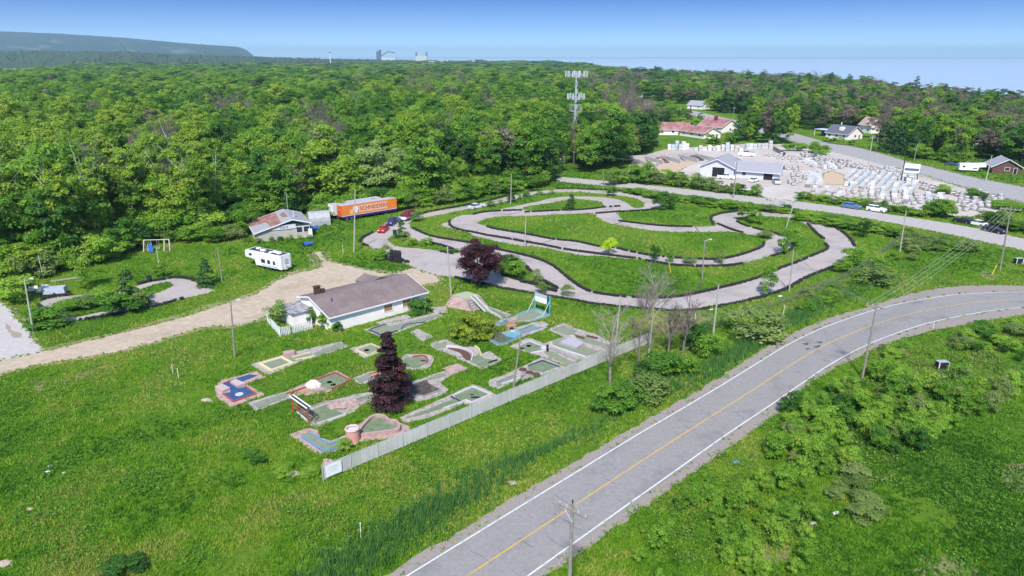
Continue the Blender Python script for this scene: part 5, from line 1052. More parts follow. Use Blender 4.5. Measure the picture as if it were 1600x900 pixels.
for u, v, s_, l_ in ((459, 741, .7, 'grey boulder in the weeds left of the fence end'), (75, 737, .28, 'leftmost pale stone in the front meadow'), (100, 739, .25, 'small pale stone beside two others in the front meadow'), (46, 795, .35, 'flat stone near the left edge of the meadow'), (8, 882, .8, 'grey rubble slab at the bottom left corner'),
                     (78, 728, .28, 'white stone in the upper left meadow'), (800, 755, .55, 'tan boulder at the rim of the ditch'), (323, 626, .75, 'flat tan slab left of the blue carpet hole')):
    X, Y = P(u, v); o = rock(None, 0, 0, s_, s_ * .6, s_ * .4, M_rockw if s_ < .3 else mat('tan_stone', (.42, .34, .27), (.32, .27, .22), 2, .9, .4), int(u), 'loose_stone', 8); o.location = (X, Y, 0); tag(o, l_, 'stone')
# ================================================================== TYRES
def tyre_mesh():
    q = MB(); q.torus((0, 0, .125), .27, .10, 14, 6, sq=1.2); return q.mesh('tyre')
ty = tyre_mesh(); ty.materials.append(M_black); rt_ = random.Random(4); tyre_n = 0
def put_tyres(line, label, group, step=.62, cap=999, z=(0,), lean=.0):
    global tyre_n
    for x, y in resample(line, step)[:cap]:
        for zz in z:
            o = bpy.data.objects.new('tyre', ty); C.objects.link(o); s_ = rt_.uniform(.88, 1.12); o.scale = (s_, s_, s_)
            o.location = (x + rt_.uniform(-.08, .08), y + rt_.uniform(-.08, .08), zz + .03); o.rotation_euler = (rt_.uniform(-.15, .15), rt_.uniform(-.15, .15), rt_.uniform(0, 3)); tag(o, label, 'tyre', group); tyre_n += 1
near = catmull(wp('p', '777,449 790,451.5 846,460.5 896,469 940,476.5 1018,483.5 1070,485.5 1113,480.5 1171,469.5 1194,464'), False, 6)
put_tyres(near, 'black tyre in the low row along the near edge of the kart track', 'tyres edging the near side of the kart track', .56)
put_tyres(catmull(wp('p', '815,441 842,447 853,452 868,455.5'), False, 5), 'black tyre in the thick double row at the tip of the bush island', 'tyres at the tip of the bush island', .55, z=(0, .27))
put_tyres(catmull(wp('p', '838,437 850,441 860,446 870,451'), False, 5), 'black tyre in the thick double row at the tip of the bush island', 'tyres at the tip of the bush island', .55, z=(0, .27))
put_tyres(wp('p', '612,409 617,409.5 625,411'), 'black tyre in the tall square stack by the pit', 'tyres stacked high by the pit', .68, z=(0, .27, .54, .81, 1.08, 1.35, 1.62, 1.9)); put_tyres(wp('p', '613,406.5 625,407.5'), 'black tyre in the tall square stack by the pit', 'tyres stacked high by the pit', .7, z=(0, .27, .54, .81, 1.08, 1.35, 1.62, 1.9))
put_tyres(wp('p', '567,383 574,385.5'), 'black tyre at the left tip of the pit edge', 'tyres at the left tip of the pit', .6, z=(0, .27)); put_tyres(wp('p', '588,392 594,398 600,402 608,407'), 'black tyre in the loose row left of the tall tyre stack', 'tyres in the loose row by the pit', .7, z=(0, .27)); put_tyres(wp('p', '629,409 637,410.5'), 'black tyre lying right of the tall tyre stack', 'tyres right of the tall stack', .9, z=(0, .27))
print('individual tyres', tyre_n)
WALLS = ['652,335 677,330 705,325 731,320 759,314.5 787,307.5 806,303', '826,299 842,297.5', '868,295.3 890,294.8 905,295', '908,296.3 950,297 969,299', '969,299 997,302.5 1019,308.5 1034,315',
         '1114,351 1111,343 1113,338 1130,333 1150,330.5 1167,329.5 1197,330.5 1230,332.5 1255,337.5 1277,342.5 1299,352.5 1317,363.5 1330,376 1335,385', '1318,411 1292,421.5 1258,435.5 1229,452 1194,464 1171,469.5',
         '646,357 666,367 685,372 712,376.5 739,381 769,388.5 815,398.5 842,406 862,415 877,426 896,441.5 920,455.5 957,462.5 995,465.5 1032,466.5 1070,462.5 1126,450.5 1182,435.5 1220,419.5 1240,412.5 1267,401 1292,390 1290,382',
         '702,346 703,352 710,357 722,360.5 741,364 762,368.5 784,372 815,377.5 849,383.5 884,390.5 920,395.5 960,400.5 1000,405.5', '762,355 777,359 820,366 865,374.5 900,378 937,386 961,388 995,396 1020,400 1060,404 1116,406 1145,402 1172,394 1190,386.5 1194,380',
         '740,335.5 756,332 785,330 814,329', '821,332 877,329.3 900,328.8 925,326.8 942,324.5 968,322.8', '932,334 950,332.6 968,331', '970,331.5 1006,329.3 1025,327', '1122,350.5 1137,357 1150,361.5 1160,364', '1152,347 1160,351 1170,354.5 1190,360 1206,363.5 1220,368.5',
         '672,380 690,384 708,390', '690,394 706,397', '782,405 800,408.5', '787,430.5 800,434.5 815,439.5', '822,417 833,428', '712,434.5 740,441.5 777,448.5', '562,379 566,372 573,368.5 582,364', '1206,401 1216,398 1226,395 1237,389 1239,381', '1010,408 1061,415.5 1126,416.5 1160,413',
         '968,346 1000,350 1037,353.7 1080,355', '1262,351 1275,364 1287,374']
KW = ['66,469 82,464.5 110,461.5', '125,501.5 162,496 205,487 250,478 285,468', '217,445 232,441 250,438.5 275,434.5 300,437 317,445', '62,478 75,493 94,504']
def tyre_wall(lines, name, label, layers, step=.5):
    un = []; r = random.Random(17); q0 = MB(); q0.torus((0, 0, 0), .22, .09, 9, 5, sq=1.2); V0 = np.array(q0.v); F0 = np.array(q0.f); vs = []; fs = []; k_ = 0
    for s_ in lines:
        for x, y in resample(catmull(wp('p', s_), False, 5), step):
            if r.random() < .04: continue
            for z in layers:
                vs.append(V0 * r.uniform(.9, 1.15) + np.array([x + r.uniform(-.1, .1), y + r.uniform(-.1, .1), z + .12])); fs.append(F0 + k_ * len(V0)); k_ += 1
    me = mesh_np(name, np.concatenate(vs), 4, np.concatenate(fs).ravel(), M_black); o = bpy.data.objects.new(name, me); C.objects.link(o); tag(o, label, 'tyres', kind='stuff'); return o
tyre_wall(WALLS, 'tyre_barrier', 'low black tyre barriers winding along the edges of the kart track', (0, .22)); tyre_wall(KW, 'tyre_edging', 'black tyres half buried round the small kart loop', (0, .25))
# ================================================================== STONE YARD STOCK
M_p = [mat('wrapped_white', (.72, .71, .72), (.60, .59, .61), 3, .5), mat('pale_grey_stone', (.56, .53, .51), (.42, .40, .39), 3, .9), mat('blue_grey_wrap', (.52, .57, .61), (.42, .47, .51), 3, .5), mat('tan_flagstone', (.46, .38, .33), (.36, .29, .25), 3, .9), mat('dark_slate_stack', (.20, .20, .22), (.28, .28, .30), 3, .9), mat('rosy_stone', (.46, .34, .31), (.36, .27, .25), 3, .9)]
M_pw = mat('pallet_wood', (.34, .25, .17), (.26, .19, .13), 5, .9); rs = random.Random(21); PROT = []
for i, m_ in enumerate(M_p):
    for var in range(2):
        q = MB(); hh = (1.25, .8, 1.15, .55, .6, .6)[i] * (1 + .25 * var); nl = max(2, int(hh / .32)); z = .15
        for k_ in range(nl): lh = hh / nl; q.box(rs.uniform(-.03, .03), rs.uniform(-.03, .03), z + .003, 1.28 + rs.uniform(-.16, .06), 1.28 + rs.uniform(-.16, .06), lh - .02, rs.uniform(-.04, .04)); z += lh
        ms = q.mesh('stock'); ms.materials.append(m_); q = MB(); [q.box(0, d, 0, 1.2, .12, .1) for d in (-.5, 0, .5)]; [q.box(d, 0, .1, .16, 1.2, .035) for d in (-.5, -.25, 0, .25, .5)]; mp = q.mesh('pallet'); mp.materials.append(M_pw); PROT.append((ms, mp, i))
KN = ['white wrapped', 'pale grey stone', 'blue grey wrapped', 'tan flagstone', 'dark slate', 'rosy stone']
pn_ = 0; extra = []
def pal(X, Y, an, kinds, where, grp):
    global pn_
    ms, mp, i = PROT[rs.choice(kinds) * 2 + rs.randint(0, 1)]
    if pn_ >= 292: extra.append((X, Y, an, ms)); return
    t = thing('stone_pallet', KN[i] + ' pallet ' + where, 'pallet', (X, Y, .02), an, grp)
    for nm, me in (('stone_stack', ms), ('pallet_base', mp)): o = bpy.data.objects.new(nm, me); C.objects.link(o); o.parent = t
    pn_ += 1
def rows(poly, step, rowstep, kinds, where, grp, dens=.85, ang=None):
    pp = [Wpx(*p) if False else p for p in wp('p', poly)]; A_, B_ = pp[0], pp[1]; an = frame_of(A_, B_) if ang is None else ang; c_, s_ = math.cos(an), math.sin(an)
    lo = [(x * c_ + y * s_, -x * s_ + y * c_) for x, y in pp]; x0, x1 = min(p[0] for p in lo), max(p[0] for p in lo); y0, y1 = min(p[1] for p in lo), max(p[1] for p in lo)
    yy = y0
    while yy < y1:
        xx = x0
        while xx < x1:
            inside = False; n = len(lo)
            for i in range(n):
                a, b = lo[i], lo[(i + 1) % n]
                if (a[1] > yy) != (b[1] > yy) and xx < (b[0] - a[0]) * (yy - a[1]) / (b[1] - a[1]) + a[0]: inside = not inside
            if inside and rs.random() < dens:
                jx, jy = xx + rs.uniform(-.12, .12), yy + rs.uniform(-.15, .15); pal(jx * c_ - jy * s_, jx * s_ + jy * c_, an + rs.uniform(-.12, .12), kinds, where, grp)
            xx += step
        yy += rowstep
rows('1322,274 1330,268 1432,281 1436,302 1420,304 1322,291', 1.55, 2.3, [0, 2, 1, 1, 2], 'in the tight middle rows of the stone yard', 'pallets in the middle rows of the yard')
rows('1328,298 1330,290 1470,308 1490,320 1400,318', 1.8, 3.0, [3, 4, 1, 2, 0], 'in the low front row beside the side road', 'pallets in the front row by the side road', .8)
rows('1256,274 1282,269 1284,296 1262,296', 1.7, 2.4, [0, 1, 0, 4], 'in the block right of the yard office', 'pallets right of the yard office', .85)
rows('1252,303 1268,297 1330,299 1330,309 1300,309', 1.9, 3.0, [3, 1, 0, 4], 'by the yard entrance corner', 'pallets by the yard entrance', .75)
rows('1250,240 1300,248 1345,260 1352,268 1330,264 1282,266 1262,262', 1.9, 3.2, [0, 1, 1, 0], 'in the back rows near the highway', 'pallets in the back rows near the highway', .8)
rows('1360,262 1400,266 1424,276 1424,281 1362,272', 1.6, 2.6, [0, 0, 1], 'behind the middle rows at the highway sign', 'pallets behind the middle rows', .8)
rows('1436,283 1490,298 1530,314 1490,308 1440,300', 2.0, 3.2, [5, 3, 1, 5, 3], 'in the rosy rubble rows at the right end', 'pallets at the right end of the yard', .8)
rows('1524,300 1560,306 1568,318 1560,330 1510,334 1500,322', 2.0, 3.2, [0, 1, 5], 'at the far right tip of the yard', 'pallets at the right tip of the yard', .7)
for u, v in [(1046 + i * 5.5 + rs.uniform(-1, 1), 233.5 - i * .15) for i in range(6)] + [(1087 + i * 7, 235) for i in range(11)] + [(1167 + i * 6, 232.5) for i in range(7)]:
    X, Y = P(u, v + rs.uniform(-.8, 1.2)); sc = rs.choice([1, 2, 2, 3])
    t = thing('block_stack', 'tall white stack of blocks in the back line towards the motel', 'stack', (X, Y, 0), rs.uniform(-.2, .2), 'white block stacks in the back line')
    q = MB(); [q.box(rs.uniform(-.08, .08), 0, .1 + k_ * 1.25, 1.55, 1.55, 1.14, rs.uniform(-.1, .1)) for k_ in range(sc)]; q.build('blocks', M_p[rs.choice([0, 0, 1, 2])], t); q = MB(); q.box(0, 0, 0, 1.7, 1.7, .098); q.build('pallet_base', M_pw, t)
for poly in ('1004,275 1040,243 1050,243 1020,276', '1184,240 1246,244 1262,258 1215,250', '1230,262 1256,262 1262,300 1235,292', '1300,300 1560,318 1520,330 1330,312'): rows(poly, 2.1, 2.9, [1, 3, 0, 5], 'loose in the yard', 'loose pallets in the yard', .62)
if extra:
    vs, fs, k_ = [], [], 0
    for X, Y, an, ms in extra:
        V0 = np.array([v.co[:] for v in ms.vertices]); c_, s_ = math.cos(an), math.sin(an); V = V0.copy(); V[:, 0] = V0[:, 0] * c_ - V0[:, 1] * s_ + X; V[:, 1] = V0[:, 0] * s_ + V0[:, 1] * c_ + Y
        vs.append(V); fs.append(np.array([p.vertices[:] for p in ms.polygons]) + k_); k_ += len(V)
    o = bpy.data.objects.new('stone_stock', mesh_np('stone_stock', np.concatenate(vs), 4, np.concatenate(fs).ravel(), M_p[1])); C.objects.link(o); tag(o, 'the remaining low stone stock scattered about the yard', 'stone', kind='stuff')
print('pallets', pn_, 'rest', len(extra))
X, Y = P(1217, 240); t = thing('yard_wall', 'dark grey panel fence along the back of the yard', 'fence', (X, Y, 0), frame_of(P(1204, 232), P(1232, 248)));
for i in range(7): q = MB(); q.box(-10 + i * 3.3, 0, 0, 3.1, .15, 1.9); q.build('panel', M_greyk, t)
# ================================================================== VEGETATION
L_broad = leafmat('leaf_broad', [(.018, .058, .012), (.032, .094, .014), (.050, .130, .016), (.078, .165, .018), (.115, .200, .022), (.155, .230, .030)], .38, .55, 2.05, .95)
L_aspen = leafmat('leaf_aspen', [(.060, .130, .014), (.098, .180, .020), (.145, .225, .026), (.190, .255, .035)], .40, .6, 2.0, .8)
L_pine = leafmat('leaf_pine', [(.018, .055, .016), (.030, .078, .020), (.046, .100, .026)], .2, .6)
L_dull = leafmat('leaf_dull', [(.070, .080, .045), (.115, .100, .080), (.150, .120, .110), (.120, .130, .060), (.165, .140, .115)], .2, .5, 1.5, .9)
L_maple = leafmat('leaf_maple', [(.008, .004, .007), (.014, .006, .010), (.024, .008, .013), (.042, .011, .017)], .12, .9)
L_gold = leafmat('leaf_gold', [(.08, .13, .015), (.15, .21, .020), (.25, .29, .025), (.36, .36, .035)], .3, .9)
L_shrub = leafmat('leaf_shrub', [(.045, .120, .014), (.085, .180, .018), (.130, .230, .028), (.185, .270, .040)], .42, .6, 2.1, .6)
L_grey = leafmat('leaf_grey_shrub', [(.060, .115, .028), (.092, .155, .038), (.130, .190, .055), (.165, .205, .075)], .32, .6, 1.75, .6)
L_willow = leafmat('leaf_willow', [(.085, .135, .045), (.120, .180, .058), (.165, .220, .080)], .38, .9, 2.5, .1)
L_lime = leafmat('leaf_lime', [(.20, .34, .02), (.28, .40, .02)], .4, .6)
M_bark = mat('grey_bark', (.16, .135, .11), (.09, .075, .06), 3, .95, .4); M_birch = mat('pale_birch_bark', (.52, .50, .45), (.38, .36, .32), 2.5, .85)
M_twig = mat('dead_twigs', (.20, .16, .145), (.14, .11, .10), 1.5, .95); M_twigp = mat('bleached_twigs', (.32, .30, .25), (.24, .21, .18), 1.5, .95)
def bm(seed, m, **k): me = branches(seed, **k).mesh('trunk'); me.materials.append(m); return me
CR_ = {}; rv = random.Random(77)
CR_['broad'] = [(crown('crown', L_broad, 100 + i, 3.5 + .5 * (i % 3), 5.6, 6.7, 38, 5000, .46, .31, low=.3), bm(200 + i, M_bark, h=10, r0=.2, levels=1, kids=3, crown0=.45)) for i in range(6)]
CR_['aspen'] = [(crown('crown', L_aspen, 120 + i, 2.6, 6.0, 8.2, 34, 3400, .40, .34, low=.6), bm(220 + i, M_birch, h=13, r0=.17, levels=1, kids=3, crown0=.5)) for i in range(4)]
CR_['conifer'] = [(crown('crown', L_pine, 140 + i, 2.7, 5.8, 6.6, 50, 3200, .42, .28, 'cone', low=.5), bm(240 + i, M_bark, h=12, r0=.2, levels=0)) for i in range(3)]
CR_['dull'] = [(crown('crown', L_dull, 160 + i, 3.2, 4.2, 7.6, 24, 2200, .40, .36, low=2), bm(260 + i, M_twig, h=11, r0=.2, levels=2, kids=5, crown0=.35)) for i in range(3)]
CR_['bare'] = [(None, bm(280 + i, M_twig, h=11.5, r0=.18, levels=3, kids=6, crown0=.25, spread=.5, lift=.55, wig=.15)) for i in range(3)]
CR_['willow'] = [(crown('crown', L_willow, 170, 8.2, 10.5, 1.2, 90, 15000, .50, .20, 'mound', low=.4), bm(271, M_bark, h=9, r0=.5, levels=1))]
def linkobj(name, me, parent=None):
    o = bpy.data.objects.new(name, me); C.objects.link(o)
    if parent: o.parent = parent
    return o
def tree(kind, i, X, Y, s, sz, rot, label, cat='tree', group=None, name=None):
    cr, tr = CR_[kind][i % len(CR_[kind])]
    t = thing(name or dict(broad='leafy_tree', aspen='aspen_tree', conifer='conifer_tree', dull='sparse_tree', bare='bare_tree', willow='willow_tree').get(kind, kind), label, cat, (X, Y, 0), rot, group); t.scale = (s, s, sz)
    if tr: linkobj('trunk', tr, t)
    if cr: linkobj('crown', cr, t)
    return t
# ---- forest areas, given by where the ground meets the trees in the photo
F_WEST = wp('p', '-600,500 -200,470 0,447 40,432 75,418 130,410 165,398 190,385 215,375 260,370 330,371 372,367 378,352 420,336 470,337 515,338 560,327 625,324 660,318 700,310 740,304 790,296 830,290 868,283 864,262 900,262 905,270 950,268 975,262 985,248 1008,240 1030,226 1024,212 1000,196 990,175 975,150 965,135 1000,112') + [P(900, 97), P(760, 93.5), P(560, 92.2), (-5200, 4300), (-4200, 1500)]
F_EAST = [P(*q) for q in ((1004, 155), (1062, 163), (1082, 165), (1110, 174), (1160, 181), (1196, 190), (1236, 200), (1272, 208), (1300, 202), (1345, 211), (1385, 226), (1420, 238), (1470, 250), (1500, 247), (1540, 250), (1585, 262), (1640, 275), (1900, 300), (1950, 190), (1600, 160), (1400, 130), (1200, 110), (1060, 102), (1010, 111), (985, 135))]
F_MID = wp('p', '985,178 1020,172 1055,186 1110,199 1092,197 1060,198 1040,201 1010,205')
F_MID2 = wp('p', '1150,214 1170,207 1235,218 1240,228 1180,226 1155,224')
def inpoly(x, y, poly):
    x = np.asarray(x); y = np.asarray(y); r = np.zeros(x.shape, bool); n = len(poly)
    for i in range(n):
        (x1, y1), (x2, y2) = poly[i], poly[(i + 1) % n]
        if y1 == y2: continue
        c = ((y1 > y) != (y2 > y)) & (x < (x2 - x1) * (y - y1) / (y2 - y1) + x1); r ^= c
    return r
field_poly = [P(-200, 103), P(40, 101.0), P(108, 101.5), P(110, 113), P(60, 118.5), P(-200, 124)]
cand = []
yv = 118.0
rf = np.random.default_rng(9)
while yv < 4200:
    s_ = max(6.4, yv / 58)
    xs = np.arange(-yv * .86 - 12, yv * .86 + 12, s_); xs = xs + rf.uniform(-.42, .42, len(xs)) * s_; ys = yv + rf.uniform(-.42, .42, len(xs)) * s_
    for x, y in zip(xs, ys): cand.append((x, y, s_))
    yv += s_ * .92
cand = np.array(cand); inW = inpoly(cand[:, 0], cand[:, 1], F_WEST) & ~inpoly(cand[:, 0], cand[:, 1], field_poly); inE = inpoly(cand[:, 0], cand[:, 1], F_EAST); inM = inpoly(cand[:, 0], cand[:, 1], F_MID) | inpoly(cand[:, 0], cand[:, 1], F_MID2)
# leave room for the houses that stand in the woods
HOUSES = [o for o in C.objects if o.get('category') in ('house', 'building', 'shed', 'camper', 'trailer', 'tower', 'car')]
keep = np.ones(len(cand), bool)
for o in HOUSES:
    d = np.hypot(cand[:, 0] - o.location.x, cand[:, 1] - o.location.y); rad__ = {'house': 13, 'building': 12, 'trailer': 10, 'tower': 5, 'shed': 5}.get(o['category'], 5); keep &= d > rad__
    if o['category'] in ('house',):   # sight line from the road side
        keep &= ~((np.abs(cand[:, 0] - o.location.x * cand[:, 1] / o.location.y) < 8) & (cand[:, 1] < o.location.y) & (cand[:, 1] > o.location.y - 26))
pu_ = 800 + FPX * cand[:, 0] / (cand[:, 1] * ct + H * st); X, Y = P(598, 289); WIL = (X, Y); keep &= np.hypot(cand[:, 0] - X, cand[:, 1] - Y) > 9
onland = inpoly(cand[:, 0], cand[:, 1], gnd); keep &= onland & ~((np.abs(pu_ - 600) < 40) & (cand[:, 1] < Y + 8)); sel = (inW | inE | inM) & keep; cand = cand[sel]; isE = inE[sel]; isM = inM[sel]
# species by soft patches
def patch(x, y, f, ph): return np.sin(x * f + ph) * np.cos(y * f * 1.27 + ph * 2.1) + .5 * np.sin(x * f * 2.7 + y * f * 1.9 + ph)
u_, v_ = 800 + FPX * cand[:, 0] / (cand[:, 1] * ct + H * st), None
vpx = np.array([Wpx(a, b)[1] for a, b, _ in cand]); upx = np.array([Wpx(a, b)[0] for a, b, _ in cand])
kind = np.full(len(cand), 'broad', dtype=object); rnd = rf.uniform(0, 1, len(cand))
asp = patch(cand[:, 0], cand[:, 1], .019, 1.3); drk = patch(cand[:, 0], cand[:, 1], .008, 4.0)
kind[(rnd < .16 + .22 * (asp > .5)) & ~isE] = 'aspen'; kind[(upx < 330) & (vpx > 235) & (rnd < .70)] = 'aspen'; kind[(rnd > .955)] = 'dull'
kind[(rnd > .985) & (vpx > 130)] = 'bare'
kind[isE & (rnd < .20)] = 'conifer'; kind[isE & (rnd > .68)] = 'dull'; kind[isE & (rnd > .88)] = 'bare'; kind[(upx > 1330) & (upx < 1570) & (vpx < 236) & (rnd > .45) & (rnd < .93)] = 'dull'; kind[(vpx < 112) & (rnd < .35) ] = 'conifer'; kind[(upx > 850) & ~isE & (rnd < .12)] = 'conifer'
for (bu, bv, br, pr) in ((495, 262, 48, .75), (245, 300, 42, .55), (780, 210, 35, .3), (1000, 205, 40, .7), (360, 215, 40, .35), (690, 150, 60, .25), (960, 160, 60, .35)):
    mk = (np.hypot(upx - bu, (vpx - bv) * 1.6) < br) & (rf.uniform(0, 1, len(cand)) < pr); kind[mk] = 'bare'
order = np.argsort(cand[:, 1]); budget = dict(broad=118, aspen=52, conifer=34, dull=26, bare=30); cnt = {k_: 0 for k_ in budget}; rest = {k_: [] for k_ in budget}
WHERE = [(-9e9, 150, 'at the left edge of the forest'), (150, 380, 'in the forest edge behind the upper lawn and swing set'), (380, 500, 'in the forest behind the derelict shop'), (500, 640, 'in the forest behind the orange trailer'), (640, 860, 'in the forest behind the upper kart lane'), (860, 1000, 'around the cell tower'), (1000, 1240, 'among the motel and the highway'), (1240, 1430, 'behind the bungalow across the highway'), (1430, 9e9, 'in the right hand woods across the highway')]
KL = dict(broad='dense green leafy tree', aspen='yellow green aspen', conifer='dark conifer', dull='thin grey brown tree', bare='bare grey dead tree')
for j in order:
    x, y, s_ = cand[j]; k_ = kind[j]; sc = float(np.clip(rf.normal(1.22, .27), .7, 1.95)); hz_ = sc ** .7 * float(rf.uniform(.86, 1.2)) * (.96 if isE[j] and k_ != 'conifer' else 1.05)
    if k_ == 'bare': hz_ *= 1.06
    if isM[j]: sc *= .7; hz_ *= (.6 if upx[j] < 1140 else .95)
    wid = sc * max(1.0, s_ / 8.0)
    if upx[j] < 205 and vpx[j] > 300: hz_ *= 1.12
    if cnt[k_] < budget[k_] and vpx[j] > 130 and -80 < upx[j] < 1680:
        cnt[k_] += 1; u = upx[j]; wh = [w_ for a, b, w_ in WHERE if a <= u < b][0]
        tree(k_, rv.randint(0, 5), x, y, wid, hz_, rv.uniform(0, 6.28), KL[k_] + ' ' + wh, group=KL[k_] + 's ' + wh)
    else: rest[k_].append((x, y, wid, hz_, rv.uniform(0, 6.28), rv.randint(0, 5)))
def scatter(name, label, protos, pts, cat='woods'):
    """a far wood: one object of points, geometry nodes set a tree on each point"""
    n = len(pts); A_ = np.array(pts); me = bpy.data.meshes.new(name); me.vertices.add(n)
    me.vertices.foreach_set('co', np.stack([A_[:, 0], A_[:, 1], np.zeros(n)], 1).astype(np.float32).ravel())
    for nm, vals in (('sx', A_[:, 2]), ('sz', A_[:, 3]), ('rz', A_[:, 4])): a = me.attributes.new(nm, 'FLOAT', 'POINT'); a.data.foreach_set('value', vals.astype(np.float32))
    a = me.attributes.new('ki', 'INT', 'POINT'); a.data.foreach_set('value', (A_[:, 5].astype(np.int32) % len(protos)).astype(np.int32))
    o = linkobj(name, me); g = bpy.data.node_groups.new(name, 'GeometryNodeTree'); g.interface.new_socket('Geometry', in_out='INPUT', socket_type='NodeSocketGeometry'); g.interface.new_socket('Geometry', in_out='OUTPUT', socket_type='NodeSocketGeometry')
    N = g.nodes; Lk = g.links; gi = N.new('NodeGroupInput'); go_ = N.new('NodeGroupOutput'); ip = N.new('GeometryNodeInstanceOnPoints'); gt = N.new('GeometryNodeGeometryToInstance')
    for p in protos[::-1]:
        oi = N.new('GeometryNodeObjectInfo'); oi.transform_space = 'ORIGINAL'; oi.inputs['Object'].default_value = p; oi.inputs['As Instance'].default_value = False; Lk.new(oi.outputs['Geometry'], gt.inputs[0])
    def attr(nm, ty_): a = N.new('GeometryNodeInputNamedAttribute'); a.data_type = ty_; a.inputs[0].default_value = nm; return a.outputs[0]
    cs = N.new('ShaderNodeCombineXYZ'); Lk.new(attr('sx', 'FLOAT'), cs.inputs[0]); Lk.new(attr('sx', 'FLOAT'), cs.inputs[1]); Lk.new(attr('sz', 'FLOAT'), cs.inputs[2]); crz = N.new('ShaderNodeCombineXYZ'); Lk.new(attr('rz', 'FLOAT'), crz.inputs[2])
    Lk.new(gi.outputs[0], ip.inputs['Points']); Lk.new(gt.outputs[0], ip.inputs['Instance']); ip.inputs['Pick Instance'].default_value = True; Lk.new(attr('ki', 'INT'), ip.inputs['Instance Index'])
    Lk.new(crz.outputs[0], ip.inputs['Rotation']); Lk.new(cs.outputs[0], ip.inputs['Scale']); Lk.new(ip.outputs[0], go_.inputs[0])
    md = o.modifiers.new('scatter', 'NODES'); md.node_group = g; tag(o, label, cat, kind='stuff'); return o
def protos_of(kind):
    res = []; want = [c or t_ for c, t_ in CR_[kind]]
    for me in want:
        for o in C.objects:
            if o.data is me: res.append(o); break
    return res
for k_, lb in (('broad', 'unbroken canopy of green leafy woods reaching to the horizon'), ('aspen', 'patches of yellow green aspen through the far woods'), ('conifer', 'dark conifers scattered through the far woods'), ('dull', 'grey brown thin crowns scattered through the far woods'), ('bare', 'dead grey trees scattered through the far woods')):
    if rest[k_]: scatter('far_woods_' + k_, lb, protos_of(k_), rest[k_]).name = 'far_woods'
print('forest', len(cand), cnt, {a: len(b) for a, b in rest.items()})
for u, v, s_ in ((262, 352, 1.15), (236, 350, 1.0), (492, 322, 1.1), (520, 318, 1.05)): X, Y = P(u, v); tree('bare', rv.randint(0, 2), X, Y, s_, s_ * 1.2, rv.uniform(0, 6), 'pale dead tree standing out of the forest ' + ('above the upper lawn' if u < 300 else 'above the white trailer'), group='pale dead trees ' + ('above the upper lawn' if u < 300 else 'above the white trailer'))
tree('willow', 0, WIL[0], WIL[1], 1.35, 1.3, .4, 'big rounded pale grey green willow at the forest edge above the orange trailer')
# ---- named trees
def own(kind_, cr, tr, X, Y, label, cat='tree', rot=0.0, group=None, s=(1, 1, 1), name=None):
    t = thing(name or kind_, label, cat, (X, Y, 0), rot, group); t.scale = s
    if tr: linkobj('trunk', tr, t)
    if cr: linkobj('crown', cr, t)
    return t
X, Y, h = base_top(612, 634, 517)
own('purple_maple', crown('crown', L_maple, 307, 2.35, h * .45, h * .52, 75, 20000, .25, .34, 'cone', low=.6), bm(302, M_bark, h=h * .8, r0=.16, levels=1, kids=4), X, Y, 'conical dark purple maple standing in the middle of the golf course')
X, Y, h = base_top(750, 447, 372)
own('purple_maple', crown('crown', L_maple, 303, 3.8, h * .45, h * .52, 90, 20000, .28, .26, 'round', low=.8), bm(304, M_bark, h=h * .8, r0=.2, levels=1, kids=4), X, Y, 'broad dark purple maple at the edge of the kart track pit', rot=.5)
X, Y = P(739, 531)
own('golden_bush', crown('crown', L_gold, 305, 3.7, 4.3, .2, 90, 15000, .22, .19, 'mound', low=.1), bm(306, M_bark, h=2.6, r0=.18, levels=1), X, Y + 1, 'rounded yellow green bush in the middle of the golf course', 'bush')
X, Y = P(655, 489)
own('round_shrub', crown('crown', leafmat('leaf_glossy', [(.018, .065, .012), (.035, .110, .016), (.06, .15, .02)], .2, .8, 1.5, .1), 307, 1.9, 2.6, .2, 30, 3500, .26, .3, 'mound', low=.1), None, X, Y, 'round glossy green shrub at the right corner of the clubhouse', 'bush')
for u, vb, w_, h_, lb in ((434, 507, 1.5, 4.3, 'tall green bush inside the picket enclosure'), (519, 517, .8, 2.6, 'narrow dark shrub at the left corner of the clubhouse front'), (505, 514, .8, 3.0, 'dark shrub between the gable wall and the picket fence'), (487, 505, .9, 3.2, 'ivy dark shrub against the clubhouse gable'), (527, 519, .7, 1.6, 'low dark shrub at the clubhouse wall end')):
    X, Y = P(u, vb); own('wall_shrub', crown('crown', L_broad, int(u), w_, h_ * .5, h_ * .5, 16, 1500, .24, .42, low=.05), None, X, Y, lb, 'bush')
# bare trees by the end of the slatted fence
for i, (u, vb, vt, lb, mm, kk) in enumerate(((953, 611, 470, 'bare tree with a low drooping fan of branches in front of the fence end', M_twigp, 5), (996, 588, 455, 'straight bare grey tree second from the left by the fence end', M_twig, 4), (1013, 560, 418, 'tallest bleached bare tree with a wide spreading top by the fence end', M_twigp, 7), (1043, 556, 470, 'bushy brown bare tree right of the fence end', M_twig, 7), (1066, 560, 440, 'rightmost thin bare tree beyond the fence end', M_twig, 5))):
    X, Y, h = base_top(u, vb, vt); me = bm(400 + i, mm, h=h * .88, r0=.19, levels=3, kids=kk + 2, crown0=.25 if i != 2 else .45, spread=.55, lift=.55, wig=.13, lenf=.36, sides=5); own('bare_tree', None, me, X, Y, lb, rot=i)
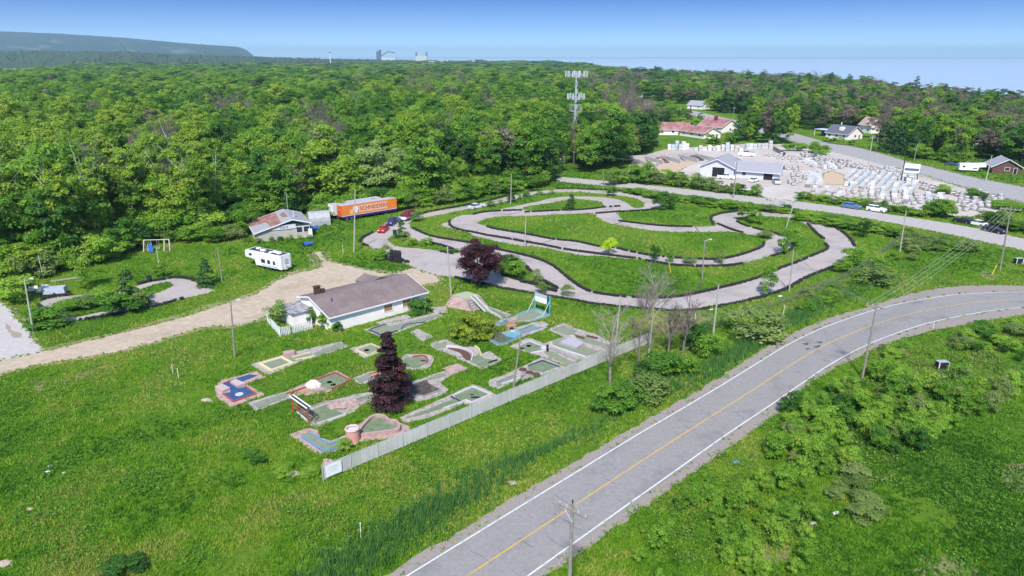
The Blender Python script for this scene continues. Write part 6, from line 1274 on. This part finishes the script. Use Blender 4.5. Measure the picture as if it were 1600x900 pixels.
# lime and small trees in the track
SM = [crown('crown', L_shrub, 420 + i, 1.0, 1.0, 1.05, 18, 2100, .135, .38, low=.03) for i in range(5)]; SMG = [crown('crown', L_grey, 430 + i, 1.0, .95, .95, 20, 2100, .12, .38, low=.03) for i in range(4)]; SMB = [crown('crown', L_broad, 440 + i, 1.0, 1.0, 1.0, 18, 2100, .14, .38, low=.03) for i in range(4)]; SMP = [crown('crown', L_pine, 450 + i, .85, 1.0, 1.0, 46, 3000, .15, .42, 'cone', low=.03) for i in range(3)]
st_me = bm(460, M_bark, h=1.6, r0=.05, levels=1, kids=4, crown0=.2)
LM = crown('crown', L_lime, 461, 1.3, 1.1, 1.5, 14, 900, .28, .42, low=.2); X, Y = P(951, 397); own('lime_tree', LM, st_me, X, Y, 'small bright lime green tree on the inner kart island', s=(1.15, 1.15, 1.3))
def bush(u, vb, r_, h_, lab, proto=None, group=None, cat='shrub', name='shrub', XY=None):
    X, Y = XY or P(u, vb); me = rv.choice(proto or SM); t = thing(name, lab, cat, (X, Y, 0), rv.uniform(0, 6.28), group); t.scale = (r_, r_, h_ / 2); linkobj('foliage', me, t); return t
for u, vb, r_, h_, pr, lb in ((1038, 327, 2.9, 5.2, SMB, 'large bush at the far hairpin of the kart track'), (892, 328, 1.6, 4.4, SMP, 'dark pointed shrub on the small upper kart island'), (956, 306, 1.7, 3.2, SMB, 'round dark bush beside the upper kart lane'), (790, 429, 3.0, 4.0, SMB, 'wide leafy bush on the island right of the back purple maple'), (806, 434, 2.2, 3.6, SM, 'light leafy bush on the tip of the maple island'),
                           (838, 441, 1.4, 2.6, SMG, 'pale grey green tuft bush at the tip of the bush island'), (628, 371, 1.5, 4.2, SMP, 'pointed dark shrub on the pit island'), (633, 376, 1.4, 2.4, SMG, 'olive shrub beside the pointed pit shrub'), (644, 384, 1.3, 2.0, SM, 'leafy shrub on the middle of the pit island'), (668, 383, 1.1, 1.8, SM, 'small leafy shrub on the right of the pit island'),
                           (1163, 345, 2.2, 5.2, SMB, 'tall double bush at the right hairpin entrance'), (1180, 350, 1.8, 4.0, SMB, 'second bush at the right hairpin entrance'), (1222, 398, 1.5, 6.0, SMB, 'slim tall bush on the inner right kart bend'), (1240, 386, 1.4, 4.6, SM, 'tall thin bush right of the inner bend'), (1194, 372, 2.0, 2.0, SMG, 'low grey shrub at the tip of the big inner island'), (1125, 412, 1.2, 3.2, SMG, 'dull shrub by the lamp pole in the track'),
                           (1023, 407, 1.1, 3.4, SMB, 'upright shrub in the lower inner kart lane'), (1047, 410, .9, 2.6, SM, 'leafy sprout in the lower inner kart lane'), (1076, 411, 1.6, 1.6, SMG, 'brownish weed clump on the inner kart lane'), (1196, 460, 1.6, 5.2, SM, 'tall leafy sprout on the lower kart lane'), (887, 462, 1.3, 2.2, SMG, 'pale weed clump above the goal board'), (845, 457, 1.2, 2.0, SMG, 'grey weed beside the kart tyres above the goal board'),
                           (650, 345, 2.0, 2.8, SMG, 'grey green shrub at the left end of the kart ring'), (1332, 415, 2.6, 3.8, SM, 'leafy shrub on the outer right kart bend'), (1316, 425, 1.8, 2.6, SM, 'lower shrub on the outer right kart bend'), (1345, 370, 1.9, 4.2, SMB, 'dark shrub outside the top right kart bend'),
                           (1365, 445, 3.8, 4.0, SMG, 'big pale flowering shrub in the verge right of the kart track'), (1370, 424, 2.2, 3.6, SM, 'green shrub behind the pale flowering shrub'), (1176, 527, 4.6, 4.8, SMG, 'large round shrub between the pale pole and the road'), (1215, 515, 1.5, 2.6, SMG, 'small dull shrub right of the large round one'), (1016, 622, 3.0, 3.2, SMG, 'olive shrub by the ditch below the bare trees'), (955, 640, 2.4, 3.2, SMB, 'dark shrub at the foot of the drooping bare tree'),
                           (1085, 545, 2.2, 4.2, SMB, 'dark leafy bush right of the bare trees'), (1100, 555, 2.2, 3.2, SM, 'light leafy bush left of the big pole'), (1040, 585, 2.6, 3.4, SMB, 'green bush among the bare trees'), (1014, 596, 2.0, 3.0, SMB, 'green bush between two bare trees'), (1065, 580, 2.2, 2.6, SM, 'pale leaf bush below the rightmost bare tree'), (985, 628, 2.0, 2.6, SMB, 'low dark bush above the ditch'),
                           (325, 446, 1.9, 5.0, SMP, 'pointed dark shrub at the right tip of the small kart loop'), (250, 433, 1.4, 3.0, SMB, 'small dark shrub above the small kart loop'), (206, 478, 2.4, 6.2, SMP, 'tall dark pointed tree on the small kart loop island'), (222, 480, 1.6, 3.0, SMG, 'grey bush right of the tall pointed loop tree'), (190, 489, 3.0, 3.6, SMB, 'spreading dark bush at the lower side of the small loop'),
                           (165, 474, 2.4, 2.8, SM, 'leafy bush on the small loop island'), (140, 480, 2.2, 2.4, SMG, 'olive bush on the small loop island'), (112, 484, 2.0, 2.0, SM, 'low bush at the left of the small loop island'), (30, 470, 3.6, 4.6, SM, 'large leafy shrub above the pale lot'), (15, 455, 2.6, 3.0, SM, 'leafy shrub at the upper left lot corner'), (75, 512, 3.2, 3.0, SMB, 'dark shrub at the lower left of the small loop'), (60, 500, 2.0, 2.6, SM, 'light shrub beside the leaning lamp pole'),
                           (132, 452, 2.0, 7.2, SMB, 'slim leafy tree above the small kart loop'), (160, 411, 3.6, 6.0, SM, 'leafy light shrub on the forest edge left of the slide'), (188, 398, 3.2, 6.4, SMB, 'tall leafy shrub on the forest edge beside the slide'), (195, 893, 1.5, 1.3, SMB, 'dark leafy weed clump at the bottom left'), (395, 716, 1.1, .9, SMB, 'dark weed clump in the middle of the front meadow'), (407, 722, .9, .7, SMB, 'small dark weed beside the meadow clump'), (440, 742, 1.1, 1.1, SM, 'weed clump beside the grey boulder'),
                           (540, 704, .8, 1.4, SM, 'weed growing through the blue kerbed dogleg'), (514 + 26, 728, .8, .9, SM, 'weed climbing the near end of the slatted fence'), (488, 742, 1.0, .7, SM, 'low weed left of the fence end'), (604, 400, 1.4, 2.6, SMG, 'grey weedy shrub left of the tyre stack'), (590, 405, 2.2, 2.0, SM, 'leafy weeds at the pit edge'), (660, 385, .8, 1.6, SM, 'thin weed on the pit island'),
                           (1262, 262, 0.1, .1, SM, '')):
    if lb: bush(u, vb, r_, h_, lb, pr)
def row_bushes(line, n, jx, r0, r1, h0, h1, lab, grp, pr, cat='bush', name='hedge_bush'):
    W_ = catmull(wp('p', line), False, 6); W_ = by_len(W_, n)
    for x, y in W_: r_ = rv.uniform(r0, r1); bush(0, 0, r_, rv.uniform(h0, h1), lab, pr, grp, cat, name, (x + rv.uniform(-jx, jx), y + rv.uniform(-jx, jx)))
MIXG = SM + SMG + SMB
row_bushes('985,301 1030,310 1086,318 1150,326 1190,330 1236,335', 46, 2.2, 1.4, 2.4, 1.2, 2.3, 'low scrubby bush in the hedge between the kart track and the side road', 'hedge bushes along the near side of the side road', MIXG)
row_bushes('1244,342 1300,350 1360,361 1400,369 1440,379 1490,390', 40, 2.2, 1.5, 2.6, 1.3, 2.4, 'bush in the hedge below the parked roadside cars', 'hedge bushes below the parked cars', MIXG)
row_bushes('960,289 985,286 1010,283', 9, 2.0, 2, 3.4, 4, 7.5, 'tall bush hiding the left corner of the stone yard', 'tall bushes at the left corner of the yard', MIXG)
row_bushes('1015,289 1045,288 1070,293 1105,295', 14, 2.0, 2, 3.2, 3, 5.5, 'leafy bush in front of the stone yard office', 'leafy bushes before the yard office', MIXG)
row_bushes('1110,299 1140,303 1180,306', 8, 1.0, 1.4, 2.4, 2.2, 4, 'bush beside the yard entrance', 'bushes beside the yard entrance', MIXG)
row_bushes('1262,312 1310,319 1350,324 1400,331 1440,338', 18, 1.2, 1.5, 2.4, 1.6, 2.8, 'bush between the parked cars and the stone yard', 'bushes between the cars and the yard', MIXG)
row_bushes('1448,336 1462,338 1476,340', 6, 1.4, 2.2, 3.0, 3.5, 5.5, 'tall bush at the right end of the stone yard', 'tall bushes at the right end of the yard', SMB)
row_bushes('1535,347 1560,352 1600,361 1640,368', 12, 2.0, 2, 3.0, 2.4, 4.2, 'leafy bush beyond the tall pole at the right edge', 'leafy bushes beyond the tall pole', MIXG)
row_bushes('1470,392 1500,388 1440,388 1420,398', 10, 2.5, 1.4, 2.6, 1.6, 3.2, 'grey green scrub left of the tall pole', 'scrub left of the tall pole', SMG)
row_bushes('1225,236 1260,236 1290,246', 8, 2.0, 2, 3, 3, 5, 'bush between the highway and the yard back rows', 'bushes behind the yard', SM)
row_bushes('1490,304 1520,307 1560,325 1595,333', 9, 2.0, 1.6, 2.6, 1.6, 3.2, 'bush on the near verge of the highway', 'bushes on the near highway verge', SMB + SM)
row_bushes('-40,462 0,450 60,428 120,415 165,402 210,385', 22, 2.5, 2, 3.6, 2.6, 5.5, 'understorey bush along the left forest edge', 'understorey along the left forest edge', MIXG, 'undergrowth', 'forest_bush')
row_bushes('225,380 300,376 372,372', 12, 2.0, 1.8, 3.0, 2.4, 4.5, 'understorey bush behind the upper lawn', 'understorey behind the upper lawn', MIXG, 'undergrowth', 'forest_bush')
row_bushes('500,345 560,331 630,329 700,314 780,301 850,289', 34, 2.0, 2, 3.4, 2.6, 5.5, 'understorey bush along the forest edge above the kart track', 'understorey above the kart track', MIXG, 'undergrowth', 'forest_bush')
row_bushes('-40,452 0,440 60,418 120,405 165,392 210,376', 24, 3, 2.6, 4.4, 4.5, 8, 'tall understorey bush along the left forest edge', 'tall understorey along the left forest edge', SM + SMB, 'undergrowth', 'forest_bush')
row_bushes('215,374 300,369 372,362 385,350 420,336 470,336', 24, 2.5, 2.4, 4.2, 4.5, 8, 'tall understorey bush behind the upper lawn and shop', 'tall understorey behind lawn and shop', SM + SMB, 'undergrowth', 'forest_bush')
row_bushes('500,338 560,324 630,321 700,307 780,295 850,284', 36, 2.5, 2.6, 4.2, 4, 7.5, 'tall understorey bush above the kart track', 'tall understorey above the kart track', SM + SMB, 'undergrowth', 'forest_bush')
row_bushes('385,378 410,380 440,377 480,373', 10, .6, .5, 1.0, .6, 1.4, 'tall weed clump along the derelict shop wall', 'weeds along the shop wall', MIXG)
row_bushes('768,322 790,318 830,307 860,303', 7, .8, .7, 1.5, 1.2, 2.6, 'small shrub sprouting beside the upper kart lane', 'small shrubs by the upper kart lane', MIXG)
row_bushes('1290,222 1312,226 1330,226', 4, .6, 1.6, 2.2, 2.5, 4, 'garden shrub in front of the bungalow', 'garden shrubs before the bungalow', SMB)
row_bushes('1375,236 1390,238 1410,242 1425,244', 6, 1.5, 3.2, 4.2, 9, 13, 'dark spruce on the far highway verge', 'dark spruces on the highway verge', SMP, 'tree', 'spruce_tree')
row_bushes('1430,246 1475,252 1500,256', 9, 2.0, 2.5, 3.5, 4, 7, 'bush at the back of the highway lawn', 'bushes behind the highway lawn', SMB + SM)
row_bushes('1050,197 1080,200 1110,203', 12, 2.5, 3, 4, 4, 6.5, 'bush behind the motel wings', 'bushes behind the motel', SM)
row_bushes('1110,225 1130,225 1150,222', 6, 1.5, 2, 3, 3, 6, 'dark bush before the motel gable', 'dark bushes before the motel gable', SMB)
# rough ground right of the road: saplings and shrubs
ROUGH = [('1190,690 1262,622 1330,600 1400,575 1500,556 1600,548 1640,600 1560,640 1500,660 1440,700 1380,730 1300,745 1230,760 1180,740', 150, (.6, 1.35), (1.4, 3.3), 'leafy shrub in the dense thicket right of the road bend', 'shrubs in the dense thicket', MIXG + SM + SM),
         ('1060,800 1130,740 1180,720 1260,760 1300,800 1260,900 1200,960 950,960 900,915', 66, (.42, .85), (1.1, 2.7), 'bright leafy sapling in the open rough near the bottom of the road', 'saplings in the open rough', SM),
         ('1350,560 1420,525 1500,512 1600,505 1640,540 1500,560 1400,590', 34, (.7, 1.5), (.9, 2.2), 'low shrub on the bank inside the road bend', 'low shrubs inside the bend', MIXG),
         ('1300,745 1400,720 1420,790 1330,850 1290,810', 11, (.7, 1.5), (.8, 1.8), 'grey green shrub at the edge of the right meadow', 'grey green shrubs at the meadow edge', SMG),
         ('1230,470 1300,445 1400,400 1440,400 1400,430 1320,470 1250,500', 20, (.8, 1.6), (1.0, 2.2), 'bush in the verge below the chain-link fence', 'bushes in the fence verge', MIXG)]
for poly, n, rr0, hh0, lab, grp, pr in ROUGH:
    pw = wp('p', poly); x0, x1 = min(p[0] for p in pw), max(p[0] for p in pw); y0, y1 = min(p[1] for p in pw), max(p[1] for p in pw); c_ = 0
    while c_ < n:
        x, y = rv.uniform(x0, x1), rv.uniform(y0, y1)
        if not inpoly([x], [y], pw)[0] or fbm(x, y, .12, 5) < .42: continue
        f_ = rv.uniform(0, 1) ** 1.4; bush(0, 0, rr0[0] + (rr0[1] - rr0[0]) * f_, hh0[0] + (hh0[1] - hh0[0]) * f_, lab, pr, grp, 'sapling' if pr is SM else 'shrub', 'sapling' if pr is SM else 'shrub', (x, y)); c_ += 1
# ================================================================== GRASS
# a raster of the photo's ground tells where the grass may grow
MW, MH, MU = 2400, 1100, 400
gm = np.ones((MH, MW), bool)
for poly, isg in PAVED:
    us_ = np.array([p[0] + MU for p in poly]); vs_ = np.array([p[1] for p in poly])
    for row in range(max(0, int(vs_.min())), min(MH - 1, int(vs_.max()) + 1)):
        yy = row + .5; xs_ = []
        for i in range(len(us_)):
            a, b = vs_[i - 1], vs_[i]
            if (a > yy) != (b > yy): xs_.append(us_[i - 1] + (yy - a) / (b - a) * (us_[i] - us_[i - 1]))
        xs_.sort()
        for a, b in zip(xs_[::2], xs_[1::2]): gm[row, max(0, int(round(a))):max(0, min(MW, int(round(b))))] = isg
def grass_ok(X, Y):
    d = Y * ct + H * st; y = (H * ct - Y * st) / d; u = 800 + FPX * X / d; v = 450 + FPX * y
    ui = np.clip((u + MU).astype(int), 0, MW - 1); vi = np.clip(v.astype(int), 0, MH - 1); return gm[vi, ui] & (v < MH - 1), u, v
def blades(name, label, X, Y, hgt, wid, m, nb=5, seed=1, tone=None, lean=.35):
    r = np.random.default_rng(seed); n = len(X); X = np.repeat(X, nb) + r.normal(0, .12, n * nb); Y = np.repeat(Y, nb) + r.normal(0, .12, n * nb)
    h = np.repeat(hgt, nb) * r.uniform(.5, 1.15, n * nb); w_ = np.repeat(wid, nb) * r.uniform(.6, 1.2, n * nb); a = r.uniform(0, 2 * np.pi, n * nb); lx, ly = r.normal(0, lean, n * nb) * h, r.normal(0, lean, n * nb) * h
    z = np.zeros(n * nb); p0 = np.stack([X - np.cos(a) * w_, Y - np.sin(a) * w_, z], 1); p1 = np.stack([X + np.cos(a) * w_, Y + np.sin(a) * w_, z], 1); p2 = np.stack([X + lx, Y + ly, h], 1)
    tn = np.repeat(r.uniform(.1, .9, n) if tone is None else tone, nb) + r.uniform(-.12, .12, n * nb)
    me = mesh_np(name, np.stack([p0, p1, p2], 1).reshape(-1, 3), 3, np.arange(n * nb * 3), m, np.clip(tn, 0, 1)); o = linkobj(name, me); tag(o, label, 'grass', kind='stuff'); return o
L_grass = leafmat('leaf_grass', [(.022, .085, .008), (.040, .130, .008), (.068, .180, .010), (.110, .220, .014), (.16, .235, .026), (.215, .235, .060)], .35, 1.0, hue=0)
L_reed = leafmat('leaf_reed', [(.020, .080, .026), (.040, .125, .034), (.070, .170, .040), (.13, .20, .06)], .35, 1.0, hue=0)
rg_ = np.random.default_rng(31)
# density falls with distance so that tufts stay about a pixel or two apart
n = 150000; t_ = rg_.uniform(0, 1, n); Yg = 44 * (330 / 44) ** (t_ ** 1.15); Xg = rg_.uniform(-.84, .84, n) * (Yg + 14); ok, uu, vv = grass_ok(Xg, Yg)
ok &= ~(inpoly(Xg, Yg, F_WEST)); Xg, Yg = Xg[ok], Yg[ok]
big = fbm(Xg, Yg, .045, 1, 3); md = fbm(Xg, Yg, .22, 2, 3); fn = fbm(Xg, Yg, 1.1, 3, 3)
UL = P(270, 398); lawn = np.exp(-((Xg - UL[0]) ** 2 / 500 + (Yg - UL[1]) ** 2 / 260)); UL2 = P(1050, 503); tan_ = np.exp(-((Xg - UL2[0]) ** 2 / 90 + (Yg - UL2[1]) ** 2 / 50)); tone = np.clip(.52 + .28 * lawn + .42 * tan_ + 2.5 * (big - .5) + 1.3 * (md - .5) + .9 * (fn - .5) + rg_.normal(0, .06, len(Xg)), 0, 1); dry = fbm(Xg, Yg, .13, 8, 4) + .17 * tan_
bare_ = (dry > .70) & (rg_.uniform(size=len(Xg)) < .75); Xg, Yg, tone, big, md = Xg[~bare_], Yg[~bare_], tone[~bare_], big[~bare_], md[~bare_]
hh = (.10 + .22 * (1 - big) * rg_.uniform(.4, 1, len(Xg)) + .12 * md) * (1 + Yg / 260); ww = .035 * (1 + Yg / 55)
blades('meadow_grass', 'short bright green meadow grass over the open ground', Xg, Yg, hh, ww, L_grass, 4, 3, tone)
# clumps of taller weeds
n = 9500; t_ = rg_.uniform(0, 1, n); Yw = 46 * (170 / 46) ** t_; Xw = rg_.uniform(-.84, .84, n) * (Yw + 14); ok, _, _ = grass_ok(Xw, Yw); ok &= ~inpoly(Xw, Yw, F_WEST) & (np.sin(Xw * .21 + 1) * np.cos(Yw * .17) + .5 * np.sin(Xw * .6 + Yw * .5) > .1)
Xw, Yw = Xw[ok], Yw[ok]; k_ = 26; Xc = np.repeat(Xw, k_) + rg_.normal(0, .42, len(Xw) * k_); Yc = np.repeat(Yw, k_) + rg_.normal(0, .42, len(Xw) * k_); L_weed = leafmat('leaf_weed', [(.040, .110, .014), (.070, .165, .018), (.115, .215, .024)], .3, .9, hue=0)
pos = np.stack([Xc, Yc, rg_.uniform(.05, .42, len(Xc))], 1); me = leaves_mesh('weed_clumps', pos, np.tile([0, 0, .6], (len(Xc), 1)) + rg_.normal(0, .5, (len(Xc), 3)), .17, rg_.uniform(0, 1, len(Xc)), L_weed, 8); o = linkobj('weed_clumps', me); tag(o, 'darker broad leafed weeds scattered through the meadow', 'weeds', kind='stuff')
# reeds in the ditch along the road
dl_ = resample(catmull(wp('p', '470,930 560,872 640,822 700,790 760,752 830,715 900,682 960,650 1040,610 1110,575 1160,548 1200,520 1240,500 1290,470 1360,448 1400,436'), False, 6), .5)
Xr, Yr = [], []
for i, (x, y) in enumerate(dl_):
    wv = 1.5 + .8 * math.sin(i * .07) + .5 * math.sin(i * .19)
    m_ = int(16 * max(.25, 1 + .7 * math.sin(i * .045 + 1))); Xr += list(x + rg_.normal(0, wv * .55, m_)); Yr += list(y + rg_.normal(0, wv * .75, m_))
Xr, Yr = np.array(Xr), np.array(Yr); ok, _, _ = grass_ok(Xr, Yr); Xr, Yr = Xr[ok], Yr[ok]
blades('ditch_reeds', 'tall dark green reeds filling the ditch beside the road', Xr, Yr, np.full(len(Xr), .95), .03 * (1 + Yr / 110), L_reed, 6, 12, None, .2)
# tufts along the ragged edges of roads, golf pads and in the track seams
ex_, ey_ = [], []
for poly, isg in PAVED:
    if len(poly) < 3: continue
    wpts = [P(*p) for p in poly if p[1] > 100]
    for x, y in resample(wpts, .55, True) if len(wpts) > 2 else []:
        if 30 < y < 260 and rg_.uniform() < .55: ex_.append(x + rg_.normal(0, .16)); ey_.append(y + rg_.normal(0, .16))
ex_, ey_ = np.array(ex_), np.array(ey_); inroad = inpoly(ex_, ey_, oa + ob[::-1]); ex_, ey_ = ex_[~inroad], ey_[~inroad]
blades('edge_grass', 'ragged grass creeping over the edges of pads and lanes', ex_, ey_, np.full(len(ex_), .26), .04 * (1 + ey_ / 60), L_grass, 6, 14, None, .4)

# low brambles and grasses matting the rough ground
pw = [wp('p', q[0]) for q in ROUGH]; bx, by = [], []
for poly, dn in zip(pw, (.9, .45, .6, .7, .6)):
    x0, x1 = min(p[0] for p in poly), max(p[0] for p in poly); y0, y1 = min(p[1] for p in poly), max(p[1] for p in poly); m_ = int((x1 - x0) * (y1 - y0) * dn); a, b = rg_.uniform(x0, x1, m_), rg_.uniform(y0, y1, m_)
    ok = inpoly(a, b, poly) & (fbm(a, b, .2, 4) > .45); ok2, _, _ = grass_ok(a, b); bx += list(a[ok & ok2]); by += list(b[ok & ok2])
k_ = 34; bx = np.repeat(bx, k_) + rg_.normal(0, .5, len(bx) * k_); by = np.repeat(by, k_) + rg_.normal(0, .5, len(by) * k_)
pos = np.stack([bx, by, rg_.uniform(.05, .75, len(bx)) * np.repeat(rg_.uniform(.3, 1, len(bx) // k_), k_)], 1); L_br = leafmat('leaf_bramble', [(.045, .100, .016), (.080, .150, .022), (.120, .200, .034), (.17, .19, .07), (.20, .16, .09)], .3, 1.0, hue=0)
me = leaves_mesh('brambles', pos, np.tile([0, 0, .7], (len(bx), 1)) + rg_.normal(0, .5, (len(bx), 3)), .19, np.repeat(rg_.uniform(0, .8, len(bx) // k_), k_) + rg_.uniform(-.1, .2, len(bx)), L_br, 18); o = linkobj('bramble_cover', me); tag(o, 'low tangled brambles matting the rough ground right of the road', 'undergrowth', kind='stuff')
# ------------------------------------------------------------------ air
hz = MB(); hz.box(0, 14500, -60, 60000, 32000, 400); hm = bpy.data.materials.new('haze'); hm.use_nodes = True
hn = hm.node_tree.nodes; hn.clear(); ho = hn.new('ShaderNodeOutputMaterial'); pv = hn.new('ShaderNodeVolumePrincipled')
pv.inputs['Color'].default_value = (.56, .82, 1.0, 1); pv.inputs['Density'].default_value = 0.00007; pv.inputs['Anisotropy'].default_value = 0.0
hm.node_tree.links.new(pv.outputs[0], ho.inputs['Volume']); haze = hz.build('haze', hm); haze['kind'] = 'stuff'
